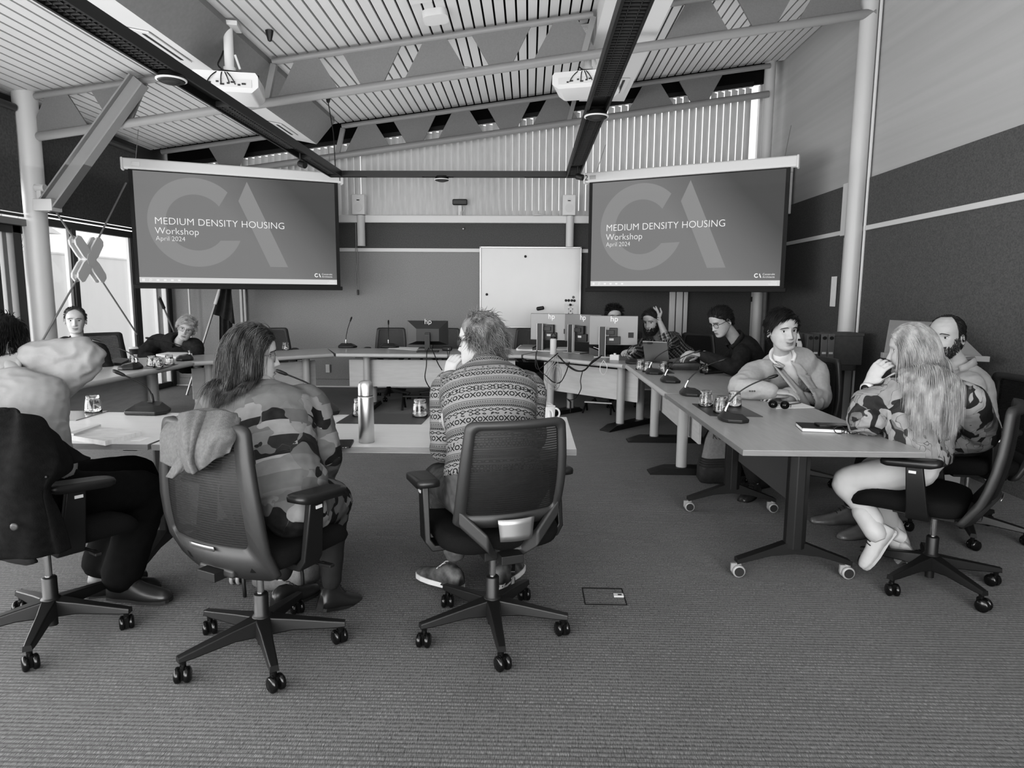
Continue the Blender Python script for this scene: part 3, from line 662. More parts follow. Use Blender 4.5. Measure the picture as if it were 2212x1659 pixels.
g = G(); g.box((0, 0, .0), (.05, .05, 2.05)); o = tag(g.build('cable_trunking', 'trim_white', bevel=.006), 'white vertical cable trunking beside the right column', 'trunking'); o.location = (XR - .03, 7.53, 1.03)
a = atX(1804, 630, XR - .02); t = thing('wall_list', 'white phone list strip on the dark right wall near the column', 'notice', (XR - .016, 7.8, 1.47), R(90))
g = G(); g.box((0, 0, 0), (.13, .006, .34)); g.build('sheet', 'paper', t); g = G()
for k in range(9):
    for x in (-.03, .03): g.box((x, -.004, .14 - .033 * k), (.042, .001, .009))
g.build('print', 'grey_plastic', t)
p = atY(1636, 655, YB - .03); g = G(); g.box((0, 0, 0), (.03, .03, .07)); o = tag(g.build('wall_switch', 'dark_plastic', bevel=.004), 'small dark catch on the white corner column under the right screen', 'catch'); o.location = (3.28, YB - .07, 1.37)
g = G(); g.box((3.33, YB - .03, 1.03), (.09, .05, 2.0)); struct(g, 'trim_9', 'trim_white', bevel=.008)
# floor box
a, b = atZ(1262, 1305), atZ(1345, 1273); t = thing('floor_box', 'square carpeted floor box lid in front of the right tables', 'floor box', ((a.x + b.x) / 2, (a.y + b.y) / 2, 0))
w = .19; g = G()
for s_ in (-1, 1): g.box((s_ * w / 2, 0, .001), (.004, w * .9, .003)); g.box((0, s_ * w * .45, .001), (w, .004, .003))
g.build('rim', 'void', t); g = G(); g.box((.07, .01, .003), (.046, .03, .006)); g.build('latch_plate', 'light_plastic', t); g = G(); g.box((.075, .01, .0065), (.018, .012, .001)); g.build('latch_slot', 'black_plastic', t)
# ------------------------------------------------------------------ tables
TH = 0.72
def wood(name, s, dv=8):
    m = mat(name, s, 0.32, var=dv, vscale=5, stretch=(1.2, 14, 6), coat=0.0); return m
M['top_wood'] = wood('table_laminate', 160, 5)
M['top_wood2'] = wood('table_laminate_pale', 216, 4)
M['edge_lam'] = mat('table_edge_dark', 116, 0.5, var=6, vscale=6, stretch=(2, 2, 40)); M['edge_wood'] = mat('table_edge', 168, 0.5, var=5, vscale=6, stretch=(2, 2, 40))
M['leg_beige'] = mat('leg_paint', 172, 0.4)
M['panel_wood'] = mat('panel_laminate', 188, 0.5, var=6, vscale=5, stretch=(1, 8, 8))
M['foot_black'] = mat('foot_black', 30, 0.4)
M['panel_grey'] = mat('panel_grey', 78, 0.6)
M['castor_grey'] = mat('castor_grey', 150, 0.35)
def flip_table(cx, cy, L, D, rz, label, top='top_wood', panel=True, insets=(.3, .42)):
    t = thing('training_table', label, 'table', (cx, cy, 0), rz, 'rectangular castor tables')
    g = G(); g.box((0, 0, TH - .0135), (L, D, .027)); g.m = [0, 0, 1, 1, 1, 1]; g.build('table_top', [top, 'edge_lam'], t, bevel=0.002, seg=1)
    for s_, ins in ((-1, insets[0]), (1, insets[1])):
        x = s_ * (L / 2 - ins)
        yo = -.0 if abs(rz) < .1 else .03; g = G(); w_, d_ = .085, .10
        poly = [(-w_ / 2, -d_ / 2 + .03), (-w_ / 2 + .025, -d_ / 2), (w_ / 2 - .025, -d_ / 2), (w_ / 2, -d_ / 2 + .03), (w_ / 2, d_ / 2 - .03), (w_ / 2 - .025, d_ / 2), (-w_ / 2 + .025, d_ / 2), (-w_ / 2, d_ / 2 - .03)]
        g.prism(poly, (x, yo, .16), (1, 0, 0), (0, 1, 0), (0, 0, 1), TH - .027 - .16)
        g.box((x, 0, TH - .045), (.07, D * .7, .03))
        lg = g.build('leg', 'foot_black', t, bevel=.004)
        g = G()
        pr = [(q + yo, e) for q, e in [(-.285, .072), (-.285, .095), (-.1, .165), (-.05, .185), (.05, .185), (.1, .165), (.285, .095), (.285, .072), (.12, .118), (0, .13), (-.12, .118)]]
        g.prism(pr, (x - .025, 0, 0), (0, 1, 0), (0, 0, 1), (1, 0, 0), .05); g.build('foot', 'foot_black', lg, bevel=.006)
        for sy in (-1, 1):
            g = G(); y = sy * .272 + yo; g.cyl((x, y, .045), (x, y, .085), .012, 10)
            for a, b in ((-.024, -.007), (.007, .024)): g.lathe([(0, a), (.027, a), (.032, a + .004), (.032, b - .004), (.027, b), (0, b)], c=(x, y, .032), n=22, axis=V((1, 0, 0)))
            g.box((x, y + .012, .05), (.013, .05, .04)); g.mi = 1
            g.cyl((x - .026, y, .032), (x + .026, y, .032), .024, 18); g.build('castor', ['castor_grey', 'charcoal'], lg)
    if panel:
        g = G(); g.box((0, -.0, .52), (L - insets[0] - insets[1] - .1, .018, .34)); g.build('modesty_panel', 'panel_grey', t)
    return t
flip_table(1.37, 3.825, 1.75, .81, R(90), 'near right wooden castor table with the blonde woman at its corner', insets=(.295, .42))
flip_table(-.745, 3.325, 1.93, .81, 0, 'front pale castor table in front of the man in the patterned sweater', 'top_wood2', panel=False, insets=(.3, .3))
flip_table(-2.70, 3.325, 1.95, .81, 0, 'front pale castor table at the left with the open papers', 'top_wood2', panel=False, insets=(.3, .16))
def round_table(A, B, label, ma=0.0, mb=0.0, D=.8, ins=(.3, .3), panel=(.07, .07), top='top_wood'):
    """front edge A -> B seen from the room's middle; ma, mb mitres of the ends (back edge longer)"""
    A, B = V((A[0], A[1], 0)), V((B[0], B[1], 0)); L = (B - A).length; d = (B - A).normalized(); rz = math.atan2(d.y, d.x)
    t = thing('conference_table', label, 'table', A, rz, 'round legged conference tables')
    g = G(); h = .045
    poly = [(0, .02), (L, .02), (L + mb, D), (-ma, D)]
    g.prism(poly, (0, 0, TH - h), (1, 0, 0), (0, 1, 0), (0, 0, 1), h)
    g.build('table_top', top, t, bevel=.003)
    g = G(); n = 8; rings = []
    for x in (0.0, L): rings.append([V((x, .021 - .02 * sin(pi * k / n), TH - h / 2 - h / 2 * cos(pi * k / n))) for k in range(n + 1)] + [V((x, .022, TH))])
    g.loft(rings); g.build('edge_strip', 'edge_wood', t)
    for x in (ins[0], L - ins[1]):
        g = G(); g.cyl((x, .26, .05), (x, .26, TH - h), .043, 24); g.cyl((x, .62, .05), (x, .62, TH - h), .043, 24); lg = g.build('leg', 'leg_beige', t)
        g = G(); pr = [(.0, .0), (.0, .012), (.13, .055), (.72, .055), (.8, .012), (.8, 0)]
        g.prism(pr, (x - .065, 0.0, .0), (0, 1, 0), (0, 0, 1), (1, 0, 0), .13); g.build('foot', 'foot_black', lg, bevel=.004)
    g = G(); g.box((L / 2 + (panel[0] - panel[1]) / 2, .335, .455), (L - panel[0] - panel[1], .022, .33)); g.build('modesty_panel', 'panel_wood', t, bevel=.002)
    g = G(); g.box((L / 2, .32, TH - h - .02), (L - .3, .03, .03)); g.build('rail', 'foot_black', t)
    return t
MI = .8 * math.tan(R(22.5))
TC = round_table((-2.245, 7.69), (-.085, 7.73), 'middle conference table along the back wall with the black monitor', MI, MI)
TLB = round_table((-3.36, 6.60), (-2.265, 7.675), 'angled corner conference table behind the woman in the floral top', MI, MI, ins=(.22, .22))
TLS = round_table((-3.37, 4.55), (-3.37, 6.585), 'long conference table along the left windows', 0, MI)
TM = round_table((-.065, 7.715), (.945, 6.72), 'angled conference table carrying the three silver monitors and loose cables', MI, MI, ins=(.2, .2), panel=(.03, .03))
TR2 = round_table((.97, 6.705), (.97, 4.715), 'long conference table at the right in front of the reading man', MI, 0, ins=(.3, .52), panel=(.1, .28))
# ------------------------------------------------------------------ task chairs
M['mesh_back'] = None
def mesh_mat():
    m = bpy.data.materials.new('chair_mesh'); m.use_nodes = True; nt = m.node_tree; L = nt.links.new; nt.nodes.clear()
    o = nod(nt, 'ShaderNodeOutputMaterial'); mx = nod(nt, 'ShaderNodeMixShader'); t = nod(nt, 'ShaderNodeBsdfTransparent'); d = nod(nt, 'ShaderNodeBsdfPrincipled')
    tc = nod(nt, 'ShaderNodeTexCoord'); wv = nod(nt, 'ShaderNodeTexWave'); wv.bands_direction = 'Z'; wv.inputs['Scale'].default_value = 34.0
    L(tc.outputs['Object'], wv.inputs['Vector']); r = nod(nt, 'ShaderNodeValToRGB'); r.color_ramp.elements[0].position = .42; r.color_ramp.elements[1].position = .62
    r.color_ramp.elements[0].color = (.80, .80, .80, 1); r.color_ramp.elements[1].color = (1, 1, 1, 1)
    L(wv.outputs['Fac'], r.inputs['Fac']); L(r.outputs['Color'], mx.inputs['Fac'])
    d.inputs['Base Color'].default_value = gcol(30); d.inputs['Roughness'].default_value = .55
    L(t.outputs[0], mx.inputs[1]); L(d.outputs[0], mx.inputs[2]); L(mx.outputs[0], o.inputs['Surface']); return m
M['mesh_back'] = mesh_mat()
M['chair_frame'] = mat('chair_frame', 52, 0.5, bump=0.04, bscale=500)
M['chair_base'] = mat('chair_base', 30, 0.42, bump=0.05, bscale=500)
M['pad'] = mat('arm_pad', 34, 0.38)
def back_pt(u, v, kind):
    """u -1..1 across, v 0..1 up the backrest"""
    z = (.385 + .575 * v) if kind == 'A' else (.49 + .46 * v)
    w = (.24 + .016 * sin(pi * min(1, v * 1.15)) - .03 * v * v) if kind == 'A' else (.21 + .012 * sin(pi * v) - .02 * v)
    if kind == 'A':
        return V((u * w, -.205 - .03 * sin(pi * v) - .035 * v + .055 * u * u * (1 - .4 * v) + (.04 * (1 - v / .25) ** 2 if v < .25 else 0), z))
    y = -.215 - .02 * sin(pi * v) * 1.2 - .10 * max(0, v - .15) - .0 + .055 * u * u * (1 - .4 * v) + (.045 * (1 - v / .25) ** 2 if v < .25 else 0)
    return V((u * w, y, z))
def make_chair(kind, label, arms=True):
    t = thing('task_chair', label, 'chair', (0, 0, 0), 0, 'black mesh task chairs')
    # base
    g = G(); g.lathe([(.0, .075), (.032, .075), (.036, .09), (.04, .14), (.034, .15), (.028, .155), (.028, .235), (.024, .24), (0, .24)], n=24); g.cyl((0, 0, .03), (0, 0, .08), .02, 14); g.build('base_hub', 'chair_base', t)
    for k in range(5):
        a = 2 * pi * k / 5 + pi / 2; q = Matrix.Rotation(a, 4, 'Z')
        g = G(); g.T = q
        def ring(x, w, z0, z1): return [V((x, -w, z0)), V((x, w, z0)), V((x, w * .8, z1)), V((x, -w * .8, z1))]
        g.loft([ring(.02, .036, .075, .148), ring(.12, .026, .085, .132), ring(.275, .02, .077, .107), ring(.318, .017, .077, .1)], smooth=False)
        lg = g.build('leg', 'chair_base', t, bevel=.006)
        sw = (k * 1.7 + .4) % 3.1
        g = G(); g.T = q @ Matrix.Translation((.30, 0, 0)) @ Matrix.Rotation(sw, 4, 'Z')
        g.cyl((0, 0, .045), (0, 0, .08), .011, 10)
        for s_ in (-1, 1): g.lathe([(0, -.011), (.024, -.011), (.029, -.006), (.03, 0), (.029, .006), (.022, .011), (0, .012)], c=(.012, s_ * .0165, .03), n=22, axis=V((0, s_, 0)))
        g.box((.004, 0, .036), (.042, .014, .045)); cs = g.build('castor', 'black_gloss', lg)
    g = G(); g.cyl((0, 0, .235), (0, 0, .38), .0135, 18); g.build('gas_lift', 'chrome', t)
    g = G(); g.box((0, -.01, .385), (.16, .26, .04)); g.box((0, -.17, .40), (.09, .14, .035)); g.cyl((.1, .05, .39), (.27, .07, .385), .008, 8); g.box((.28, .07, .385), (.06, .025, .012)); g.build('mechanism', 'black_plastic', t, bevel=.008)
    # seat
    g = G(); N = 24; rings = []
    for sc_, z in ((.90, .405), (.97, .415), (1.0, .435), (1.0, .455), (.97, .474), (.9, .484), (.6, .488), (.15, .486)):
        row = []
        for (x, y) in rrect(.5 * sc_, .48 * sc_, .11 * sc_, 6):
            dz = -.05 * max(0, (y - .12) / .12) ** 2 if y > .12 else 0
            row.append(V((x, y + .055, z + dz * (.6 if z < .44 else 1) + (.012 * (x / .25) ** 2))))
        rings.append(row)
    g.loft(rings); g.build('seat', 'seat_fabric', t)
    # backrest: hoop, mesh, lower carrier
    g = G(); n = 40; outer = []; inner = []
    def hoop(sx, v0, v1, rr):
        pts = []
        for (x, y) in rrect(2 * sx, v1 - v0, rr, 6, 0, (v0 + v1) / 2): pts.append((x, y))
        return pts
    def hp(u, v, off): p = back_pt(u, v, kind); return p + V((0, off, 0))
    def rr2(sx, v0, v1, rx, rv):
        out = []
        for (qx, qy, a0) in ((1, 1, 0), (-1, 1, pi / 2), (-1, -1, pi), (1, -1, 1.5 * pi)):
            for i in range(7):
                a = a0 + pi / 2 * i / 6; out.append((qx * (sx - rx) + rx * cos(a), (v0 + v1) / 2 + qy * ((v1 - v0) / 2 - rv) + rv * sin(a)))
        # more points along the straight sides
        res = []
        for i, p in enumerate(out):
            q = out[(i + 1) % len(out)]; m = 6 if (abs(p[0] - q[0]) + abs(p[1] - q[1])) > .2 else 1
            for j in range(m): res.append((p[0] + (q[0] - p[0]) * j / m, p[1] + (q[1] - p[1]) * j / m))
        return res
    vb0 = 0.0 if kind == 'A' else 0.08
    vin = .24 if kind == 'A' else .2
    O = rr2(1.0, vb0, 1.0, .16, .06); I = rr2(.80 if kind == 'A' else .84, vin, .94, .12, .05)
    rings = [[hp(u, v, .014) for u, v in I], [hp(u, v, .016) for u, v in O], [hp(u * 1.02, v, 0) for u, v in O], [hp(u, v, -.016) for u, v in O], [hp(u, v, -.012) for u, v in I]]
    g.loft(rings + [rings[0]], cap=False); bk = g.build('backrest', 'chair_frame', t)
    g = G()
    c0 = [(0, .55)]; n_ = len(I)
    lay = [1.02, .75, .5, .25]
    vs = []
    for f in lay: vs.append([hp(u * f, .55 + (v - .55) * f, .002) for u, v in I])
    g.loft(vs, cap=False); b = len(g.v); g.add([hp(0, .55, .002)] + vs[-1], [(0, 1 + k, 1 + (k + 1) % n_) for k in range(n_)], True)
    g.build('mesh_panel', 'mesh_back', bk)
    if kind == 'A':
        g = G(); g.grid(lambda u, v: back_pt((u - .5) * .5, .215 + .03 * v - .005, 'A') + V((0, -.019, 0)), 8, 1); g.build('label_strip', 'alu', bk, solid=.004)
        g = G(); g.box((0, -.14, .405), (.18, .12, .035)); g.build('back_carrier', 'chair_frame', t, bevel=.012)
    else:
        g = G()
        def vb(x, z, y): return V((x, y, z))
        for s_ in (-1, 1):
            g.loft([[back_pt(s_ * .95, .2, 'B') + V((0, dy_, dz_)) for dy_, dz_ in ((-.02, .03), (.012, .03), (.012, -.04), (-.02, -.04))],
                    [V((s_ * .1, -.225 + dy_, .475 + dz_)) for dy_, dz_ in ((-.022, .035), (.012, .035), (.012, -.035), (-.022, -.035))],
                    [V((s_ * .055, -.16 + dy_, .41 + dz_)) for dy_, dz_ in ((-.03, .02), (.012, .02), (.012, -.025), (-.03, -.025))],
                    [V((s_ * .0, -.14 + dy_, .40 + dz_)) for dy_, dz_ in ((-.03, .02), (.012, .02), (.012, -.02), (-.03, -.02))]], smooth=False)
        g.build('back_carrier', 'chair_frame', t, bevel=.012)
        g = G(); g.grid(lambda u, v: V(((u - .5) * (.145 - .02 * (1 - v)), -.272 + .012 * sin(pi * u) * -1, .492 + .085 * v)), 8, 4); g.build('label_plate', 'alu', bk, solid=.006)
    if arms:
        for s_ in (-1, 1):
            g = G()
            def sec(c, w, d): return [V(c) + V((a * w, b * d, 0)) for a, b in ((-1, -1), (1, -1), (1, 1), (-1, 1))]
            x = s_ * .285
            g.loft([[V((s_ * .12, -.06, .40)), V((s_ * .12, .04, .40)), V((s_ * .12, .04, .42)), V((s_ * .12, -.06, .42))],
                    [V((s_ * .27, -.06, .40)), V((s_ * .27, .04, .40)), V((s_ * .255, .04, .425)), V((s_ * .255, -.06, .425))],
                    [V((x + s_ * .012, -.055, .44)), V((x + s_ * .012, .035, .44)), V((x - s_ * .012, .035, .45)), V((x - s_ * .012, -.055, .45))],
                    [V((x + s_ * .014, -.02, .655)), V((x + s_ * .014, .05, .655)), V((x - s_ * .014, .05, .655)), V((x - s_ * .014, -.02, .655))]], smooth=False)
            ar = g.build('armrest', 'chair_base', t, bevel=.006)
            g = G(); rings = []
            for z, sc_ in ((.652, .86), (.658, .98), (.672, 1.0), (.682, .96), (.686, .8)): rings.append([V((x + a * sc_, .03 + b * sc_, z + .012 * (b / .12) ** 2 * (1 if b < 0 else -.4))) for a, b in rrect(.095, .25, .035, 5)])
            g.loft(rings); g.build('arm_pad', 'pad', ar)
            g = G(); g.box((x + s_ * .0155, .02, .63), (.003, .03, .012)); g.build('height_button', 'light_plastic', ar)
    return t
CH_A = make_chair('A', 'black mesh task chair with the woollen scarf over its back')
CH_B = make_chair('B', 'black mesh task chair of the man in the patterned sweater with silver back plate')
CH_A.location = (-1.041, 2.458, 0); CH_A.rotation_euler = (0, 0, R(-26))
CH_B.location = (-.142, 2.654, 0); CH_B.rotation_euler = (0, 0, R(22))
dup(CH_A, (-1.97, 2.573, 0), R(-34), 'black task chair at the left edge with the dark coat over its back')
CH_BL = dup(CH_A, (1.999, 3.208, 0), R(52), 'black mesh task chair of the blonde woman at the right table')
dup(CH_A, (2.62, 3.93, 0), R(84), 'black task chair of the bearded man behind the blonde woman')
dup(CH_A, (1.98, 4.98, 0), R(100), 'black task chair hidden behind the man in the pale suit jacket')
dup(CH_A, (2.16, 6.2, 0), R(92), 'black task chair of the reading man in glasses')
dup(CH_A, (1.93, 8.1, 0), R(135), 'black task chair of the man in the checked shirt')
dup(CH_B, (1.17, 8.62, 0), R(150), 'black task chair of the man behind the silver monitors')
dup(CH_B, (-1.90, 8.95, 0), R(182), 'empty black task chair behind the middle table between the two microphones')
dup(CH_B, (-1.17, 8.98, 0), R(176), 'empty black task chair hidden behind the black monitor')
dup(CH_B, (-.02, 9.05, 0), R(172), 'empty black task chair under the whiteboard left of the silver monitors')
dup(CH_A, (-3.32, 8.55, 0), R(205), 'empty black task chair near the flag behind the woman in the floral top')
dup(CH_A, (-4.62, 7.25, 0), R(235), 'empty mesh back chair between the two people by the windows')
dup(CH_A, (-4.75, 6.15, 0), R(262), 'black task chair of the smiling man by the left window')

def spin(ch, deg):
    """turn the five legs of a chair so that one of them points along deg (world)"""
    yaw = math.degrees(ch.rotation_euler.z)
    for k in KIDS(ch):
        if k.name.startswith(('leg', 'base_hub')): k.rotation_euler = (0, 0, R(deg - yaw - 90))
for ch in [o for o in SC.objects if o.name.startswith('task_chair')]:
    for (x, y, a) in ((-1.041, 2.458, -61), (-.142, 2.654, -80.5), (-1.97, 2.573, -68), (1.999, 3.208, -79)):
        if abs(ch.location.x - x) < .01 and abs(ch.location.y - y) < .01: spin(ch, a)

for k in KIDS(CH_BL):
    if k.name.startswith(('seat', 'armrest', 'mechanism')): k.location = (0, .05, -.018)
    if k.name.startswith('backrest'): k.location = (0, .045, 0); k.rotation_euler = (R(6), 0, 0)
    if k.name.startswith('back_carrier'): k.location = (0, .05, 0)
# ------------------------------------------------------------------ microphones
M['mic_body'] = mat('mic_body', 44, 0.35)
M['neck_black'] = mat('mic_neck', 22, 0.4)
def make_mic(label):
    t = thing('conference_microphone', label, 'microphone', (0, 0, TH), 0, 'gooseneck microphones on the tables')
    lo = [(-.125, -.02), (-.09, -.075), (.09, -.075), (.125, -.02), (.10, .06), (.05, .085), (-.05, .085), (-.10, .06)]
    g = G(); r0 = [V((x, y, .004)) for x, y in lo]; r1 = [V((x * 1.02, y * 1.02, .022)) for x, y in lo]
    r2 = [V((x * .62, y * .62 + .005, .05 + .012 * (y > 0))) for x, y in lo]
    g.loft([[V((x * .92, y * .92, 0)) for x, y in lo], r0, r1, r2], smooth=False); g.build('base', 'mic_body', t, bevel=.004)
    g = G(); g.box((0, -.05, .034), (.06, .012, .004), rot=(.9, 0, 0)); g.box((0, .028, .0625), (.03, .01, .003)); g.build('touch_key', 'dark_plastic', t)
    return t
def mic_neck(t, p1, p2, p3, chrome=True):
    """neck from the socket at the rear of the base up to p3 (local), a tube socket and a foam head"""
    a = V((0, .05, .05)); b = V((p1[0] * .25, .055 + p1[1] * .25, .05 + p1[2] * .35))
    pts = bez(a, V((p1[0], p1[1], p1[2])), V(p2), V(p3), 16)
    g = G(); g.tube(pts[3:], .0045, 8); g.build('gooseneck', 'neck_black', t)
    g = G(); g.tube(pts[:5], .0085, 12); g.build('neck_socket', 'chrome' if chrome else 'dark_plastic', t)
    d = (pts[-1] - pts[-2]).normalized(); g = G(); g.tube([pts[-1] - d * .03, pts[-1] - d * .02, pts[-1] + d * .015, pts[-1] + d * .035, pts[-1] + d * .042], [.005, .009, .0115, .009, .002], 12); g.build('head', 'neck_black', t)
    return t
def mic(px, py, rz, label, neck, chrome=True, z=TH):
    if not hasattr(mic, 'src'): t = mic.src = make_mic(label)
    else: t = dup(mic.src, label=label); [bpy.data.objects.remove(k) for k in KIDS(t) if k.name.startswith(('gooseneck', 'neck_socket', 'head'))]
    p = atZ(px, py, z); t.location = (p.x, p.y, z); t.rotation_euler = (0, 0, rz); t.scale = (.86,) * 3 if px > 1300 else (1, 1, 1); return mic_neck(t, *neck, chrome)
NK = ((0, .045, .14), (0, -.06, .235), (0, -.235, .285))
mic(320, 893, R(-4), 'large microphone on the front left table beside the open papers', ((.0, .05, .14), (-.02, .03, .16), (-.14, -.02, .23)), False)
mic(690, 893, R(-6), 'microphone hidden behind the arm of the woman in the floral top', ((.0, .05, .14), (-.04, .03, .16), (-.20, -.03, .235)), False)
mic(283, 797, R(-82), 'microphone on the window side table in front of the paper cup', ((0, .075, .12), (0, -.02, .17), (.0, -.27, .25)), True)
mic(398, 778, R(-62), 'microphone in front of the leaning person by the flag', ((0, .075, .12), (0, -.02, .17), (.0, -.30, .23)), True)
mic(750, 751, R(180), 'microphone at the left end of the middle table', ((0, .06, .12), (0, .04, .2), (-.05, -.02, .36)), True)
mic(841, 751, R(180), 'microphone in front of the empty chair on the middle table', ((0, .06, .12), (0, .04, .2), (.01, -.02, .32)), True)
mic(1583, 908, R(90), 'nearest microphone on the near right table beside the three tumblers', NK)
mic(1493, 853, R(90), 'microphone at the joint of the two right tables', NK)
mic(1448, 825, R(90), 'microphone on the right table between the tumbler pairs', NK)
mic(1413, 807, R(90), 'microphone on the right table just past the second tumbler', NK)
mic(1367, 785, R(90), 'microphone beside the tablet at the far end of the right table', ((0, .12, .16), (0, .02, .24), (-.1, -.17, .25)))
mic(1400, 769, R(60), 'farthest right microphone in front of the man in the checked shirt', ((0, .12, .16), (0, .02, .3), (.05, -.10, .40)), False)
# ------------------------------------------------------------------ tumblers
M['glass'] = glassmat('tumbler_glass', 0.0, 252)
def make_tumbler(label):
    g = G(); n = 60
    rib = lambda k, n_, z: 1 + (.022 * (k % 6 in (0, 1, 2)) if .018 < z < .07 else 0)
    g.lathe([(.0435, 0), (.0445, .004), (.043, .016), (.042, .02), (.0395, .045), (.036, .068), (.0335, .082), (.033, .090), (.031, .094), (.0, .094)], n=n, rib=rib)
    b = len(g.v)
    gi = G(); gi.lathe([(.0405, .0), (.039, .02), (.034, .07), (.0305, .078), (.0, .080)], n=n)
    # inner wall, flipped, joined by the rim
    g.f = g.f[:-2] + [g.f[-1]]; g.m = g.m[:-2] + [0]; g.s = g.s[:-2] + [False]
    vs = gi.v; fs = [tuple(reversed(f)) for f in gi.f[:-2]] + [tuple(reversed(gi.f[-1]))]
    g.add(vs, fs, True); g.add([], [], True)
    for k in range(n): g.f.append((k, b + k, b + (k + 1) % n, (k + 1) % n)); g.m.append(0); g.s.append(True)
    o = g.build('tumbler', 'glass'); return tag(o, label, 'glass', 'upturned ribbed tumblers')
TUM = None
def tumbler(px, py, label, z=TH + .0015, sc=1.0, y=None):
    global TUM
    if TUM is None: TUM = make_tumbler(label); o = TUM
    else: o = dup(TUM, label=label)
    p = atZ(px, py, z); o.location = p; o.rotation_euler = (0, 0, random.random()); o.scale = (sc,) * 3; return o
tumbler(202, 889, 'upturned tumbler on the pale edged mat at the front left', TH + .005)
tumbler(778, 897, 'upturned tumbler partly hidden behind the steel flask', TH + .005)
tumbler(907, 898, 'upturned tumbler at the right end of the dark mat near the flask', TH + .005)
tumbler(1524, 876, 'left of the three tumblers on the dark mat of the near right table', TH + .005)
tumbler(1557, 890, 'front tumbler of the three, behind the nearest right microphone', TH + .005)
tumbler(1586, 876, 'right of the three tumblers on the dark mat of the near right table', TH + .005)
tumbler(1383, 798, 'farthest upturned tumbler on the right table by the tablet')
tumbler(1398, 803, 'second upturned tumbler on the right table next to the farthest one')
tumbler(1433, 803, 'upturned tumbler in front of the leather case on the right table')
tumbler(617, 756, 'upturned tumbler behind the glasses of the woman in the floral top')
tumbler(290, 787, 'upturned tumbler below the paper cup on the window side table')
tumbler(328, 790, 'left of the pair of tumblers on the window side table')
tumbler(341, 793, 'middle tumbler on the window side table, right of its neighbour')
tumbler(366, 787, 'upturned tumbler in front of the papers of the leaning person')
# ------------------------------------------------------------------ mats and papers
def quad_slab(pts, z, h, name, label, cat, m, group=None, edge=None, parent=None):
    P = [atZ(px, py, z) for px, py in pts]; c = sum(P, V((0, 0, 0))) / len(P); c.z = z
    t = thing(name, label, cat, c, 0, group); g = G(); n = len(P)
    a = [p - c for p in P]; b = [p + V((0, 0, h)) for p in a]
    g.add(a + b, [tuple(range(n, 2 * n))] + [tuple(range(n - 1, -1, -1))] + [(i, (i + 1) % n, n + (i + 1) % n, n + i) for i in range(n)])
    # keep faces outward whichever way the corners run
    area_ = sum(a[i].x * a[(i + 1) % n].y - a[(i + 1) % n].x * a[i].y for i in range(n))
    if area_ < 0: g.f = [tuple(reversed(f)) for f in g.f]
    g.build('sheet', m, t); return t
M['mat_dark'] = mat('desk_mat', 52, 0.32); M['mat_edge'] = mat('desk_mat_light', 120, 0.18)
quad_slab([(90, 889), (234, 889), (164, 909), (90, 909)], TH, .004, 'desk_mat', 'dark edged glossy desk mat at the front left under one tumbler', 'desk mat', 'mat_edge', 'desk mats')
quad_slab([(726, 915), (910, 917), (931, 896), (762, 893)], TH, .004, 'desk_mat', 'dark desk mat on the front table behind the steel flask', 'desk mat', 'mat_dark', 'desk mats')
quad_slab([(1495, 873), (1534, 899), (1648, 901), (1598, 876)], TH, .004, 'desk_mat', 'dark desk mat under three tumblers on the near right table', 'desk mat', 'mat_dark', 'desk mats')
quad_slab([(1387, 799), (1420, 807), (1457, 807), (1440, 799)], TH, .004, 'desk_mat', 'small dark desk mat on the far right table', 'desk mat', 'mat_dark', 'desk mats')
quad_slab([(300, 797), (345, 797), (385, 787), (330, 785)], TH, .003, 'desk_mat', 'dark desk mat under the tumblers on the window side table', 'desk mat', 'mat_dark', 'desk mats')
M['print'] = mat('printed_page', 205, 0.7, var=14, vscale=14, stretch=(1, 3, 1))
t = quad_slab([(150, 950), (228, 963), (307, 941), (212, 930)], TH, .022, 'report', 'thick printed report lying on the front left table', 'report', 'print')
quad_slab([(147, 948), (160, 951), (219, 929), (214, 928)], TH, .03, 'pen', 'long pale ruler strip along the report on the front left table', 'ruler', 'light_plastic')
quad_slab([(281, 952), (303, 953), (325, 946), (305, 945)], TH, .0015, 'business_card', 'small white business card right of the report', 'card', 'paper')
quad_slab([(1676, 883), (1760, 881), (1722, 868), (1690, 870)], TH, .003, 'paper_sheet', 'white papers under the sunglasses of the man in the pale jacket', 'paper', 'paper')
quad_slab([(337, 769), (383, 775), (416, 768), (385, 760)], TH, .02, 'paper_stack', 'stack of white papers in front of the leaning person', 'papers', 'paper')
quad_slab([(218, 788), (232, 792), (265, 782), (245, 778)], TH, .004, 'paper_sheet', 'white sheet beside the smiling man by the window', 'paper', 'paper')
quad_slab([(232, 787), (262, 789), (283, 779), (254, 776)], TH + .004, .02, 'tablet', 'dark tablet case lying on the window side table', 'tablet', 'charcoal')
quad_slab([(172, 803), (205, 806), (214, 802), (188, 799)], TH, .01, 'pen', 'white pen lying near the elbow on the window side table', 'pen', 'white')
quad_slab([(1115, 757), (1150, 758), (1163, 751), (1124, 749)], TH, .025, 'notebook', 'lower white notebook on the table left of the silver monitors', 'notebook', 'paper')
quad_slab([(1119, 754), (1150, 754), (1160, 748), (1130, 747)], TH + .026, .02, 'notebook', 'upper grey notebook of the pair left of the silver monitors', 'notebook', 'grey_plastic')
quad_slab([(838, 753), (900, 757), (905, 751), (850, 749)], TH, .002, 'paper_sheet', 'white papers beside the base of the black monitor', 'paper', 'paper')
quad_slab([(1346, 768), (1372, 772), (1392, 767), (1352, 764)], TH, .012, 'keyboard', 'pale keyboard in front of the man in the checked shirt', 'keyboard', 'light_plastic')
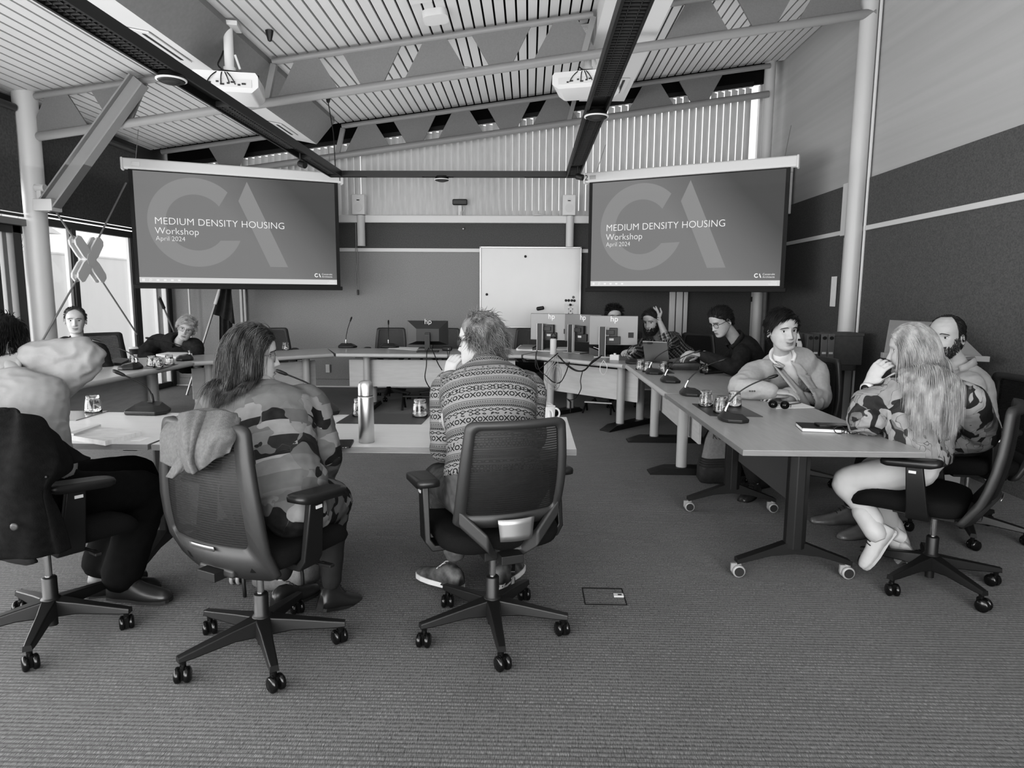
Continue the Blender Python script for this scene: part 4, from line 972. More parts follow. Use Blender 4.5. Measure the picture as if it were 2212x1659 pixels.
quad_slab([(1202, 757), (1236, 757), (1232, 752), (1204, 752)], TH, .015, 'keyboard', 'pale keyboard behind the white bottle', 'keyboard', 'light_plastic')
quad_slab([(1522, 809), (1562, 806), (1556, 802), (1526, 803)], TH, .01, 'pen', 'pen lying on papers right of the water bottle', 'pen', 'charcoal')
# phone
p = atZ(742, 961, TH); t = thing('smartphone', 'black smartphone on the front table left of the steel flask', 'phone', p, R(8)); g = G(); g.prism(rrect(.078, .15, .012, 4), (0, 0, 0), (1, 0, 0), (0, 1, 0), (0, 0, 1), .009); g.build('case', 'charcoal', t, bevel=.002); g = G(); g.prism(rrect(.07, .14, .008, 4), (0, 0, .009), (1, 0, 0), (0, 1, 0), (0, 0, 1), .0008); g.build('display', 'black_gloss', t); g = G(); [g.box((x, -.0755, .0045), (.007, .001, .003)) for x in (-.02, -.008, .008, .02)]; g.build('port', 'alu', t)
# steel flask
p = atZ(792, 955, TH); t = thing('vacuum_flask', 'tall brushed steel vacuum flask on the front table', 'flask', p)
g = G(); g.lathe([(.033, 0), (.036, .003), (.036, .21), (.0345, .218), (0, .218)], n=40); g.build('flask_body', 'steel', t)
g = G(); g.lathe([(.0335, .216), (.0335, .222), (0, .222)], n=40); g.build('seal_ring', 'black_plastic', t)
g = G(); g.lathe([(.034, .222), (.034, .262), (.031, .277), (.024, .286), (.012, .289), (0, .289)], n=48, rib=lambda k, n, z: 1 - (.03 if (k % 4 == 0 and .224 < z < .285) else 0)); g.build('cup_lid', 'steel', t)
# mug
p = atZ(1183, 912, TH); t = thing('coffee_mug', 'white mug at the right end of the front table', 'mug', p)
g = G(); g.lathe([(.034, 0), (.037, .003), (.041, .09), (.0385, .09), (.035, .008), (0, .008)], n=32); g.build('cup', 'white_gloss', t)
g = G(); g.tube(bez((.012, -.036, .075), (.03, -.075, .075), (.03, -.07, .02), (.012, -.034, .022), 10), .0055, 8); g.tube(bez((.036, .0, .078), (.075, .0, .075), (.07, 0, .02), (.034, 0, .022), 10), .0055, 8); g.build('handle', 'white_gloss', t)
g = G(); g.tube([(0, 0, .06), (-.01, .0, .125)], .002, 6); g.tube(bez((-.03, 0, .095), (-.02, .02, .11), (.02, .02, .105), (.03, 0, .09), 8), .0015, 5); g.build('tea_string', 'white', t)
# sunglasses
p = atZ(1682, 884, TH); t = thing('sunglasses', 'dark sunglasses lying on the near right table', 'sunglasses', (p.x, p.y, TH), R(-30))
for s_ in (-1, 1):
    g = G(); g.lathe([(0, 0), (.024, 0), (.026, .002), (.0, .005)], c=(s_ * .034, 0, .03), n=20, axis=V((0, -1, .35)).normalized()); g.build('lens', 'black_gloss', t)
g = G(); g.tube([(-.012, 0, .036), (.012, 0, .036)], .0025, 6); [g.tube([(s_ * .06, 0, .036), (s_ * .066, .02, .03), (s_ * .05, .12, .003)], .0022, 6) for s_ in (-1, 1)]; [g.tube([V((s_ * .034 + .026 * cos(a), 0, .03 + .024 * sin(a))) for a in [2 * pi * k / 16 for k in range(17)]], .002, 5) for s_ in (-1, 1)]; g.build('frame', 'charcoal', t)
p = atZ(1717, 873, TH + .004); t = thing('pen', 'pen on the papers in front of the man in the pale jacket', 'pen', p, R(35)); g = G(); g.tube([(-.07, 0, .004), (.06, 0, .004), (.07, 0, .004)], [.004, .004, .001], 8); g.build('barrel', 'grey_plastic', t)
# notebooks, phone and spectacles at the blonde woman's elbow
c = atZ(1783, 929, TH)
t = thing('notebook', 'closed pale notebook under the phone at the blonde woman elbow', 'notebook', (c.x - .02, c.y + .01, TH), R(-10)); g = G(); g.box((0, 0, .009), (.21, .15, .016)); g.build('pages', 'paper', t); g = G(); g.box((0, 0, .019), (.214, .154, .004)); g.box((0, 0, .001), (.214, .154, .002)); g.build('cover', 'charcoal', t)
t = thing('spiral_notebook', 'white spiral notebook beside the closed notebook', 'notebook', (c.x + .12, c.y - .035, TH), R(-6)); g = G(); g.box((0, 0, .007), (.15, .1, .013)); g.build('pages', 'paper', t)
g = G(); [g.tube([V((-.07 + .0125 * k, -.052 + .008 * cos(a), .008 + .01 * sin(a))) for a in [2 * pi * j / 8 for j in range(9)]], .0015, 4) for k in range(12)]; g.build('spiral', 'black_plastic', t)
t = thing('smartphone', 'black smartphone on top of the notebooks at the near right table', 'phone', (c.x + .03, c.y + .0, TH + .022), R(-5)); g = G(); g.prism(rrect(.155, .078, .012, 4), (0, 0, 0), (1, 0, 0), (0, 1, 0), (0, 0, 1), .010); g.build('case', 'black_gloss', t, bevel=.002)
t = thing('spectacles', 'folded dark spectacles in front of the notebooks', 'glasses', (c.x + .06, c.y - .098, TH), R(-4)); g = G()
for s_ in (-1, 1): g.tube([V((s_ * .033 + .026 * cos(a), 0, .021 + .019 * sin(a))) for a in [2 * pi * k / 16 for k in range(17)]], .0022, 5)
g.tube([(-.008, 0, .026), (.008, 0, .026)], .002, 5); g.tube([(-.06, 0, .03), (-.06, .012, .028), (.04, .02, .006)], .002, 5); g.tube([(.06, 0, .03), (.06, .012, .028), (-.04, .026, .006)], .002, 5); g.build('frame', 'black_plastic', t)
# paper cup
p = atZ(290, 777, TH); t = thing('paper_cup', 'dark takeaway paper cup with pale lid by the left window', 'cup', p); g = G(); g.lathe([(.03, 0), (.031, .004), (.043, .115), (0, .115)], n=28); g.build('cup', 'charcoal', t); g = G(); g.lathe([(.046, .113), (.046, .12), (.043, .124), (.041, .132), (0, .132)], n=28); g.build('lid', 'light_plastic', t)
# water bottle
M['clear_plastic'] = glassmat('clear_plastic', 0.05, 248, 1.33)
p = atZ(1520, 806, TH); t = thing('water_bottle', 'clear plastic water bottle beside the leather case', 'bottle', p); g = G(); g.lathe([(.03, 0), (.036, .01), (.036, .05), (.03, .075), (.036, .1), (.036, .135), (.024, .16), (.0, .16)], n=28); g.build('bottle_body', 'clear_plastic', t); g = G(); g.lathe([(.024, .158), (.024, .172), (.014, .178), (.013, .2), (0, .202)], n=20); g.build('cap', 'light_plastic', t); g = G(); g.lathe([(.0365, .09), (.0368, .13)], n=28); g.build('wrapper', 'grey_plastic', t)
p = atZ(1534, 800, TH); t = thing('small_jar', 'small dark jar right of the water bottle', 'jar', p); g = G(); g.lathe([(.028, 0), (.03, .01), (.03, .06), (.026, .066), (0, .066)], n=20); g.build('jar_body', 'dark_plastic', t); g = G(); g.lathe([(.031, .066), (.031, .08), (0, .08)], n=20); g.build('lid', 'grey_plastic', t)
# leather case
M['leather'] = mat('leather_case', 72, 0.42, var=16, vscale=9, bump=.2, bscale=30)
a, b = atZ(1452, 800, TH), atZ(1548, 800, TH); t = thing('leather_case', 'soft dark leather case in front of the reading man', 'case', ((a.x + b.x) / 2, a.y + .13, TH), R(-3)); w_ = (b.x - a.x)
def casefn(sc_, z): return [V((x + .006 * sin(9 * x + 30 * y), y, z + .008 * sin(7 * x))) for x, y in rrect(w_ * sc_, .24 * sc_, .045, 6)]
g = G(); g.loft([casefn(.93, .0), casefn(1.0, .02), casefn(1.02, .06), casefn(.97, .09), casefn(.7, .105)]); g.build('shell', 'leather', t)
g = G(); g.tube([casefn(1.025, .075)[k] for k in range(28)] , .003, 6); g.build('zipper', 'charcoal', t)
g = G(); g.tube(bez((-.2, -.12, .07), (-.27, -.16, .09), (-.26, -.16, .02), (-.2, -.14, .01), 10), .007, 8); g.build('strap', 'black_plastic', t)
# ------------------------------------------------------------------ monitors
M['mon_silver'] = mat('monitor_silver', 118, 0.35, metal=.3); M['mon_black'] = mat('monitor_black', 26, 0.35)
def monitor(loc, rz, label, w=.54, h=.33, z0=.13, m='mon_silver', stem=True, tilt=R(0)):
    t = thing('monitor', label, 'monitor', loc, rz, 'computer monitors on the tables')   # back faces -y
    g = G(); q = Matrix.Rotation(tilt, 3, 'X'); zc = z0 + h / 2
    g.box((0, .0, zc), (w, .022, h), rot=q); g.build('back_shell', m, t, bevel=.006)
    g = G(); g.box((0, .0125, zc), (w - .015, .004, h - .015), rot=q); g.build('display', 'black_gloss', t)
    if m == 'mon_black':
        g = G(); g.loft([[V((x, -.011, zc + z)) for x, z in ((-w / 2, -h / 2), (w / 2, -h / 2), (w / 2, h / 2), (-w / 2, h / 2))], [V((x, -.04, zc - .03 + z)) for x, z in ((-w * .28, -h * .25), (w * .28, -h * .25), (w * .28, h * .27), (-w * .28, h * .27))]], smooth=False); g.build('rear_bulge', m, t)
    else:
        g = G(); g.box((w * .36, -.012, zc - .05), (.06, .004, .06)); g.build('port_cover', 'charcoal', t)
        g = G(); g.box((0, -.02, zc - .11), (.16, .03, .09)); g.box((0, -.03, zc - .02), (.09, .05, .1)); g.build('vesa_block', 'dark_plastic', t, bevel=.006); g = G(); g.box((-.02, -.037, zc - .1), (.05, .004, .025)); g.build('port_label', 'white', t)
    g = G(); zs = .0 if stem else 0
    g.box((-.12 if m == 'mon_silver' else 0, -.075, .17 if m == 'mon_silver' else .12), (.065, .035, .34 if m == 'mon_silver' else .2)); g.box((-.06 if m == 'mon_silver' else 0, -.045, zc - .02), (.14 if m == 'mon_silver' else .06, .04, .05)); g.build('stand_post', 'dark_plastic' if m == 'mon_silver' else m, t, bevel=.004)
    if m == 'mon_silver':
        g = G(); [g.box((-.12 + s_ * .0345, -.075, .17), (.006, .04, .345)) for s_ in (-1, 1)]; g.build('post_edge', 'light_plastic', t)
    g = G(); g.box((-.08 if m == 'mon_silver' else 0, -.02, .006), (.26, .2, .012)); g.build('stand_base', 'alu' if m == 'mon_silver' else m, t, bevel=.004)
    text_mesh('hp', .09, 'logo', 'slide_text' if m == 'mon_silver' else 'light_plastic', t, Matrix.Translation((-.04 if m == 'mon_silver' else -.045, -.0405 if m == 'mon_black' else -.0118, zc + (.105 if m == 'mon_silver' else .13))) @ Matrix.Rotation(pi / 2, 4, 'X') @ Matrix.Rotation(R(-12), 4, 'Z') if False else Matrix.Translation((-.04, -.0125 if m == 'mon_silver' else -.026, zc + (.10 if m == 'mon_silver' else .105))) @ Matrix.Rotation(pi / 2 + (0 if m == 'mon_silver' else .0), 4, 'X'))
    return t
p = atZ(931, 756, TH); monitor((p.x, 8.06, TH), R(3), 'black monitor seen from behind on the middle table', .49, .29, .085, 'mon_black')
def mon_at(pxl, pxr, ybase, rz, label, h=.33, z0=.135):
    p = atZ((pxl + pxr) / 2, ybase, TH); w = .54
    t = monitor((p.x, p.y + .05, TH), rz, label, w, h, z0); return t
mon_at(1162, 1219, 759, R(-20), 'left silver monitor behind the white bottle')
mon_at(1235, 1283, 764, R(-42), 'middle silver monitor turned away between its two neighbours')
mon_at(1282, 1368, 772, R(-8), 'right silver monitor hiding the man behind it')
# white bottle
p = atZ(1195, 765, TH); t = thing('sports_bottle', 'white steel bottle with black loop lid beside the silver monitors', 'bottle', p); g = G(); g.lathe([(.036, 0), (.038, .004), (.038, .17), (.03, .185), (0, .185)], n=28); g.build('bottle_body', 'white', t); g = G(); g.lathe([(.029, .185), (.031, .19), (.031, .205), (0, .207)], n=20); g.tube(bez((-.026, 0, .2), (-.03, 0, .26), (.03, 0, .26), (.026, 0, .2), 10), .006, 8); g.build('lid', 'black_plastic', t)
# adapters and desk phone, tablet
p = atZ(1328, 778, TH); t = thing('power_adapter', 'small white box with a button on the table corner', 'adapter', (p.x, p.y, TH), R(-20)); g = G(); g.box((0, 0, .03), (.1, .06, .06)); g.build('box_body', 'white', t, bevel=.004); g = G(); g.cyl((0, 0, .06), (0, 0, .075), .014, 12); g.build('button', 'light_plastic', t)
p = atZ(966, 757, TH); t = thing('power_adapter', 'black round cornered box at the right of the black monitor', 'adapter', (p.x, p.y, TH)); g = G(); g.box((0, 0, .025), (.12, .08, .05)); g.build('box_body', 'black_plastic', t, bevel=.012); g = G(); g.cyl((.02, -.04, .02), (.02, -.043, .02), .006, 8); g.build('button', 'light_plastic', t)
p = atZ(1293, 766, TH); t = thing('desk_phone', 'dark desk telephone between the silver monitors', 'telephone', (p.x, p.y, TH), R(-25)); g = G(); g.prism([(-.09, 0), (.09, 0), (.09, .03), (-.09, .09)], (0, .08, 0), (1, 0, 0), (0, 0, 1), (0, -1, 0), .16); g.build('phone_body', 'dark_plastic', t, bevel=.006); g = G(); g.box((.0, 0, .075), (.1, .1, .004), rot=(0, .32, 0)); g.build('keypad', 'alu', t)
p = atZ(1412, 783, TH); t = thing('tablet_stand', 'grey tablet leaning on its cover at the far right table', 'tablet', (p.x + .02, p.y, TH), R(-8)); g = G(); q = Matrix.Rotation(R(-24), 3, 'Y'); g.box((0, 0, .115), (.012, .27, .23), rot=Matrix.Rotation(R(65), 3, 'Z') @ Matrix.Rotation(R(-22), 3, 'Y')); g.build('back_cover', 'alu', t, bevel=.005); g = G(); g.box((.04, .04, .004), (.2, .2, .008), rot=(0, 0, R(65))); g.build('cover_flap', 'charcoal', t)
# ------------------------------------------------------------------ cables
def cable(name, label, pts, r=.005, m='cable', n=40, cat='cable'):
    """smooth (Catmull-Rom) cable through world points"""
    P = [V(p) for p in pts]; Q = [P[0] * 2 - P[1]] + P + [P[-1] * 2 - P[-2]]; out = []
    for i in range(1, len(Q) - 2):
        for k in range(6):
            t = k / 6; a, b, c, d = Q[i - 1], Q[i], Q[i + 1], Q[i + 2]
            out.append(.5 * ((2 * b) + (c - a) * t + (2 * a - 5 * b + 4 * c - d) * t * t + (3 * b - a - 3 * c + d) * t ** 3))
    out.append(P[-1]); c0 = out[0].copy(); g = G(); g.tube([p - c0 for p in out], r, 6); o = tag(g.build(name, m), label, cat); o.location = c0; return o
def pl(px, py, y): return atY(px, py, y)
def mfront(px, py, off=.0):
    """point on the vertical plane just in front of the angled monitor table"""
    A_, B_ = V((-.065, 7.715, 0)), V((.945, 6.72, 0)); d = (B_ - A_).normalized(); n_ = V((-d.y, d.x, 0)); 
    if n_.y > 0: n_ = -n_
    r = _ray(px, py); A2 = A_ + n_ * (.03 + off); k = (A2 - V((0, 0, EYE))).dot(n_) / r.dot(n_); return V((0, 0, EYE)) + r * k
cable('power_cable', 'thin black cable hanging from the black monitor to the floor', [pl(926, 752, 7.75), pl(922, 762, 7.63), pl(921, 790, 7.63), pl(918, 815, 7.63), pl(925, 833, 7.7), pl(936, 846, 7.7)], .006)
cable('power_cable', 'second black cable from the black monitor running down to the right', [pl(932, 752, 7.75), pl(938, 765, 7.63), pl(946, 785, 7.63), pl(955, 800, 7.63)], .006)
cable('power_cable', 'thin cable under the black box next to the sweater man face', [pl(966, 757, 7.75), pl(967, 770, 7.63), pl(964, 785, 7.63), pl(969, 770, 7.63), pl(972, 758, 7.75)], .004)
MC = [('long dark cable sagging from the left monitor along the table front', [(1160, 757), (1158, 775), (1166, 800), (1180, 812), (1195, 825), (1210, 826), (1222, 806), (1230, 782)], 'cable', .006),
      ('dark cable crossing under the white bottle', [(1158, 760), (1157, 790), (1165, 797), (1185, 780), (1205, 763)], 'cable', .006),
      ('bundled dark cable running along the front to the right monitor', [(1205, 768), (1222, 785), (1245, 800), (1262, 800), (1275, 787), (1297, 770)], 'cable', .008),
      ('second cable of the bundle running to the right monitor', [(1210, 772), (1228, 792), (1248, 802), (1265, 797), (1280, 780), (1300, 768)], 'cable', .006),
      ('grey coiled cable loop hanging at the left of the table front', [(1197, 765), (1195, 780), (1182, 800), (1176, 816), (1186, 828), (1204, 826), (1208, 806), (1200, 790), (1190, 800), (1188, 820), (1200, 835)], 'cable_grey', .004),
      ('second grey cable loop inside the coil', [(1201, 766), (1199, 782), (1190, 795), (1183, 815), (1192, 833), (1210, 822), (1212, 800), (1203, 786), (1197, 800), (1194, 822), (1203, 840)], 'cable_grey', .004),
      ('pale cable loop of the coil reaching the crossbar', [(1204, 768), (1206, 790), (1211, 815), (1205, 838), (1188, 840)], 'cable_grey', .004),
      ('white cable loop hanging under the white adapter', [(1304, 778), (1297, 790), (1297, 803), (1304, 810), (1310, 803), (1311, 790), (1305, 780)], 'light_plastic', .004),
      ('single dark cable dropping from the bundle to the floor', [(1258, 803), (1254, 822), (1255, 840), (1245, 858), (1232, 864), (1222, 860)], 'cable', .005)]
for lb, pp, m_, r_ in MC: cable('data_cable', lb, [mfront(a, b, .015 + .012 * (i % 3)) for i, (a, b) in enumerate(pp)], r_, m_)
# ------------------------------------------------------------------ things standing on the floor
# foot rest under the angled table
a, b = atZ(1262, 898), atZ(1326, 893); t = thing('foot_rest', 'black foot rest frame with a pale bar under the angled table', 'foot rest', (a + b) / 2 + V((0, .1, 0)), R(-18)); g = G()
for s_ in (-1, 1):
    g = G(); g.tube([(s_ * .17, -.1, .01), (s_ * .15, .0, .13), (s_ * .17, .13, .01)], .012, 8); g.build('frame', 'black_plastic', t)
g = G(); g.box((0, 0, .13), (.34, .06, .02)); g.build('bar', 'alu', t, bevel=.004)
a = atZ(1232, 893); t = thing('coat_hook_stand', 'thin dark metal stand under the monitor table', 'stand', a); g = G(); g.tube([(0, 0, .01), (.0, 0, .14), (-.03, 0, .17)], .01, 8); g.tube([(0, 0, .01), (-.03, -.02, .01)], .01, 8); g.build('post', 'black_plastic', t)
a = atZ(866, 887); t = thing('foot_rest', 'black foot rest frame under the middle table', 'foot rest', (a.x + .25, a.y + .1, 0), 0)
for s_ in (-1, 1):
    g = G(); g.tube([(s_ * .24, -.08, .0), (s_ * .235, .0, .17), (s_ * .24, .14, .0)], .014, 8); g.build('frame', 'black_plastic', t)
g = G(); g.box((0, 0, .165), (.48, .07, .02)); g.build('bar', 'black_plastic', t, bevel=.004)
# backpack under the near right table
M['canvas'] = mat('bag_canvas', 118, 0.9, var=6, vscale=60, bump=.2, bscale=200); M['bag_dark'] = mat('bag_dark', 44, 0.7, var=6, vscale=30, bump=.25, bscale=60)
a = atZ(1565, 1050); t = thing('backpack', 'dark and grey backpack standing under the near right table', 'bag', (a.x - .02, a.y + .12, 0), R(-8), rot=(R(-4), R(6), R(-8)))
def bagr(z, sw, sd, dy=0): return [V((x, y + dy, z + .02 * sin(x * 12))) for x, y in rrect(.31 * sw, .2 * sd, .06, 6)]
g = G(); g.loft([bagr(.005, .86, .8), bagr(.03, 1.0, 1.0), bagr(.12, 1.04, 1.08, -.005), bagr(.2, 1.0, 1.0), bagr(.34, .92, .8), bagr(.42, .75, .55), bagr(.455, .5, .35)]); g.build('body', 'bag_dark', t)
g = G(); g.loft([[p + V((0, -.012, 0)) for p in bagr(.2, .98, .98)], [p + V((0, -.012, 0)) for p in bagr(.34, .90, .8)], [p + V((0, -.01, 0)) for p in bagr(.40, .78, .62)]], cap=False); g.build('front_flap', 'canvas', t)
g = G()
for z in (.19, .172, .154, .136): g.tube([p + V((0, -.004, 0)) for p in bagr(z, 1.04, 1.08, -.005)[14:28]], .004, 5)
g.build('piping', 'charcoal', t)
text_mesh('KOZAI', .06, 'lettering', 'black_plastic', t, Matrix.Translation((-.1, -.105, .335)) @ Matrix.Rotation(pi / 2 - .12, 4, 'X'))
# side cabinet with folders
c = atX(1850, 812, 3.1); t = thing('side_table', 'small grey side table against the right wall behind the pale jacket', 'side table', (2.84, 6.93, 0)); g = G(); g.prism(rrect(.9, .46, .06, 5), (0, 0, .68), (1, 0, 0), (0, 1, 0), (0, 0, 1), .05); g.build('table_top', 'panel_grey', t, bevel=.015)
for x in (-.38, .38):
    g = G(); g.box((x, 0, .35), (.06, .08, .66)); g.box((x, 0, .02), (.07, .44, .04)); g.build('leg', 'panel_grey', t, bevel=.006)
M['box_grey'] = mat('file_box', 84, .7, var=4, vscale=30)
zt_ = .73
def folder(x, y, w_, label, m, grp=True):
    t = thing('lever_arch_file', label, 'file', (x, y, zt_), 0, 'files on the side table'); g = G(); g.box((0, .14, .155), (w_, .28, .31)); g.build('cover', m, t, bevel=.004); g = G(); g.cyl((0, -.002, .27), (0, -.0, .27), .018, 16); g.box((0, -.002, .27), (w_ * .6, .003, .02)); g.build('finger_hole', 'black_plastic', t); g = G(); g.box((0, -.0015, .12), (w_ * .6, .003, .02)); g.build('spine_label', 'white', t)
    return t
for i, (px, lb) in enumerate(((1749, 'leftmost grey lever arch file behind the pale jacket shoulder'), (1761, 'second grey lever arch file behind the pale jacket shoulder'), (1779, 'pale lever arch file standing left of the last file'), (1794, 'pale lever arch file against the dark file box'))):
    p = atY(px, 770, 6.74); folder(p.x, 6.74, .066, lb, 'grey_plastic' if i > 1 else 'panel_grey')
p = atY(1835, 770, 6.74); t = thing('file_box', 'wide dark grey file box on the side table', 'box', (p.x - .02, 6.9, zt_), 0); g = G(); g.box((0, .0, .15), (.3, .3, .3)); g.build('carton', 'box_grey', t, bevel=.004); g = G(); g.box((0, 0, .305), (.315, .31, .03)); g.build('lid', 'box_grey', t, bevel=.004)
p = atY(1726, 728, 6.74); t = thing('soft_toy' if False else 'carry_bag', 'white paper bag with dark marks left of the files', 'bag', (p.x, 6.82, zt_)); g = G(); g.loft([[V((x, y, 0)) for x, y in rrect(.12, .12, .02, 3)], [V((x * .95, y, .2)) for x, y in rrect(.12, .1, .02, 3)], [V((x * .5 - .01, y * .3, .33)) for x, y in rrect(.12, .1, .02, 3)]]); g.build('sheet', 'paper', t); g = G(); g.box((.02, -.06, .25), (.04, .004, .02)); g.box((-.02, -.062, .2), (.02, .004, .04)); g.build('mark', 'black_plastic', t)
# lectern behind the blonde woman
M['lectern'] = mat('lectern_laminate', 150, 0.5, var=4, vscale=6)
P0 = atY(1846, 764, 5.0); t = thing('lectern', 'grey lectern with sloping top behind the blonde woman', 'lectern', (2.98, 5.12, 0))
g = G(); z0, z1 = P0.z, P0.z + .24
g.hexa([(-.40, -.22, z0 - .02), (.32, -.24, z0 - .04), (.36, .3, z1 - .04), (-.10, .3, z1 - .02), (-.40, -.22, z0), (.32, -.24, z0 - .02), (.36, .3, z1 - .02), (-.10, .3, z1)]); g.build('reading_top', 'lectern', t, bevel=.004)
g = G(); g.hexa([(-.42, -.25, z0 - .02), (.33, -.27, z0 - .04), (.33, -.235, z0 - .04), (-.42, -.215, z0 - .02), (-.42, -.25, z0 + .02), (.33, -.27, z0), (.33, -.235, z0), (-.42, -.215, z0 + .02)]); g.build('book_stop', 'lectern', t, bevel=.003)
g = G(); g.box((.12, .08, (z0 - .02) / 2), (.4, .34, z0 - .02)); g.build('pedestal', 'lectern', t)
# flags
def pole(a, b, r): g = G(); g.cyl(a, b, r, 12); return g
a = atY(483, 600, 9.6); a2 = atY(432, 762, 9.25); d = (a - a2); t = thing('flag', 'dark furled flag on a leaning pale pole beside the left screen', 'flag', (a2.x, a2.y, 0))
top = a + d * .35 - t.location; lo_ = V((a2.x - d.x / d.z * a2.z, a2.y - d.y / d.z * a2.z, 0)) - t.location
g = G(); g.cyl(lo_, top, .016, 12); g.build('pole', 'alu', t); k0 = (a + (a2 - a) * .36) - t.location
g = G(); g.cyl(k0, top, .024, 12); g.build('sleeve', 'light_plastic', t)
M['flag_cloth'] = mat('flag_cloth', 44, .85, var=8, vscale=12, bump=.2, bscale=40)
g = G(); base = t.location.copy()
L0, L1 = atY(497, 600, 9.6) - base, atY(463, 677, 9.5) - base; R0, R1 = atY(490, 560, 9.6) - base, atY(505, 700, 9.5) - base
def flagfn(u, v):
    l = L0.lerp(L1, v); l0 = atY(458 + 34 * (1 - v), 600 + 76 * v, 9.55) - base; r = atY(492 + 14 * v, 600 + 98 * v, 9.5) - base
    p = l0.lerp(r, u); p.y += -.05 * sin(u * 15 + v * 2) * (.4 + v); return p
def flag2(u, v):
    l0 = atY(500 - 40 * v, 520 + 157 * v, 9.55 + .05 * (1 - v)) - base; r = atY(497 + 10 * v, 545 + 155 * v, 9.5) - base
    p = l0.lerp(r, u); p.y += .04 * sin(u * 16 + v * 3); return p
g.grid(flag2, 24, 12)
def flag3(u, v):
    l0 = atY(474, 672 + 110 * v, 9.62) - base; r = atY(500 + 2 * v, 690 + 92 * v, 9.6) - base
    p = l0.lerp(r, u); p.y += .03 * sin(u * 14); return p
g.grid(flag3, 16, 6); g.build('cloth', 'flag_cloth', t)
a = atY(403, 625, 9.8); b = atY(408, 700, 9.8); g = G(); h_ = 2.4; g.cyl((0, 0, 0), (0, 0, 2.2), .013, 12); o = tag(g.build('flag_pole', 'light_plastic'), 'bare pale pole standing against the back wall behind the leaning person', 'pole'); o.location = (b.x, 9.85, 0)
# ------------------------------------------------------------------ people: tools
import numpy as np
from mathutils.bvhtree import BVHTree
def catmull(P, rad, k=5):
    P = [V(p) for p in P]; Q = [P[0] * 2 - P[1]] + P + [P[-1] * 2 - P[-2]]; out = []; ro = []
    for i in range(1, len(Q) - 2):
        for j in range(k):
            t = j / k; a, b, c, d = Q[i - 1], Q[i], Q[i + 1], Q[i + 2]
            out.append(.5 * ((2 * b) + (c - a) * t + (2 * a - 5 * b + 4 * c - d) * t * t + (3 * b - a - 3 * c + d) * t ** 3))
            ro.append(rad[i - 1] * (1 - t) + rad[i] * t)
    out.append(P[-1]); ro.append(rad[-1]); return out, ro
def limb(g, P, rad, k=5, n=14, round_ends=True):
    pts, rr = catmull(P, rad, k)
    if round_ends:
        d0 = (pts[0] - pts[1]).normalized(); d1 = (pts[-1] - pts[-2]).normalized()
        pts = [pts[0] + d0 * rr[0] * .85, pts[0] + d0 * rr[0] * .5] + pts + [pts[-1] + d1 * rr[-1] * .5, pts[-1] + d1 * rr[-1] * .85]
        rr = [rr[0] * .5, rr[0] * .86] + rr + [rr[-1] * .86, rr[-1] * .5]
    g.tube(pts, rr, n)
def remesh(g, voxel, smooth=4, fac=.5):
    me = bpy.data.meshes.new('tmp'); me.from_pydata([tuple(p) for p in g.v], [], g.f); me.update()
    o = bpy.data.objects.new('tmp', me); COL.objects.link(o)
    m = o.modifiers.new('r', 'REMESH'); m.mode = 'VOXEL'; m.voxel_size = voxel
    if smooth: s_ = o.modifiers.new('s', 'SMOOTH'); s_.factor = fac; s_.iterations = smooth
    dg = bpy.context.evaluated_depsgraph_get(); r = bpy.data.meshes.new_from_object(o.evaluated_get(dg))
    bpy.data.objects.remove(o); bpy.data.meshes.remove(me); return r
def me_arrays(me):
    n = len(me.vertices); co = np.empty(n * 3); me.vertices.foreach_get('co', co); no = np.empty(n * 3); me.vertices.foreach_get('normal', no)
    return co.reshape(-1, 3), no.reshape(-1, 3), [tuple(p.vertices) for p in me.polygons]
def wrinkle(co, no, amp, fr=9.0, axis_pts=None, joints=()):
    out = co.copy()
    for i in range(len(co)):
        p = V(co[i]); a = amp
        for (q, r, k) in joints:
            d = (p - q).length
            if d < r: a += amp * k * (1 - d / r)
        w_ = noise.noise(p * fr) * .55 + (1 - abs(noise.noise(V((p.x, p.y, p.z * 1.7)) * fr * 1.8 + V((7, 3, 1)))) * 2.2) * .5
        out[i] = co[i] + no[i] * (a * w_)
    return out
def mesh_obj(name, co, faces, mats, parent, smooth=True, mi=None, attr=None):
    me = bpy.data.meshes.new(name); me.from_pydata([tuple(p) for p in co], [], faces)
    for m in (mats if isinstance(mats, (list, tuple)) else [mats]): me.materials.append(M[m] if isinstance(m, str) else m)
    if smooth: me.polygons.foreach_set('use_smooth', [True] * len(me.polygons))
    if mi is not None: me.polygons.foreach_set('material_index', mi)
    if attr is not None:
        a = me.attributes.new('pc', 'FLOAT_VECTOR', 'POINT'); a.data.foreach_set('vector', np.asarray(attr, dtype=np.float32).ravel())
    me.update(); o = bpy.data.objects.new(name, me); COL.objects.link(o); o.parent = parent; return o
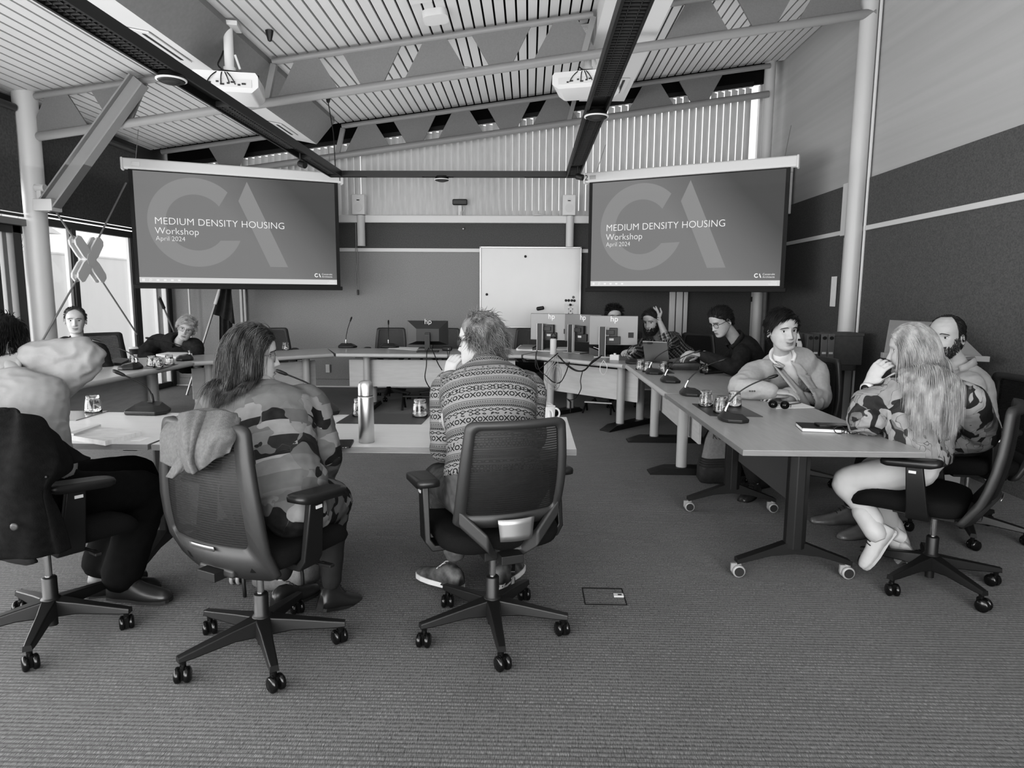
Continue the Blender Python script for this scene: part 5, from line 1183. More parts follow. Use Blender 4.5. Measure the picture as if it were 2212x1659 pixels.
# torso rings: fraction along spine, half width, half depth
TORSO = [(0, .145, .105), (.06, .168, .122), (.16, .175, .125), (.3, .158, .115), (.45, .155, .112), (.62, .168, .118), (.76, .178, .115), (.86, .162, .10), (.93, .11, .08), (1.0, .062, .062)]
class Fig:
    """joints in world space; lat axes run from the person's left to right"""
    def __init__(s, pelvis, neck, head, shL, shR, fwd, hips=None, bow=.04, size=1.0, fat=1.0):
        s.pel, s.nek, s.head = V(pelvis), V(neck), V(head); s.shL, s.shR = V(shL), V(shR); s.fwd = V(fwd).normalized(); s.size = size; s.fat = fat
        s.lat1 = (s.shR - s.shL).normalized(); s.lat0 = V(hips).normalized() if hips else V((s.lat1.x, s.lat1.y, 0)).normalized()
        up = (s.nek - s.pel).normalized(); back = up.cross(s.lat1); back = -back if back.dot(V((s.fwd.x, s.fwd.y, 0))) > 0 else back
        s.back = back.normalized(); s.bow = bow
    def spine(s, t):
        a, c = s.pel, s.nek; m = (a + c) / 2 + s.back * s.bow
        return a * (1 - t) ** 2 + m * 2 * t * (1 - t) + c * t * t
    def torso(s, g, inf=0.0, t0=0.0, t1=1.0, mod=None, n=22):
        rings = []
        for (t, w_, d) in TORSO:
            if t < t0 - 1e-6 or t > t1 + 1e-6: continue
            c = s.spine(t); tg = (s.spine(min(1, t + .03)) - s.spine(max(0, t - .03))).normalized()
            lt = s.lat0.lerp(s.lat1, min(1, t * 1.3)); lt = (lt - tg * lt.dot(tg)).normalized(); dp = tg.cross(lt)
            k = s.size; f = s.fat if t < .8 else 1 + (s.fat - 1) * .5
            w2, d2 = w_ * k * f + inf, d * k * f + inf
            if mod: w2, d2 = mod(t, w2, d2)
            rings.append([c + lt * (w2 * math.copysign(abs(cos(a)) ** .85, cos(a))) + dp * (d2 * math.copysign(abs(sin(a)) ** .9, sin(a))) for a in [2 * pi * j / n for j in range(n)]])
        g.loft(rings)
    def arm(s, g, sh, el, wr, inf=0.0, cut=1.0, k=1.0, loose=0.0):
        sh, el, wr = V(sh), V(el), V(wr); z = s.size * k
        inn = sh.lerp(s.spine(.86), .35)
        P = [inn, sh, sh.lerp(el, .5), el, el.lerp(wr, .45), el.lerp(wr, cut)]
        r = [.06, .064, .053, .046, .043, .03 + .016 * (1 - cut)]
        limb(g, P, [q * z + inf + loose * (.4 if i < 2 else 1) for i, q in enumerate(r)])
    def leg(s, g, hip, kn, an, inf=0.0, cut=1.0, k=1.0, flare=0.0):
        hip, kn, an = V(hip), V(kn), V(an); z = s.size * k
        limb(g, [hip, hip.lerp(kn, .5), kn, kn.lerp(an, .35), kn.lerp(an, cut)], [q * z + inf + flare * e for q, e in ((.088, 0), (.08, 0), (.062, .15), (.056, .6), (.043, 1))])
def pattern_coords(co, segs):
    """segs: (a, b, r, v0): nearest axis gives along / around coordinates in metres"""
    n = len(co); best = np.full(n, 1e9); uv = np.zeros((n, 3))
    for k, (a, b, r, v0, ref) in enumerate(segs):
        a, b = np.array(a), np.array(b); d = b - a; L = np.linalg.norm(d); d = d / L
        t = np.clip((co - a) @ d, 0, L); q = a + np.outer(t, d); rad = co - q; dist = np.linalg.norm(rad, axis=1) / r
        e1 = np.array(ref) - d * np.dot(ref, d); e1 /= np.linalg.norm(e1); e2 = np.cross(d, e1)
        ang = np.arctan2(rad @ e2, rad @ e1)
        m = dist < best; best[m] = dist[m]
        uv[m, 0] = ang[m] * r; uv[m, 1] = v0 + ((co - a) @ d)[m]; uv[m, 2] = k
    return uv
# ---- head
ZP = [(-.116, .016, .066, .034), (-.112, .034, .078, .02), (-.10, .047, .084, .0), (-.082, .055, .085, -.03), (-.06, .0615, .086, -.058), (-.035, .067, .085, -.076), (-.01, .0705, .083, -.088), (.015, .073, .086, -.096), (.035, .0755, .091, -.100), (.06, .0745, .087, -.097), (.082, .067, .072, -.084), (.10, .053, .05, -.064), (.112, .034, .025, -.042), (.118, .014, .0, -.02)]
def zinterp(z):
    if z <= ZP[0][0]: return ZP[0][1:]
    for a, b in zip(ZP, ZP[1:]):
        if z <= b[0]:
            t = (z - a[0]) / (b[0] - a[0]); t = t; return tuple(a[i] * (1 - t) + b[i] * t for i in (1, 2, 3))
    return ZP[-1][1:]
def gs(x, s_): return math.exp(-(x / s_) ** 2)
def head_pt(ph, z, feat=True, jaw=1.0, nose=1.0, plump=1.0, smile=0.0):
    """ph 0 = face front, positive towards the person's right (x+)"""
    w_, f, b = zinterp(z); cy = (f + b) / 2; h = (f - b) / 2
    if z < -.02: w_ *= jaw
    w_ *= plump
    sx, cx = sin(ph), cos(ph)
    x = w_ * math.copysign(abs(sx) ** .9, sx); y = cy + h * math.copysign(abs(cx) ** .92, cx)
    if feat and cx > 0:
        # nose
        nz = 0
        if -.055 < z < .022:
            k = (.022 - z) / .058; k = max(0, min(1, k)); amp = .003 + .021 * k ** 1.25; sg = .007 + .0065 * k
            if z < -.037: amp *= max(0, 1 - ((-.037 - z) / .012) ** 1.6)
            nz = amp * gs(x, sg) * nose + .006 * gs(abs(x) - .0125, .006) * gs(z + .036, .008)
        y += nz
        for s_ in (-1, 1):
            y -= .0125 * gs(x - s_ * .0315, .0165) * gs(z - .003, .0125)
            y += .005 * gs(x - s_ * .03, .02) * gs(z - .026, .008)
            y += .004 * gs(x - s_ * .043, .017) * gs(z + .03, .018)
        zl = z - smile * .006 * (x / .02) ** 2
        if smile: y += .004 * smile * (gs(abs(x) - .043, .012) * gs(z + .045, .016))
        y += .0065 * gs(x, .021) * gs(zl + .0645, .0045) + .0075 * gs(x, .018) * gs(zl + .0765, .0055) - .0045 * gs(x, .026) * gs(zl + .0705, .0022)
        y -= .004 * gs(x, .02) * gs(z + .088, .005); y += .005 * gs(x, .016) * gs(z + .104, .009)
    return V((x, y, z))
class Head:
    def __init__(s, c, fwd, up=(0, 0, 1), size=1.0, **kw):
        s.c = V(c); s.f = V(fwd).normalized(); u = V(up); s.u = (u - s.f * u.dot(s.f)).normalized(); s.r = s.f.cross(s.u); s.k = size; s.kw = kw
    def W(s, p): return s.c + (s.r * p.x + s.f * p.y + s.u * p.z) * s.k
    def D(s, p): return s.r * p.x + s.f * p.y + s.u * p.z
    def pt(s, ph, z, off=0.0, feat=True):
        p = head_pt(ph, z, feat, **s.kw)
        if off:
            q = V((p.x, p.y + .006, p.z * .9)); p = p + q.normalized() * off
        return p
    def geo(s, g, nz=72, na=84):
        """skin 0, eye white 1, iris 2, lip 3"""
        zs = [-.116 + .234 * (.5 - .5 * cos(pi * (.02 + .96 * i / nz))) for i in range(nz + 1)]
        # angles denser at the face
        an = []
        for j in range(na): t = j / na * 2 - 1; an.append(pi * (math.copysign(abs(t) ** 1.5, t)))
        rings = [[s.W(s.pt(a, z)) for a in an] for z in zs]
        b0 = len(g.f); g.mi = 0; g.loft(rings)
        sm = s.kw.get('smile', 0.0); s.lipw = []
        for z in zs:
            for a in an:
                p = head_pt(a, z, False); zl = z - sm * .006 * (p.x / .02) ** 2; w_ = 0.0
                if p.y > .045 and abs(p.x) < .03:
                    w_ = .55 * math.exp(-(p.x / .0225) ** 6) * math.exp(-((zl + .0708) / .0098) ** 6) + .45 * math.exp(-(p.x / (.025 + .004 * sm)) ** 6) * gs(zl + .0705, .0016)
                s.lipw.append(w_)
        for s_ in (-1, 1):
            # eyeball with iris and lids
            ec = V((s_ * .0315, head_pt(.36, .003, True).y - .0092, .0025))
            g.mi = 1; g.T = Matrix.Identity(4); g.ball(s.W(ec), .0118 * s.k, 14, 10)
            ir = s.kw.get('gaze', (0, 0)) if False else (0, 0)
            fd = V((0, 1, 0)); g.mi = 2; g.lathe([(.0062 * s.k, .0085 * s.k), (.0060 * s.k, .0108 * s.k), (.003 * s.k, .0121 * s.k), (.0001, .0122 * s.k)], c=s.W(ec), n=12, axis=s.D(fd))
            g.mi = 0
            for top in (1, -1):
                rr = []
                for i in range(5):
                    el = (R(24 + 21 * i) if top > 0 else -R(30 + 21 * i))
                    rr.append([s.W(ec + V((.0132 * sin(az) * cos(el) * 1.15, .0132 * cos(az) * cos(el), .0132 * sin(el)))) for az in [R(-80 + 160 * j / 10) for j in range(11)]])
                ed = rr[0]
                if top < 0: rr = rr[::-1]
                g.loft(rr, cap=False, close=False)
                if top > 0: g.mi = 2; g.tube(ed, .0011 * s.k, 5); g.mi = 0
            # ear
            rings = []
            e0 = V((s_ * .0715 * s.kw.get('plump', 1), -.008, -.012)); N = 18
            def ering(sc_, off, inn=0): return [s.W(e0 + V((s_ * off, (.017 * cos(a) - .004 + .006 * sin(a)) * sc_, (.031 * sin(a)) * sc_ * (1.08 if sin(a) > 0 else .95)))) for a in [2 * pi * j / N for j in range(N)]]
            g.loft([ering(.55, -.008), ering(.78, .003), ering(.93, .009), ering(.9, .012), ering(.76, .010), ering(.58, .005), ering(.2, .003)])
        g.mi = 0
# ---- hair
def hair_mat(name, s_, var=16, rough=.45):
    m = mat(name, s_, rough, spec=.35, var=var, vscale=28, stretch=(1, 1, .25)); M[name] = m
def strand(g, pts, r, n=3):
    N = len(pts); g.tube(pts, [r * (1 if i < N * .6 else max(.15, 1 - (i / (N - 1) - .6) / .45)) for i in range(N)], n, cap=False)
def hair(hd, fig_parent, name, matn, line, count, length, flow, cap=.007, rad=.0016, seed=1, caps=(), steps=9, curl=0.0, lift=.5, grav=.25, capmat=None, skip=None, z0=-.09, bvh=None, fb=None):
    """line(ph) -> lowest z of the scalp at azimuth ph; flow(p, ph, z) -> comb direction in head space"""
    rnd = random.Random(seed); g = G(); nz, na = 30, 56
    grid_ = []
    for i in range(nz + 1):
        row = []
        for j in range(na):
            ph = 2 * pi * j / na - pi; zl = line(ph); z = zl + (.119 - zl) * (i / nz) ** .9
            e = min(1.0, i / 4.0); row.append(hd.W(hd.pt(ph, z, -.002 + (cap + .002) * e + cap * .25 * noise.noise(V((ph * 3, z * 60, seed))), feat=False)))
        grid_.append(row)
    g.loft(grid_, cap=False); g.f.append(tuple(range(len(g.v) - na, len(g.v)))); g.m.append(0); g.s.append(True)
    k = 0; tries = 0
    while k < count and tries < count * 6:
        tries += 1
        ph = rnd.uniform(-pi, pi); z = rnd.uniform(z0, .118); zl = line(ph)
        if z < zl or (z > .105 and rnd.random() < .3): continue
        if skip and skip(ph, z): continue
        p = hd.pt(ph, z, cap * .7, feat=False); nrm_ = V((p.x, p.y + .006, p.z * .9)).normalized()
        L = (length(ph, z) if callable(length) else length) * rnd.uniform(.75, 1.15)
        fv = V(flow(p, ph, z)); fv = fv - nrm_ * fv.dot(nrm_); d = (nrm_ * lift + fv).normalized(); pts = [p.copy()]; ds = L / steps
        q = p.copy(); cid = round(ph * 4.5 + z * 25) * 131 + round(z * 42) * 17 + seed; off = V(((cid * 7.31) % 19 - 9, (cid * 3.77) % 17 - 8, (cid * 5.13) % 23 - 11)) + V((rnd.uniform(-.25, .25), rnd.uniform(-.25, .25), rnd.uniform(-.25, .25)))
        L *= .88 + .24 * ((cid * 0.618) % 1)
        gl = V((hd.r.z * -1, hd.f.z * -1, hd.u.z * -1))
        lay = cap + rnd.random() * cap * .9
        for i in range(steps):
            c_ = curl * noise.noise_vector(q * (30 if curl > .6 else 18) + off) if curl else V((0, 0, 0))
            d = (d + gl * grav + c_).normalized(); q = q + d * ds
            # keep outside the skull
            e = V((q.x / (.0755 + lay), (q.y + .006) / (.096 + lay), (q.z - .01) / (.108 + lay)))
            if e.length < 1 and q.z > -.07: q = V((e.x / e.length * (.0755 + lay), e.y / e.length * (.096 + lay) - .006, e.z / e.length * (.108 + lay) + .01))
            if caps:
                wq = hd.W(q)
                for (a, b, r_) in caps:
                    ab = b - a; t = max(0, min(1, (wq - a).dot(ab) / ab.length_squared)); c0 = a + ab * t; dd = wq - c0
                    if dd.length < r_ + lay * .6: wq = c0 + dd.normalized() * (r_ + lay * .6)
                w_ = (wq - hd.c) / hd.k; q = V((w_.dot(hd.r), w_.dot(hd.f), w_.dot(hd.u)))
            if bvh is not None:
                wq = hd.W(q); loc, nn, _i, dist = bvh.find_nearest(wq)
                gap_ = .004 + lay * .5
                if loc is not None and (wq - loc).dot(nn) < gap_ and dist < .12:
                    pu = nn if fb is None else (fb * .85 + nn * .15).normalized(); w_ = (wq + pu * min(.07, (gap_ - (wq - loc).dot(nn)) / max(.35, pu.dot(nn))) - hd.c) / hd.k; q = V((w_.dot(hd.r), w_.dot(hd.f), w_.dot(hd.u)))
            if (q - pts[-1]).length > 1e-5: d = (d * .35 + (q - pts[-1]).normalized() * .65).normalized()
            pts.append(q.copy())
        strand(g, [hd.W(x) for x in pts], rad * hd.k * rnd.uniform(.7, 1.3)); k += 1
    return g.build(name, capmat and [matn] or matn, fig_parent)
def std_line(front=.072, side=-.03, back=-.085, temple=.045, burn=.0):
    def f(ph):
        a = abs(ph)
        if a < R(38): return front + (temple - front) * (a / R(38)) ** 2 * .6
        if a < R(72): t = (a - R(38)) / R(34); return (front + (temple - front) * .6) * (1 - t) + (side + .045) * t
        if a < R(92): return side + .045 - (.045 + burn) * (a - R(72)) / R(20)
        if a < R(108): return side + .05 * (1 - abs(a - R(100)) / R(8)) * 1.0
        t = (a - R(108)) / R(72); return side * (1 - t) + back * t
    return f
def brows(hd, parent, matn, th=.0012, seed=3):
    g = G(); rnd = random.Random(seed)
    for s_ in (-1, 1):
        for k in range(44):
            t = k / 43; x = s_ * (.012 + .035 * t); z = .0215 + .0035 * sin(pi * min(1, t * 1.2)) - .003 * t + rnd.uniform(-.0015, .0015)
            ph = math.asin(max(-1, min(1, x / .075))) ; p = hd.pt(ph, z, .001); p.x = x
            g.tube([hd.W(p), hd.W(p + V((s_ * .005, .0025, .0025 - .003 * t))), hd.W(p + V((s_ * .010, -.001, .002 - .005 * t)))], [th * .75 * hd.k, th * .75 * hd.k, th * .25 * hd.k], 4)
    return g.build('eyebrows', matn, parent)
def beard(hd, parent, matn, count=700, L=.018, zt=-.045, seed=5, cap=.002):
    g = G(); rnd = random.Random(seed); k = 0
    ok = lambda ph, z: (abs(ph) < R(112)) and z < (zt if abs(ph) > R(22) else -.052) and not (abs(ph) < R(17) and -.082 < z < -.06) or (R(62) < abs(ph) < R(92) and z < .0 and z > -.06)
    while k < count:
        ph, z = rnd.uniform(-R(112), R(112)), rnd.uniform(-.115, .0)
        if not ok(ph, z): continue
        p = hd.pt(ph, z, cap); n_ = V((p.x, p.y, 0)).normalized(); d = (n_ * .6 + V((0, .1, -1))).normalized()
        strand(g, [hd.W(p), hd.W(p + d * L * .5), hd.W(p + d * L + V((rnd.uniform(-.004, .004), 0, 0)))], .0017 * hd.k); k += 1
    return g.build('beard', matn, parent)
def glasses(hd, parent, matn='charcoal', round_=False, lens=True, w_=.031, sunglass=False):
    g = G(); y = head_pt(.36, 0, True).y + .02
    for s_ in (-1, 1):
        c = V((s_ * .033, y, -.004)); rim = rrect(.05, .036, .014, 4) if not round_ else [(.021 * cos(2 * pi * k / 20), .021 * sin(2 * pi * k / 20)) for k in range(20)]
        pts = [hd.W(c + V((x, -.004 * abs(x + s_ * .02) / .03, z))) for x, z in rim]; g.tube(pts + [pts[0]], .0018 * hd.k, 6, cap=False)
        g.tube([hd.W(V((s_ * .058, y - .004, .004))), hd.W(V((s_ * .076, y - .03, .004))), hd.W(V((s_ * .08, -.005, .006))), hd.W(V((s_ * .076, -.03, -.012)))], .0018 * hd.k, 6)
    g.tube([hd.W(V((-.009, y + .001, .0))), hd.W(V((0, y + .004, .003))), hd.W(V((.009, y + .001, .0)))], .0016 * hd.k, 6)
    o = g.build('spectacles', matn, parent)
    if lens:
        g = G()
        for s_ in (-1, 1): g.add([hd.W(V((s_ * .033 + x, y, -.004 + z))) for x, z in rrect(.048, .034, .014, 4)], [tuple(range(20))])
        g.build('lens', 'lens_glass', o)
    return o
def hand(g, wr, d, nrm_, side, curl=(20, 25, 20), s_=1.0, spread=4, thumb=(45, 20)):
    """wr wrist, d pointing direction, nrm_ back-of-hand normal, side +1 right hand -1 left; curl degrees per joint (number or per finger)"""
    wr, d = V(wr), V(d).normalized(); n_ = V(nrm_); n_ = (n_ - d * n_.dot(d)).normalized(); x = d.cross(n_) * side   # x towards the little finger? thumb is at -x
    pr = []
    for t, w_, th in ((-.03, .022, .019), (0, .026, .019), (.03, .036, .0165), (.065, .041, .0145), (.09, .041, .012), (.097, .038, .009)):
        c = wr + d * t * s_; pr.append([c + x * (cos(a) * w_ * s_) + n_ * (sin(a) * th * s_) for a in [2 * pi * k / 14 for k in range(14)]])
    g.loft(pr)
    for i in range(4):
        off = (-.030, -.0098, .0105, .0295)[i]; Ls = ((.040, .025, .02), (.044, .028, .021), (.041, .026, .02), (.032, .02, .018))[i]
        cu = curl[i] if isinstance(curl[0], (list, tuple)) else curl
        dd = (d + x * math.tan(R(spread * (i - 1.5)))).normalized(); p = wr + (d * .088 + x * off) * s_; P = [p - dd * .015 * s_, p]; a = 0
        for L, c_ in zip(Ls, cu):
            a += R(c_); v_ = dd * cos(a) - n_ * sin(a); p = p + v_ * L * s_; P.append(p)
        limb(g, P, [q * s_ * (1 if i < 3 else .88) for q in (.0095, .0095, .0085, .0078, .0065)], 3, 10)
    p = wr + (d * .018 - x * .028) * s_; t0 = (d * cos(R(thumb[0])) - x * sin(R(thumb[0])) - n_ * .25).normalized(); t1 = (d * cos(R(thumb[1])) - x * sin(R(thumb[1])) * .6 - n_ * .35).normalized()
    limb(g, [wr + d * .0 - x * .01 * s_, p, p + t0 * .042 * s_, p + t0 * .042 * s_ + t1 * .032 * s_, p + t0 * .042 * s_ + t1 * .056 * s_], [q * s_ for q in (.013, .0145, .0115, .0095, .0075)], 3, 10)
def shoe(parent, ank, toe, matn, L=.28, sole='charcoal', h=.09, sneaker=False, up=(0, 0, 1)):
    ank = V(ank); d = V(toe); u = V(up); d = (d - u * d.dot(u)).normalized(); r = d.cross(u).normalized(); k = L / .28
    b = ank - u * .085 * k - d * .06 * k
    def ring(t, w_, hh, lift=0): c = b + d * t * L; return [c + r * (cos(a) * w_ * k) + u * ((max(0, sin(a)) * hh + lift) * k + (0 if sin(a) >= 0 else 0)) for a in [2 * pi * j / 16 for j in range(16)]]
    g = G(); g.loft([ring(0, .022, .06), ring(.03, .034, .088), ring(.16, .038, .105), ring(.3, .038, .10), ring(.42, .039, .082), ring(.6, .045, .058), ring(.8, .045, .046), ring(.92, .037, .038), ring(.98, .026, .03), ring(1.0, .014, .02)]); g.T = Matrix.Identity(4)
    o = g.build('shoe', matn, parent)
    g = G(); a = [(0, .024), (.04, .036), (.3, .036), (.6, .049), (.8, .048), (.93, .039), (.985, .027), (1.01, .013)]
    out = [b + d * t * L + r * w_ * k for t, w_ in a] + [b + d * t * L - r * w_ * k for t, w_ in reversed(a)]; n = len(out); hh = .024 if sneaker else .014
    lo = [p - u * .012 for p in out]; hi = [p + u * (hh - .012) for p in out]
    g.add(lo + hi, [tuple(range(n - 1, -1, -1)), tuple(range(n, 2 * n))] + [(i, (i + 1) % n, n + (i + 1) % n, n + i) for i in range(n)]); g.build('sole', sole, o)
    g = G(); 
    for t in (.36, .43, .5): c = b + d * t * L + u * (.098 - (t - .36) * .24) * k; g.tube([c - r * .02, c + u * .006, c + r * .02], .003, 5)
    g.build('laces', 'light_plastic' if sneaker else 'charcoal', o)
    return o
def skin_mat(n, v):
    m = M[n] = mat(n, v, 0.5, spec=.35, var=5, vscale=30, bump=.04, bscale=250); nt = m.node_tree; b = nt.nodes['Principled BSDF']; src = b.inputs['Base Color'].links[0].from_socket
    a = nt.nodes.new('ShaderNodeAttribute'); a.attribute_name = 'lipm'; mx = nt.nodes.new('ShaderNodeMix'); mx.data_type = 'RGBA'; nt.links.new(a.outputs['Fac'], mx.inputs[0]); nt.links.new(src, mx.inputs[6]); mx.inputs[7].default_value = gcol(52); nt.links.new(mx.outputs[2], b.inputs['Base Color'])
skin_mat('skin', 160); skin_mat('skin_light', 170); skin_mat('skin_tan', 158)
M['eye_white'] = mat('eye_white', 185, .3); M['iris'] = mat('iris', 28, .15); M['lip'] = mat('lip', 138, .45); M['lip_dark'] = mat('lip_dark', 120, .45)
M['lens_glass'] = panemat('lens_glass', .10, 245)
for n_, v_, r_ in (('hair_black', 20, 8), ('hair_dark', 34, 12), ('hair_brown', 62, 20), ('hair_grey', 104, 30), ('hair_silver', 165, 28), ('hair_blonde', 144, 34), ('hair_mid', 62, 26)): hair_mat(n_, v_, r_)
def person(label, fig, hd, skin='skin', arms=(), legs=(), hands=(), lip='lip', voxel=.009, nude_k=.9):
    """continuous body: trunk, neck, limbs grown together, then head and hands in the same mesh"""
    t = thing('person', label, 'person', (fig.pel.x, fig.pel.y, 0), 0, 'people at the meeting'); off = V((fig.pel.x, fig.pel.y, 0))
    g = G(); fig.torso(g, -.012)
    neck_top = hd.W(V((0, -.025, -.055))); nb = fig.nek; limb(g, [fig.spine(.9), nb, nb.lerp(neck_top, .6), neck_top], [.066, .058, .052, .05], 4)
    for (sh, el, wr) in arms: fig.arm(g, sh, el, wr, -.006)
    for (hp, kn, an) in legs: fig.leg(g, hp, kn, an, -.012)
    me = remesh(g, voxel, 5); co, no, fs = me_arrays(me); bpy.data.meshes.remove(me); mi = [0] * len(fs); CO = [co]; n0 = len(co)
    if hands:
        gh = G()
        for h in hands: hand(gh, *h)
        me = remesh(gh, .0038, 3); c2, _, f2 = me_arrays(me); bpy.data.meshes.remove(me); CO.append(c2); fs += [tuple(i + n0 for i in f) for f in f2]; mi += [0] * len(f2); n0 += len(c2)
    gh = G(); hd.geo(gh); CO.append(np.array([tuple(p) for p in gh.v])); fs += [tuple(i + n0 for i in f) for f in gh.f]; mi += gh.m
    o = mesh_obj('body', np.vstack(CO) - np.array(off), fs, [skin, 'eye_white', 'iris', lip], t, True, mi)
    w_ = np.zeros(len(o.data.vertices), dtype=np.float32); k0 = len(w_) - len(gh.v); w_[k0:k0 + len(hd.lipw)] = hd.lipw
    at = o.data.attributes.new('lipm', 'FLOAT', 'POINT'); at.data.foreach_set('value', w_); return t
def put(o, parent):
    """child meshes were modelled in world space: shift into the parent's frame"""
    o.data.transform(Matrix.Translation(-parent.location)) ; o.parent = parent
    for k in KIDS(o): k.data.transform(Matrix.Translation(-parent.location))
    return o
def garment(name, matn, parent, build, voxel=.011, smooth=5, wr=.004, fr=9, joints=(), segs=None, cut=None, solid=0):
    g = G(); build(g); me = remesh(g, voxel, smooth); co, no, fs = me_arrays(me); bpy.data.meshes.remove(me)
    co2 = wrinkle(co, no, wr, fr, None, joints) if wr else co
    at = pattern_coords(co, segs) if segs else None
    global LAST_BVH; LAST_BVH = BVHTree.FromPolygons([V(p) for p in co2], fs)
    if cut is not None:
        keep = np.array([not cut(V(p)) for p in co2]); fs = [f for f in fs if all(keep[i] for i in f)]
        idx = -np.ones(len(co2), int); idx[keep] = np.arange(keep.sum()); fs = [tuple(int(idx[i]) for i in f) for f in fs]; co2 = co2[keep]; at = at[keep] if at is not None else None
    o = mesh_obj(name, co2 - np.array(parent.location), fs, matn, parent, True, None, at)
    if solid: md = o.modifiers.new('s', 'SOLIDIFY'); md.thickness = solid; md.offset = -1
    return o
# ---- cloth materials driven by the garment's own along / around coordinates
class N_:
    def __init__(s, nt): s.nt = nt
    def m(s, op, a, b=0.0, c=None, clamp=False):
        n = s.nt.nodes.new('ShaderNodeMath'); n.operation = op; n.use_clamp = clamp
        for i, q in enumerate((a, b) if c is None else (a, b, c)):
            if isinstance(q, (int, float)): n.inputs[i].default_value = q
            else: s.nt.links.new(q, n.inputs[i])
        return n.outputs[0]
    def lt(s, a, b): return s.m('LESS_THAN', a, b)
    def gt(s, a, b): return s.m('GREATER_THAN', a, b)
    def band(s, v, a, b): return s.m('MULTIPLY', s.gt(v, a), s.lt(v, b))
def cloth_base(name, rough=.9):
    m = bpy.data.materials.new(name); m.use_nodes = True; nt = m.node_tree; b = nt.nodes['Principled BSDF']; b.inputs['Roughness'].default_value = rough; b.inputs['Specular IOR Level'].default_value = .2
    a = nt.nodes.new('ShaderNodeAttribute'); a.attribute_name = 'pc'; sx = nt.nodes.new('ShaderNodeSeparateXYZ'); nt.links.new(a.outputs['Vector'], sx.inputs[0]); M[name] = m
    return m, nt, b, sx.outputs['X'], sx.outputs['Y'], a
def mixv(nt, fac, a, b):
    n = nt.nodes.new('ShaderNodeMix'); n.data_type = 'RGBA'; nt.links.new(fac, n.inputs[0])
    for i, q in ((6, a), (7, b)):
        if isinstance(q, (int, float)): n.inputs[i].default_value = gcol(q)
        else: nt.links.new(q, n.inputs[i])
    return n.outputs[2]
def knit():
    m, nt, b, u, v, at = cloth_base('fair_isle'); X = N_(nt); P = .092
    nz = nt.nodes.new('ShaderNodeTexNoise'); nz.inputs['Scale'].default_value = 300; tc = nt.nodes.new('ShaderNodeTexCoord'); nt.links.new(tc.outputs['Object'], nz.inputs['Vector'])
    f = X.m('FRACT', X.m('DIVIDE', v, P))
    def cell(w_, lo, hi):
        c = X.m('SUBTRACT', X.m('MULTIPLY', X.m('FRACT', X.m('DIVIDE', u, w_)), 2.0), 1.0); y = X.m('SUBTRACT', X.m('MULTIPLY', X.m('DIVIDE', X.m('SUBTRACT', f, lo), hi - lo), 2.0), 1.0); return X.m('ABSOLUTE', c), X.m('ABSOLUTE', y), c, y
    # crosses and rings
    ax, ay, _, _ = cell(.024, .02, .27); cr = X.lt(X.m('ABSOLUTE', X.m('SUBTRACT', ax, ay)), .26); ring = X.m('LESS_THAN', X.m('ABSOLUTE', X.m('SUBTRACT', X.m('ADD', X.m('MULTIPLY', ax, ax), X.m('MULTIPLY', ay, ay)), .52)), .26)
    par = X.gt(X.m('FRACT', X.m('DIVIDE', u, .048)), .5); mo = X.m('ADD', X.m('MULTIPLY', cr, par), X.m('MULTIPLY', ring, X.m('SUBTRACT', 1.0, par)))
    A = X.m('MULTIPLY', mo, X.band(f, .02, .27))
    ax, ay, _, _ = cell(.03, .33, .48); B = X.m('MULTIPLY', X.lt(X.m('ABSOLUTE', X.m('SUBTRACT', X.m('ADD', ax, ay), .85)), .26), X.band(f, .33, .48))
    zz = X.m('FRACT', X.m('ADD', X.m('DIVIDE', u, .0085), X.m('MULTIPLY', f, 8.0))); C = X.m('MULTIPLY', X.lt(zz, .58), X.band(f, .545, .65))
    D1 = X.band(f, .70, .73); D2 = X.m('MULTIPLY', X.lt(X.m('FRACT', X.m('DIVIDE', u, .011)), .5), X.band(f, .76, .82)); D3 = X.band(f, .87, .90)
    dark = X.m('ADD', X.m('ADD', A, B), C, None, True); mid = X.m('ADD', X.m('ADD', D1, D2), D3, None, True)
    ground = mixv(nt, X.band(f, .52, .86), 124, 104); c1 = mixv(nt, mid, ground, 74); c2 = mixv(nt, dark, c1, 34); nt.links.new(c2, b.inputs['Base Color'])
    bp = nt.nodes.new('ShaderNodeBump'); bp.inputs['Strength'].default_value = .25; bp.inputs['Distance'].default_value = .004; nt.links.new(nz.outputs['Fac'], bp.inputs['Height']); nt.links.new(bp.outputs['Normal'], b.inputs['Normal'])
knit()
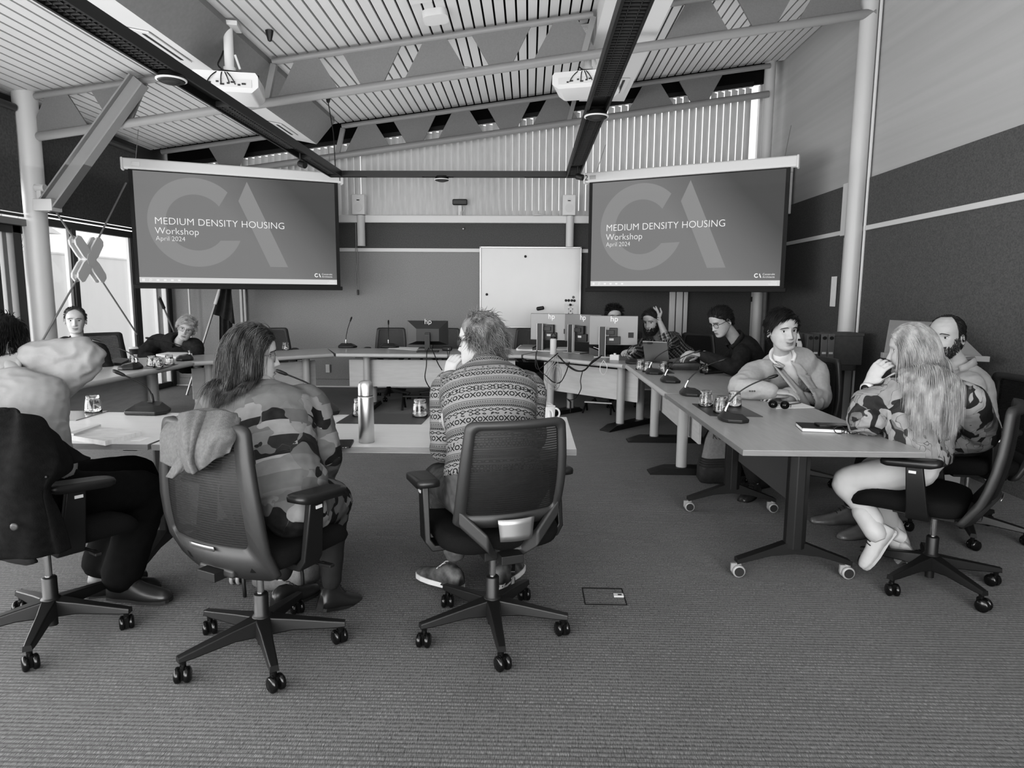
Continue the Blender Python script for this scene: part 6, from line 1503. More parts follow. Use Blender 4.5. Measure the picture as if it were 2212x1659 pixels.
def leafy(name, scale, stretch, cols, edge=40, ew=.03, distort=.25, rot=0.0, vgrad=None):
    m, nt, b, u, v, at = cloth_base(name, .75); L = nt.links.new
    tc = nt.nodes.new('ShaderNodeTexCoord'); nz = nt.nodes.new('ShaderNodeTexNoise'); nz.inputs['Scale'].default_value = 7; L(tc.outputs['Object'], nz.inputs['Vector'])
    mp = nt.nodes.new('ShaderNodeMapping'); mp.inputs['Scale'].default_value = stretch; mp.inputs['Rotation'].default_value = (rot, rot * .6, rot)
    ad = nt.nodes.new('ShaderNodeVectorMath'); ad.operation = 'MULTIPLY_ADD'; L(nz.outputs['Color'], ad.inputs[0]); ad.inputs[1].default_value = (distort,) * 3; L(tc.outputs['Object'], ad.inputs[2]); L(ad.outputs[0], mp.inputs['Vector'])
    vo = nt.nodes.new('ShaderNodeTexVoronoi'); vo.inputs['Scale'].default_value = scale; L(mp.outputs[0], vo.inputs['Vector'])
    sp = nt.nodes.new('ShaderNodeSeparateXYZ'); L(vo.outputs['Color'], sp.inputs[0]); rp = nt.nodes.new('ShaderNodeValToRGB'); rp.color_ramp.interpolation = 'CONSTANT'
    while len(rp.color_ramp.elements) < len(cols): rp.color_ramp.elements.new(.5)
    for i, c in enumerate(cols): rp.color_ramp.elements[i].position = i / len(cols); rp.color_ramp.elements[i].color = gcol(c)
    src = sp.outputs['X']
    if vgrad:
        X = N_(nt); src = X.m('ADD', src, X.m('MAXIMUM', X.m('MULTIPLY', X.m('SUBTRACT', v, vgrad[0]), vgrad[1]), -.08), None, True); src = X.m('MINIMUM', src, .999)
    L(src, rp.inputs['Fac'])
    ve = nt.nodes.new('ShaderNodeTexVoronoi'); ve.feature = 'DISTANCE_TO_EDGE'; ve.inputs['Scale'].default_value = scale; L(mp.outputs[0], ve.inputs['Vector'])
    X = N_(nt); e = X.lt(ve.outputs['Distance'], ew)
    n2 = nt.nodes.new('ShaderNodeTexNoise'); n2.inputs['Scale'].default_value = 26; L(tc.outputs['Object'], n2.inputs['Vector'])
    sh = mixv(nt, X.m('MULTIPLY', n2.outputs['Fac'], .45), rp.outputs['Color'], 70); L(mixv(nt, X.m('MULTIPLY', e, .75), sh, edge), b.inputs['Base Color'])
leafy('floral_cloth', 9.0, (1, 1, 1), [12, 152, 16, 34, 140, 14, 128, 92, 108, 98, 118, 104], 90, .003, .24, 0, (.02, 1.35))
leafy('leaf_cloth', 9.0, (2.7, 2.7, .55), [28, 150, 40, 160, 44, 156, 110, 142], 60, .016, .22, .6)
def plaid():
    m, nt, b, u, v, at = cloth_base('plaid_cloth'); X = N_(nt)
    a = X.lt(X.m('FRACT', X.m('DIVIDE', u, .034)), .45); c = X.lt(X.m('FRACT', X.m('DIVIDE', v, .034)), .45); l = X.lt(X.m('FRACT', X.m('ADD', X.m('DIVIDE', u, .034), .25)), .12)
    c1 = mixv(nt, a, 128, 66); c2 = mixv(nt, X.m('MULTIPLY', c, .7), c1, 40); c3 = mixv(nt, X.m('MULTIPLY', l, .8), c2, 165); nt.links.new(c3, b.inputs['Base Color'])
plaid()
M['cloth_black'] = mat('cloth_black', 15, .9, var=3, vscale=30, spec=.15); M['cloth_dark'] = mat('cloth_dark', 42, .9, var=6, vscale=30, spec=.2, bump=.1, bscale=200)
M['cloth_white'] = mat('cloth_white', 134, .8, var=3, vscale=20, bump=.05, bscale=300); M['cloth_pale'] = mat('cloth_pale', 190, .85, var=3, vscale=20)
M['cloth_suit'] = mat('cloth_suit', 160, .85, var=4, vscale=60, bump=.08, bscale=400); M['cloth_shirt'] = mat('cloth_shirt', 214, .8); M['cloth_grey'] = mat('cloth_grey', 148, .85, var=4, vscale=40)
M['denim'] = mat('denim', 78, .9, var=14, vscale=26, bump=.1, bscale=400); M['trouser_pale'] = mat('trouser_pale', 176, .8, var=3, vscale=15); M['trouser_dark'] = mat('trouser_dark', 30, .85, var=4, vscale=20)
M['boot'] = mat('boot_leather', 176, .5, var=10, vscale=12); M['shoe_tan'] = mat('shoe_leather', 96, .3, var=10, vscale=12); M['shoe_dark'] = mat('shoe_dark', 48, .3); M['sneaker'] = mat('sneaker', 66, .7, var=30, vscale=22)
def torso_segs(f, arms, k=1.0):
    s_ = []; pts = [f.spine(i / 6) for i in range(7)]; acc = 0; bk = tuple(f.back)
    for i in range(6):
        L = (pts[i + 1] - pts[i]).length; s_.append((tuple(pts[i]), tuple(pts[i + 1]), .16, acc, bk)); acc += L
    for (sh, el, wr) in arms:
        sh, el, wr = V(sh), V(el), V(wr); a = .84 * acc; rf = bk if abs((el - sh).normalized().dot(f.back)) < .9 else tuple(f.lat1)
        L1 = (el - sh).length; L2 = (wr - el).length
        # run the same way up as the trunk rows
        s_.append((tuple(el), tuple(sh), .06, a - L1, rf)); s_.append((tuple(wr), tuple(el), .05, a - L1 - L2, rf))
    return s_
def collar(name, matn, parent, f, r=.075, h=.045, gap=40, tilt=.35, front=None, flare=1.25):
    g = G(); up = (f.nek - f.spine(.9)).normalized(); fw = V(front or f.fwd); fw = (fw - up * fw.dot(up)).normalized(); rt = fw.cross(up); n = 28; c = f.nek - up * .005
    def fn(u, v):
        a = R(gap / 2) + (2 * pi - R(gap)) * u; rr = r * (.95 + .1 * v) if v < .6 else r * flare
        hh = h * (v / .6 if v < .6 else 1 - (v - .6) / .4 * .95); ff = cos(a); return c + (fw * ff + rt * sin(a)) * rr * (1 if v < .6 else 1 + .12 * (ff > .5)) + up * (hh - .02 * (ff > 0) * ff)
    g.grid(fn, n, 5); o = g.build(name, matn, parent, solid=.004); return put(o, parent)
# ------------------------------------------------------------------ the cast
A_ = atY
def hips(pel, lat, w_=.095): return V(pel) - V(lat) * w_, V(pel) + V(lat) * w_
# 1 --- man in the patterned sweater, seen from behind, chin on hand
f = Fig((-.13, 2.62, .585), A_(1052, 790, 2.92), A_(1043, 738, 2.98), A_(970, 846, 2.88), A_(1140, 842, 2.88), (-.75, .66, -.05), hips=(.93, .37, 0), bow=.09, size=.97, fat=1.14)
hd = Head(A_(1036, 738, 2.98), (-.95, .32, -.04), (.06, .05, 1), .98)
aL = (A_(967, 842, 2.88), A_(958, 970, 2.82), A_(966, 838, 3.0)); aR = (A_(1142, 840, 2.88), A_(1146, 955, 2.79), A_(992, 948, 2.82))
hL, hR = hips(f.pel, (.93, .37, 0)); kL, kR = V((-.42, 3.02, .55)), V((.06, 3.12, .55)); nL, nR = V((-.33, 2.96, .2)), V((-.12, 3.02, .2))
legs = [(hL, kL, nL), (hR, kR, nR)]
pS = person('curly grey haired man seen from behind in a patterned knitted sweater', f, hd, 'skin_light', [aL, aR], legs,
            [(A_(967, 826, 3.0), A_(977, 778, 3.0) - A_(967, 826, 3.0), (-.6, -.6, .1), -1, (35, 45, 35), 1.0), (A_(987, 950, 2.82), A_(973, 925, 2.74) - A_(987, 950, 2.82), (-.3, -.9, .2), 1, (12, 15, 12), .95)])
def b_(g):
    f.torso(g, .014, .1); [f.arm(g, *a, inf=.012, cut=.97, loose=.004) for a in (aL, aR)]
    limb(g, [f.spine(.9), f.nek + (f.nek - f.spine(.9)).normalized() * .035], [.082, .066], 3)
garment('sweater', 'fair_isle', pS, b_, .009, 5, .003, 8, [(V(aL[1]), .16, 2.0), (V(aR[1]), .14, 2.0)], torso_segs(f, [aL, aR]))
def b_(g): [f.leg(g, h, k, a, .008, .96) for h, k, a in legs]; f.torso(g, .006, 0, .3)
garment('jeans', 'denim', pS, b_, .011, 5, .005, 12, [(kL, .2, 1.5), (kR, .2, 1.5)])
put(shoe(pS, nL + V((-.02, .02, -.065)), (-.75, .55, 0), 'sneaker', .28, 'light_plastic', sneaker=True), pS); put(shoe(pS, nR + V((0, .0, -.065)), (.35, .8, 0), 'sneaker', .28, 'light_plastic', sneaker=True), pS)
put(hair(hd, pS, 'hair', 'hair_grey', std_line(.088, -.04, -.10, .075, -.02), 3400, lambda p, z: .058, lambda p, ph, z: (p.x * 4, -1.1, -.3), .010, .0013, 11, steps=11, curl=.5, lift=.14, grav=.22, skip=lambda ph, z: abs(ph) < R(66) and z < .1), pS)
put(glasses(hd, pS, 'charcoal'), pS); put(brows(hd, pS, 'hair_grey'), pS)
# 2 --- woman in the floral top
f = Fig((-.98, 2.50, .585), A_(572, 846, 2.80), A_(548, 770, 2.84), A_(470, 872, 2.74), A_(668, 872, 2.80), (.7, .7, 0), hips=(.92, -.38, 0), bow=.05, size=1.0, fat=1.08)
hd = Head(A_(547, 768, 2.84), (.93, .36, -.04), (-.03, .02, 1), 1.02)
aR = (A_(668, 874, 2.80), A_(700, 985, 2.78), A_(675, 1060, 3.0)); aL = (A_(474, 876, 2.74), A_(420, 985, 2.80), A_(560, 1040, 2.86))
hL, hR = hips(f.pel, (.92, -.38, 0)); kL, kR = A_(650, 1066, 3.0), A_(722, 1082, 2.84); nL, nR = V((-1.08, 2.78, .17)), A_(716, 1262, 2.80)
legs = [(hL, kL, nL), (hR, kR, nR)]
pW = person('woman with shoulder length brown hair and spectacles in a floral top', f, hd, 'skin_light', [aL, aR], legs, [(A_(675, 1060, 3.0), (-.4, .8, -.2), (.3, .2, .9), 1, (20, 25, 20), .9)])
def b_(g):
    f.torso(g, .016, 0, 1.0, lambda t, w_, d: (w_ + .05 * max(0, .35 - t), d + .05 * max(0, .35 - t))); [f.arm(g, *a, inf=.016, cut=.9, loose=.012) for a in (aL, aR)]
    f.leg(g, hR, hR.lerp(kR, .85), hR.lerp(kR, .92) - V((0, 0, .06)), .035); f.leg(g, hL, hL.lerp(kL, .85), hL.lerp(kL, .95) - V((0, 0, .05)), .04)
garment('blouse', 'floral_cloth', pW, b_, .010, 5, .005, 8, [(V(aR[1]), .18, 2.0), (hR, .2, 1.2)], torso_segs(f, [aL, aR])); BV = LAST_BVH
def b_(g): [f.leg(g, h, k, a, .0, .97) for h, k, a in legs]
garment('trousers', 'trouser_dark', pW, b_, .012, 5, .003)
put(shoe(pW, nR + V((.0, 0, -.02)), (.45, .75, -.25), 'shoe_dark', .25, up=(.1, .25, 1)), pW); put(shoe(pW, nL + V((0, 0, -.06)), (.5, .8, 0), 'shoe_dark', .25), pW)
caps = [(f.spine(.75), f.nek, .095), (f.nek, hd.W(V((0, -.02, -.06))), .06)]
put(hair(hd, pW, 'hair', 'hair_mid', std_line(.066, -.05, -.10, .05, .04), 6000, lambda p, z: .225 + .75 * max(0, z) - .02 * (abs(p) < R(70)), lambda p, ph, z: (p.x * 9, -.35 - 1.2 * (p.y > .05), -.2), .012, .0010, 21, bvh=BV, fb=f.back, steps=14, curl=.16, lift=.08, grav=.34), pW)
g_ = glasses(hd, pW, 'grey_plastic', True); put(g_, pW); put(brows(hd, pW, 'hair_brown'), pW)
# 3 --- blonde woman, seen from behind at the right table
f = Fig((1.92, 3.26, .585), A_(1992, 800, 3.34), A_(1968, 752, 3.4), A_(1890, 868, 3.36), A_(2088, 862, 3.22), (-.75, .66, 0), hips=(.50, .86, 0), bow=.05, size=.98, fat=1.0)
hd = Head(A_(1968, 757, 3.40), (-.80, .60, -.1), (.02, .06, 1), 1.03)
aL = (A_(1892, 872, 3.36), A_(1866, 916, 3.27), A_(1873, 842, 3.42)); aR = (A_(2090, 866, 3.22), A_(2120, 940, 3.35), A_(2010, 962, 3.5))
hL, hR = hips(f.pel, (.45, .89, 0)); kL, kR = A_(1826, 1040, 3.38), A_(1880, 1020, 3.62); nL, nR = A_(1898, 1138, 3.22), A_(1935, 1165, 3.42)
legs = [(hL, kL, nL), (hR, kR, nR)]
pB = person('woman with long blonde hair in a leaf patterned blouse and pale trousers', f, hd, 'skin_light', [aL, aR], legs, [(A_(1878, 824, 3.42), A_(1908, 782, 3.38) - A_(1878, 824, 3.42), (-.5, -.6, .5), -1, (40, 45, 35), .98)])
def b_(g): f.torso(g, .018, .04, 1.0, lambda t, w_, d: (w_ + .03 * max(0, .4 - t), d + .03 * max(0, .4 - t))); [f.arm(g, *a, inf=.016, cut=c, loose=.018) for a, c in ((aL, .62), (aR, .9))]
garment('blouse', 'leaf_cloth', pB, b_, .010, 5, .006, 9, [(V(aL[1]), .2, 1.8), (f.spine(.3), .3, .8)], torso_segs(f, [aL, aR])); BV = LAST_BVH
def b_(g): [f.leg(g, h, k, a, .006, .85) for h, k, a in legs]; f.torso(g, .008, 0, .2)
garment('trousers', 'trouser_pale', pB, b_, .011, 5, .0025, 9, [(hL, .22, 1.5)])
def boot(an, kn, toe, up):
    s_ = put(shoe(pB, an, toe, 'boot', .25, 'boot', up=up), pB); g = G(); d = (V(kn) - V(an)).normalized(); limb(g, [V(an) - d * .01, V(an) + d * .10], [.05, .054], 3); u = V(up); tt = V(toe); tt = (tt - u * tt.dot(u)).normalized()
    c = V(an) - u * .10 - tt * .035; g.tube([c, c - u * .05], [.034, .03], 14); o = g.build('shaft', 'boot', s_); o.data.transform(Matrix.Translation(-pB.location))
boot(nL + V((-.02, 0, -.02)), kL, (-.42, .12, -.88), (-.85, -.1, .45)); boot(nR + V((.02, 0, -.02)), kR, (.35, .5, -.75), (-.3, .55, .7))
caps = [(f.spine(.55), f.spine(.8), .135), (f.spine(.8), f.nek, .09), (f.spine(.2), f.spine(.55), .135)]
put(hair(hd, pB, 'hair', 'hair_blonde', std_line(.07, -.05, -.10, .055, .05), 5200, lambda p, z: (.40 + .9 * max(-.02, z)) * (.74 if abs(p) < R(60) else 1), lambda p, ph, z: (p.x * 3, -1.0 - 2.0 * (p.y > .03), -.1), .011, .0013, 31, bvh=BV, fb=f.back, steps=18, curl=.09, lift=.12, grav=.5), pB)
wp = A_(1873, 836, 3.415); g = G(); dr = (V(aL[2]) - V(aL[1])).normalized(); g.lathe([(.030, -.012), (.032, -.012), (.032, .012), (.030, .012), (.030, -.012)], c=wp - dr * .01, n=24, axis=dr); wo = tag(g.build('wristwatch', 'light_plastic'), 'pale wristwatch on the blonde woman raised wrist', 'watch'); q = dr.cross(V((0, 0, 1))).normalized(); g = G(); cc = wp - dr * .01 + V((-.6, -.6, .1)).normalized() * .031; g.lathe([(0, -.004), (.018, -.004), (.018, .005), (0, .006)], c=cc, n=20, axis=V((-.75, -.6, .1))); g.build('dial', 'black_gloss', wo)
# 4 --- man at the left edge, hands behind his head
f = Fig((-2.02, 2.60, .585), (-2.18, 2.72, 1.06), A_(-6, 742, 2.78), A_(-118, 862, 2.66), A_(80, 858, 2.80), (.5, .85, 0), hips=(.85, -.52, 0), bow=.03, size=1.05)
hd = Head(A_(-4, 742, 2.80), (.25, .95, -.05), (0, 0, 1), 1.04)
aR = (A_(72, 862, 2.80), A_(184, 770, 2.90), A_(36, 772, 2.78)); aL = (A_(-118, 862, 2.66), A_(-250, 780, 2.85), A_(-80, 785, 2.75))
hL, hR = hips(f.pel, (.85, -.52, 0)); kL, kR = V((-1.88, 3.10, .53)), A_(318, 1062, 2.92); nL, nR = V((-1.98, 2.92, .15)), A_(262, 1245, 2.86)
legs = [(hL, kL, nL), (hR, kR, nR)]
pM = person('man in a white shirt at the left edge holding his hands behind his head', f, hd, 'skin', [aL, aR], legs, [(A_(34, 774, 2.77), A_(-20, 792, 2.66) - A_(34, 774, 2.77), (.1, -.9, .3), 1, (10, 14, 12), 1.08), (A_(-70, 790, 2.74), A_(20, 800, 2.68) - A_(-70, 790, 2.74), (.1, -.9, .3), -1, (8, 10, 8), 1.05)])
def b_(g): f.torso(g, .012, .0); [f.arm(g, *a, inf=.012, cut=.74, loose=.020) for a in (aL, aR)]
garment('shirt', 'cloth_white', pM, b_, .009, 4, .007, 9, [(V(aR[1]), .24, 2.0), (V(aR[0]), .18, 1.5)])
def b_(g): [f.leg(g, h, k, a, .014, .97, flare=.028) for h, k, a in legs]; f.torso(g, .012, 0, .2)
garment('trousers', 'cloth_black', pM, b_, .012, 5, .004, 9, [(kR, .2, 1.4)])
put(shoe(pM, nR + V((0, 0, -.0)), (.93, -.1, 0), 'shoe_dark', .30), pM); put(shoe(pM, nL + V((0, 0, -.05)), (.8, .3, 0), 'shoe_dark', .30), pM)
put(hair(hd, pM, 'hair', 'hair_black', std_line(.06, -.04, -.10, .04), 2600, .04, lambda p, ph, z: (p.x * 3, -.6, -.5), .011, .0012, 41, steps=6, curl=.12, lift=.05, grav=.3), pM)
# 5 --- man in the pale suit jacket
f = Fig((2.0, 4.95, .585), A_(1690, 772, 4.72), A_(1690, 706, 4.66), A_(1758, 800, 4.78), A_(1628, 806, 4.70), (.05, -1, 0), hips=(-.45, .9, 0), bow=.05, size=1.06)
hd = Head(A_(1691, 714, 4.62), (.16, -1, -.04), (-.06, 0, 1), 1.14, jaw=1.04, smile=1.0, plump=1.03)
aL = (A_(1760, 802, 4.78), A_(1770, 862, 4.62), A_(1700, 854, 4.44)); aR = (A_(1628, 808, 4.70), A_(1598, 838, 4.50), A_(1666, 846, 4.40))
hL, hR = V((1.94, 4.85, .585)), V((2.0, 5.05, .585)); kL, kR = V((1.52, 4.78, .5)), V((1.62, 4.95, .5)); nL, nR = V((1.62, 4.66, .1)), V((1.74, 4.86, .1))
legs = [(hL, kL, nL), (hR, kR, nR)]
pJ = person('smiling dark haired man in a pale suit jacket leaning on the right table', f, hd, 'skin_light', [aL, aR], legs, [(A_(1668, 846, 4.40), (1, -.28, -.0), (.1, -.2, 1), 1, (14, 22, 16), 1.05), (A_(1702, 853, 4.42), (-1, -.12, .02), (-.1, -.3, 1), -1, (16, 24, 18), 1.05)])
fd = V((.02, -1, 0))
def b_(g): f.torso(g, .006, .1); limb(g, [f.spine(.92), f.nek.lerp(hd.W(V((0, -.02, -.06))), .15)], [.07, .062], 3)
sh_ = garment('shirt', 'cloth_shirt', pJ, b_, .011, 4, .002)
def b_(g): f.torso(g, .026, .0, 1.0, lambda t, w_, d: (w_ * (1.0 if t < .7 else 1.06), d)); [f.arm(g, *a, inf=.018, cut=.96, loose=.008) for a in (aL, aR)]
ax_ = (f.nek - f.spine(.35))
def vcut(p):
    t = (p - f.spine(.35)).dot(ax_) / ax_.length_squared; c = f.spine(.35) + ax_ * t; d_ = p - c; x = d_.dot(f.lat1); fr_ = -(d_.dot(f.back))
    return t > .24 and fr_ > 0 and abs(x - .008) < .004 + .046 * min(1, t) and t < 1.06 or (t > .98 and (p - f.nek).length < .072)
garment('jacket', 'cloth_suit', pJ, b_, .010, 5, .005, 7, [(V(aL[1]), .2, 2), (V(aR[1]), .2, 2)], None, vcut, .006)
JB = LAST_BVH
def lapel(s_):
    def S(t, x, o):
        c = f.spine(.35) + ax_ * t + f.lat1 * (s_ * x + .008); st = c - f.back * .5
        h = JB.ray_cast(st, f.back)[0]; h = h if h is not None else c - f.back * .12; return h - f.back * o
    rows = [(1.02, .036, .085), (.93, .040, .098), (.84, .040, .108), (.80, .039, .112), (.785, .038, .088), (.75, .037, .126), (.66, .034, .122), (.5, .026, .102), (.34, .010, .075), (.25, .004, .04), (.2, .0, .016)]
    g = G(); R_ = [[S(t, a + (b - a) * k / 4, .004 + .012 * sin(pi * k / 8)) for k in range(5)] for t, a, b in rows]; g.loft(R_, cap=False, close=False)
    return put(g.build('lapel', 'cloth_suit', pJ, solid=.007), pJ)
lapel(1); lapel(-1)
collar('collar', 'cloth_shirt', pJ, f, .07, .05, 50, .35, (.02, -1, -.2), 1.18)
g = G(); [g.cyl(A_(1620 + 5 * k, 845, 4.375), A_(1620 + 5 * k, 845, 4.366), .006, 8) for k in range(3)]; put(g.build('cuff_buttons', 'charcoal', pJ), pJ)
def b_(g): [f.leg(g, h, k, a, .006, .95) for h, k, a in legs]
garment('trousers', 'trouser_dark', pJ, b_, .014, 4, .003); put(shoe(pJ, nL + V((0, 0, -.01)), (-.6, -.75, 0), 'shoe_dark', .29), pJ); put(shoe(pJ, nR + V((0, 0, -.01)), (-.8, -.5, 0), 'shoe_dark', .29), pJ)
put(hair(hd, pJ, 'hair', 'hair_dark', std_line(.074, -.03, -.085, .05), 1700, lambda p, z: .06 if z > .05 else .02, lambda p, ph, z: (1.0 if z > .04 else p.x * 2, .25 if z > .04 else -.4, -.1 if z > .04 else -.8), .010, .0014, 51, steps=7, lift=.07, grav=.13), pJ); put(brows(hd, pJ, 'hair_dark', .0013), pJ)
# 6 --- bearded balding man behind the blonde woman
f = Fig((2.60, 3.95, .585), A_(2072, 794, 3.98), A_(2046, 728, 3.95), A_(2090, 838, 3.82), A_(2040, 812, 4.24), (-.9, -.35, 0), hips=(-.1, 1, 0), bow=.04, size=1.04)
hd = Head(A_(2044, 729, 3.96), (-.86, -.50, -.02), (.0, .03, 1), 1.06)
aL = (A_(2092, 840, 3.80), A_(2085, 945, 3.85), A_(1990, 950, 3.9)); aR = (A_(2036, 815, 4.26), A_(1985, 935, 4.2), A_(1950, 930, 4.0))
hL, hR = V((2.58, 3.87, .585)), V((2.60, 4.05, .585)); kL, kR = V((2.12, 3.90, .55)), V((2.14, 4.08, .55)); nL, nR = V((2.05, 3.88, .12)), V((2.02, 4.08, .12))
legs = [(hL, kL, nL), (hR, kR, nR)]
pK = person('bearded balding man in a light shirt behind the blonde woman', f, hd, 'skin', [aL, aR], legs)
def b_(g): f.torso(g, .016, .0); [f.arm(g, *a, inf=.014, cut=.9, loose=.01) for a in (aL, aR)]
garment('shirt', 'cloth_grey', pK, b_, .011, 5, .004, 8, [(V(aL[0]), .2, 1.2)]); collar('collar', 'cloth_grey', pK, f, .072, .045, 60, .35, (-.86, -.5, -.2))
def b_(g): [f.leg(g, h, k, a, .006, .95) for h, k, a in legs]
garment('trousers', 'trouser_dark', pK, b_, .013, 4, .003); put(shoe(pK, nL + V((0, 0, -.03)), (-.85, -.3, 0), 'shoe_tan', .30), pK); put(shoe(pK, nR + V((0, 0, -.03)), (-.95, .05, 0), 'shoe_tan', .30), pK)
def bald(ph):
    a = abs(ph)
    if a < R(60): return .112
    if a < R(84): return .112 - (.112 + .02) * (a - R(60)) / R(24)
    return -.03 - .055 * (a - R(84)) / R(96)
put(hair(hd, pK, 'hair', 'hair_dark', bald, 800, .014, lambda p, ph, z: (0, -.4, -.6), .004, .0015, 61, steps=3, lift=.3, grav=.2), pK); put(beard(hd, pK, 'hair_brown', 1000, .014), pK); put(brows(hd, pK, 'hair_dark', .0013), pK)
# 7 --- reading man in glasses
f = Fig((2.12, 6.2, .585), A_(1590, 735, 6.08), A_(1562, 694, 6.0), A_(1602, 768, 5.90), A_(1600, 752, 6.3), (-1, -.1, 0), hips=(0, 1, 0), bow=.08, size=1.03)
hd = Head(A_(1558, 694, 6.0), (-.84, -.34, -.42), (-.35, -.1, .92), 1.08)
aL = (A_(1602, 770, 5.88), A_(1588, 794, 5.78), A_(1516, 768, 5.92)); aR = (A_(1598, 754, 6.32), A_(1560, 796, 6.3), A_(1505, 768, 6.15))
pR = person('dark haired man in glasses looking down into a leather case', f, hd, 'skin', [aL, aR], [], [(A_(1518, 768, 5.92), (-1, .1, .25), (-.2, -.2, 1), -1, (25, 35, 25), 1.1), (A_(1507, 768, 6.14), (-1, -.3, .1), (-.2, -.3, 1), 1, (25, 35, 25), 1.1)])
def b_(g): f.torso(g, .016, .0); [f.arm(g, *a, inf=.014, cut=.93, loose=.006) for a in (aL, aR)]
garment('sweater', 'cloth_dark', pR, b_, .012, 5, .004, 9, [(V(aL[1]), .2, 1.6)]); collar('collar', 'cloth_dark', pR, f, .07, .05, 40, .35, (-.9, -.2, -.2))
put(hair(hd, pR, 'hair', 'hair_dark', std_line(.072, -.02, -.085, .05), 1100, lambda p, z: .05 if z > .05 else .02, lambda p, ph, z: (.1, -1, .1 if z > .05 else -.5), .006, .0016, 71, steps=5, curl=.15, lift=.22, grav=.06), pR); put(glasses(hd, pR, 'black_plastic'), pR); put(brows(hd, pR, 'hair_dark'), pR)
# 8 --- man in the checked shirt, hand on his head
f = Fig((1.86, 8.02, .585), A_(1424, 738, 7.88), A_(1408, 694, 7.74), A_(1452, 732, 7.95), A_(1392, 742, 7.84), (-.5, -.8, -.2), hips=(-.8, .4, 0), bow=.05, size=1.13, fat=1.1)
hd = Head(A_(1408, 694, 7.74), (-.62, -.74, -.22), (-.1, -.1, 1), 1.18)
aL = (A_(1454, 734, 7.9), A_(1444, 742, 7.62), A_(1424, 692, 7.66)); aR = (A_(1390, 745, 7.82), A_(1378, 762, 7.5), A_(1366, 757, 7.25))
pP = person('bearded man in a checked shirt with one hand on his head', f, hd, 'skin', [aL, aR], [], [(A_(1423, 688, 7.66), A_(1410, 664, 7.70) - A_(1423, 688, 7.66), (-.2, -1, .2), -1, (25, 35, 30), 1.05), (A_(1368, 757, 7.22), (-.8, -.5, 0), (0, 0, 1), 1, (20, 25, 20), 1.0)])
def b_(g): f.torso(g, .016, .0); [f.arm(g, *a, inf=.014, cut=c, loose=.01) for a, c in ((aL, .18), (aR, .9))]
garment('shirt', 'plaid_cloth', pP, b_, .012, 5, .004, 9, (), torso_segs(f, [aL, aR])); collar('collar', 'plaid_cloth', pP, f, .072, .045, 60, .35, (-.6, -.75, -.2))
put(hair(hd, pP, 'hair', 'hair_dark', std_line(.074, -.02, -.085, .05), 900, .035, lambda p, ph, z: (.5, -.5, .1 if z > .05 else -.5), .006, .0016, 81, steps=4, lift=.2, grav=.05), pP); put(beard(hd, pP, 'hair_dark', 1000, .022), pP); put(brows(hd, pP, 'hair_dark', .0013), pP)
# 9 --- man behind the silver monitors
f = Fig((1.03, 8.1, .585), A_(1326, 722, 7.98), A_(1326, 681, 7.92), A_(1356, 728, 7.98), A_(1296, 728, 7.98), (0, -1, 0), size=1.05)
hd = Head(A_(1326, 684, 7.90), (.04, -1, -.08), (.02, 0, 1), 1.12)
aL = (A_(1356, 730, 7.98), A_(1362, 770, 7.95), A_(1345, 775, 7.75)); aR = (A_(1296, 730, 7.98), A_(1290, 770, 7.95), A_(1308, 775, 7.75))
pN = person('dark haired man whose face shows above the silver monitors', f, hd, 'skin', [aL, aR])
def b_(g): f.torso(g, .016, .0); [f.arm(g, *a, inf=.014, cut=.9, loose=.006) for a in (aL, aR)]
garment('sweater', 'cloth_dark', pN, b_, .014, 5, .004)
put(hair(hd, pN, 'hair', 'hair_dark', std_line(.072, -.025, -.085, .052), 900, .04, lambda p, ph, z: (p.x * 6, .2, .2 if z > .05 else -.5), .006, .0016, 91, steps=5, curl=.4, lift=.35, grav=.03), pN); put(brows(hd, pN, 'hair_dark', .0013), pN)
# 10 --- smiling man by the left window
f = Fig((-4.62, 6.25, .585), A_(167, 744, 6.22), A_(162, 692, 6.2), A_(210, 756, 6.12), A_(128, 758, 6.42), (.55, -.83, 0), hips=(-.9, -.4, 0), size=1.06)
hd = Head(A_(163, 692, 6.2), (.50, -.86, -.04), (.02, 0, 1), 1.06, smile=.8)
aL = (A_(212, 758, 6.12), A_(232, 812, 6.1), A_(190, 812, 5.9)); aR = (A_(126, 760, 6.42), A_(112, 815, 6.4), A_(150, 812, 6.1))
pA = person('smiling man in a dark pullover sitting by the left window', f, hd, 'skin', [aL, aR])
def b_(g): f.torso(g, .016, .0); [f.arm(g, *a, inf=.014, cut=.95, loose=.008) for a in (aL, aR)]
garment('pullover', 'cloth_dark', pA, b_, .012, 5, .004, 9, [(V(aL[1]), .2, 1.5)]); collar('collar', 'cloth_dark', pA, f, .07, .055, 70, .35, (.5, -.86, -.2))
put(hair(hd, pA, 'hair', 'hair_brown', std_line(.096, -.02, -.085, .064), 900, .018, lambda p, ph, z: (.2, .3, .1 if z > .06 else -.6), .005, .0015, 101, steps=4, lift=.2, grav=.05), pA); put(brows(hd, pA, 'hair_brown', .0014), pA)
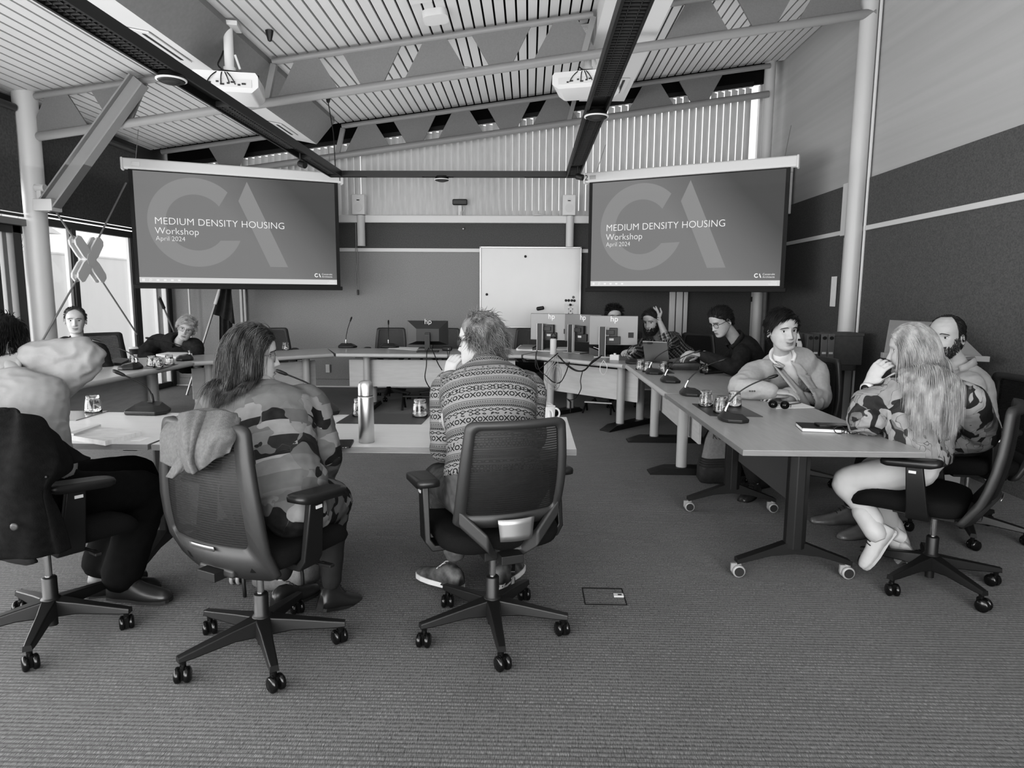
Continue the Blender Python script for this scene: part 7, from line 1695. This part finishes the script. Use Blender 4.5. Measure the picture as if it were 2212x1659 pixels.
# 11 --- leaning grey haired person by the flag
f = Fig((-4.2, 7.75, .585), A_(388, 738, 7.48), A_(402, 706, 7.4), A_(420, 744, 7.45), A_(342, 736, 7.6), (.3, -.95, 0), hips=(-.9, -.3, 0), bow=.08, size=1.03)
hd = Head(A_(403, 710, 7.40), (.32, -.93, -.12), (.32, .1, .94), 1.08)
aL = (A_(422, 748, 7.45), A_(424, 790, 7.4), A_(395, 795, 7.1)); aR = (A_(340, 738, 7.6), A_(308, 768, 7.5), A_(350, 790, 7.3))
pO = person('grey haired person in spectacles and dark jacket leaning sideways by the flag', f, hd, 'skin', [aL, aR])
def b_(g): f.torso(g, .018, .0); [f.arm(g, *a, inf=.018, cut=.95, loose=.014) for a in (aL, aR)]
garment('jacket', 'cloth_dark', pO, b_, .012, 5, .006, 9, [(V(aR[1]), .25, 1.6)]); collar('collar', 'cloth_dark', pO, f, .072, .065, 70, .35, (.32, -.93, -.2))
put(hair(hd, pO, 'hair', 'hair_silver', std_line(.062, -.02, -.085, .045), 1100, lambda p, z: .055 if z > .04 else .025, lambda p, ph, z: (.9, .4, -.2 if z > .04 else -.7), .012, .0016, 111, steps=5, lift=.22, grav=.1), pO); put(glasses(hd, pO, 'grey_plastic'), pO); put(brows(hd, pO, 'hair_grey'), pO)
# ------------------------------------------------------------------ cloth over the chairs, bag on the floor
M['wool'] = mat('scarf_wool', 98, .95, var=7, vscale=90, bump=.35, bscale=320, spec=.1)
M['coat'] = mat('coat_cloth', 26, .95, var=4, vscale=40, bump=.2, bscale=200, spec=.12)
def drape(name, mt, parent, fn, nu, nv, th=.006, sub=1):
    g = G(); g.grid(fn, nu, nv); o = g.build(name, mt, parent, solid=th, sub=sub); return o
def pix_sheet(rows, fold=.0, seed=1):
    """rows: list of rows of (px, py, depth); returns a smooth sheet through those points"""
    pts = [[A_(*p) for p in r] for r in rows]
    def cr(a, b, c, d, t): return .5 * ((2 * b) + (c - a) * t + (2 * a - 5 * b + 4 * c - d) * t * t + (3 * b - a - 3 * c + d) * t ** 3)
    def line(L, u):
        n = len(L) - 1; x = min(n - 1e-6, u * n); i = int(x); t = x - i; return cr(L[max(0, i - 1)], L[i], L[i + 1], L[min(n, i + 2)], t)
    def fn(u, v):
        p = line([line(r, u) for r in pts], v)
        if fold: p = p + V((0, 1, 0)) * (fold * noise.noise(V((u * 6 + seed, v * 1.5, seed))))
        return p
    return fn
# grey woollen scarf folded over the woman's chair
y0 = 2.22
t = thing('scarf', 'thick grey woollen scarf hanging over the back of the floral woman chair', 'scarf', (-1.1, 2.3, .9))
def sheet(nm, rows, mt, nu=18, nv=14, fold=.0, seed=1, th=.010): return put(drape(nm, mt, t, pix_sheet(rows, fold, seed), nu, nv, th), t)
sheet('back_fold', [[(372, 905, 2.36), (420, 886, 2.34), (470, 884, 2.32), (522, 905, 2.28)], [(352, 930, 2.30), (410, 905, 2.26), (470, 905, 2.24), (520, 920, 2.22)], [(345, 965, 2.26), (400, 960, 2.22), (455, 955, 2.20), (505, 950, 2.19)], [(340, 1000, 2.25), (380, 1012, 2.22), (430, 1000, 2.20), (490, 985, 2.19)]], 'wool', fold=.03)
sheet('middle_fold', [[(385, 893, 2.30), (418, 886, 2.28), (445, 888, 2.27), (452, 895, 2.27)], [(383, 940, 2.22), (405, 930, 2.17), (425, 935, 2.17), (432, 945, 2.20)], [(385, 985, 2.20), (402, 985, 2.14), (415, 990, 2.15), (425, 985, 2.19)], [(400, 1018, 2.20), (412, 1025, 2.15), (425, 1020, 2.15), (430, 1000, 2.19)]], 'wool', fold=.02, seed=4)
sheet('right_fold', [[(440, 888, 2.28), (480, 886, 2.27), (505, 892, 2.26), (520, 902, 2.25)], [(420, 950, 2.18), (455, 935, 2.15), (488, 930, 2.15), (512, 940, 2.18)], [(412, 1005, 2.18), (435, 985, 2.14), (470, 965, 2.14), (503, 962, 2.17)], [(418, 1024, 2.18), (440, 1012, 2.15), (468, 990, 2.15), (498, 978, 2.17)]], 'wool', fold=.02, seed=8)
sheet('hanging_end', [[(385, 985, 2.22), (400, 982, 2.21), (412, 985, 2.21)], [(372, 1010, 2.21), (388, 1010, 2.19), (402, 1010, 2.2)], [(360, 1030, 2.22), (372, 1034, 2.20), (382, 1024, 2.21)]], 'wool', 10, 8, .01, 3)
# dark coat over the chair at the left edge
t = thing('coat', 'dark coat hung over the back of the chair at the left edge', 'coat', (-2.05, 2.3, .6))
sheet('coat_back', [[(-90, 890, 2.36), (-20, 884, 2.34), (40, 886, 2.32), (85, 905, 2.32), (125, 950, 2.36)], [(-110, 960, 2.24), (-30, 950, 2.2), (40, 955, 2.18), (110, 985, 2.22), (160, 1010, 2.34)], [(-120, 1060, 2.2), (-30, 1060, 2.16), (30, 1060, 2.14), (80, 1060, 2.17), (110, 1050, 2.24)], [(-120, 1140, 2.2), (-30, 1140, 2.16), (40, 1140, 2.14), (95, 1135, 2.17), (135, 1125, 2.24)], [(-110, 1200, 2.24), (-30, 1205, 2.2), (40, 1205, 2.18), (110, 1200, 2.2), (155, 1185, 2.26)]], 'coat', 26, 22, .05, 6, .014)
sheet('coat_flap', [[(85, 925, 2.33), (120, 940, 2.36), (150, 965, 2.4), (188, 990, 2.46)], [(80, 960, 2.26), (115, 975, 2.3), (150, 990, 2.36), (190, 994, 2.44)], [(85, 1010, 2.2), (110, 1010, 2.24), (130, 1005, 2.3), (150, 1000, 2.36)]], 'coat', 14, 8, .02, 9, .01)
sheet('collar', [[(-30, 884, 2.36), (10, 880, 2.34), (30, 886, 2.34)], [(-30, 930, 2.25), (0, 930, 2.22), (22, 935, 2.24)], [(-30, 970, 2.2), (-8, 975, 2.17), (5, 970, 2.18)]], 'coat', 8, 8, .01, 2, .012)
g = G(); c = A_(32, 1138, 2.10); g.lathe([(0, 0), (.012, 0), (.014, .003), (.008, .006), (0, .005)], c=c, n=14, axis=V((.1, -1, 0))); c = A_(100, 1030, 2.2); g.lathe([(0, 0), (.005, 0), (.004, .004), (0, .005)], c=c, n=10, axis=V((.1, -1, 0))); put(g.build('button', 'dark_plastic', t), t)
# handbag under the woman's chair
c = atZ(590, 1290); t = thing('handbag', 'soft grey handbag with dark straps on the floor under the floral woman chair', 'bag', (c.x + .02, c.y + .12, 0), R(-10))
g = G(); rg = lambda z, a, b: [V((x + .01 * sin(12 * y), y, z + .01 * sin(20 * x))) for x, y in rrect(.3 * a, .16 * b, .05, 5)]
g.loft([rg(.005, .8, .7), rg(.03, 1, 1), rg(.12, 1.0, 1.0), rg(.2, .85, .6), rg(.24, .7, .2)]); g.build('body', 'canvas', t)
g = G(); g.tube(bez((-.1, -.06, .2), (-.16, -.16, .2), (-.1, -.18, .05), (-.12, -.16, .01), 10), .009, 6); g.tube(bez((.06, -.07, .2), (.1, -.12, .3), (.16, -.1, .2), (.15, -.12, .03), 10), .009, 6); g.build('strap', 'black_plastic', t)
# ------------------------------------------------------------------ light
w = bpy.data.worlds.new('world'); SC.world = w; w.use_nodes = True
bg = w.node_tree.nodes['Background']; bg.inputs['Color'].default_value = (1, 1, 1, 1); bg.inputs['Strength'].default_value = 1.5
def area(name, loc, target, sx, sy, power, spread=180):
    d = bpy.data.lights.new(name, 'AREA'); d.shape = 'RECTANGLE'; d.size = sx; d.size_y = sy; d.energy = power; d.spread = R(spread)
    o = bpy.data.objects.new(name, d); COL.objects.link(o); o.location = loc
    o.rotation_euler = (V(target) - V(loc)).to_track_quat('-Z', 'Y').to_euler(); return o
area('fill_rear', (-1.0, -2.2, 2.2), (-1.0, 6, 1.2), 7.5, 2.6, 230)  # added soft fill behind the camera, no known window there
area('fill_rear_up', (-1.0, -2.3, 1.0), (-1.0, 4.5, 4.2), 7.5, 1.6, 190)  # added fill from behind, aimed up to brighten the ceiling
area('daylight_side_up', (XL - .5, 4.5, .9), (0.5, 5.5, 4.6), 8.0, 1.4, 90)
area('daylight_side', (XL - .5, 2.4, 1.5), (0, 4.6, 0.3), 8.0, 2.2, 430)
area('ceiling_fill', (-1.0, 4.2, 2.72), (-1.0, 4.2, 9), 8.6, 11.0, 170, 115)  # added unseen upward lamp, imitates floor bounce on ceiling and upper walls
SC.view_settings.view_transform = 'Standard'; SC.view_settings.look = 'None'; SC.view_settings.exposure = 0.0; SC.view_settings.gamma = 1.0
SC.view_settings.use_curve_mapping = True
cm = SC.view_settings.curve_mapping; cu = cm.curves[3]
for x, y in ((.03, .019), (.10, .092), (.35, .39), (.7, .77)): cu.points.new(x, y)
cm.update()
cy = SC.cycles; cy.max_bounces = 6; cy.diffuse_bounces = 3; cy.glossy_bounces = 3; cy.transmission_bounces = 6; cy.transparent_max_bounces = 10
cy.caustics_reflective = False; cy.caustics_refractive = False; cy.sample_clamp_indirect = 6.0; cy.use_denoising = True
cy.use_adaptive_sampling = True; cy.adaptive_threshold = 0.035
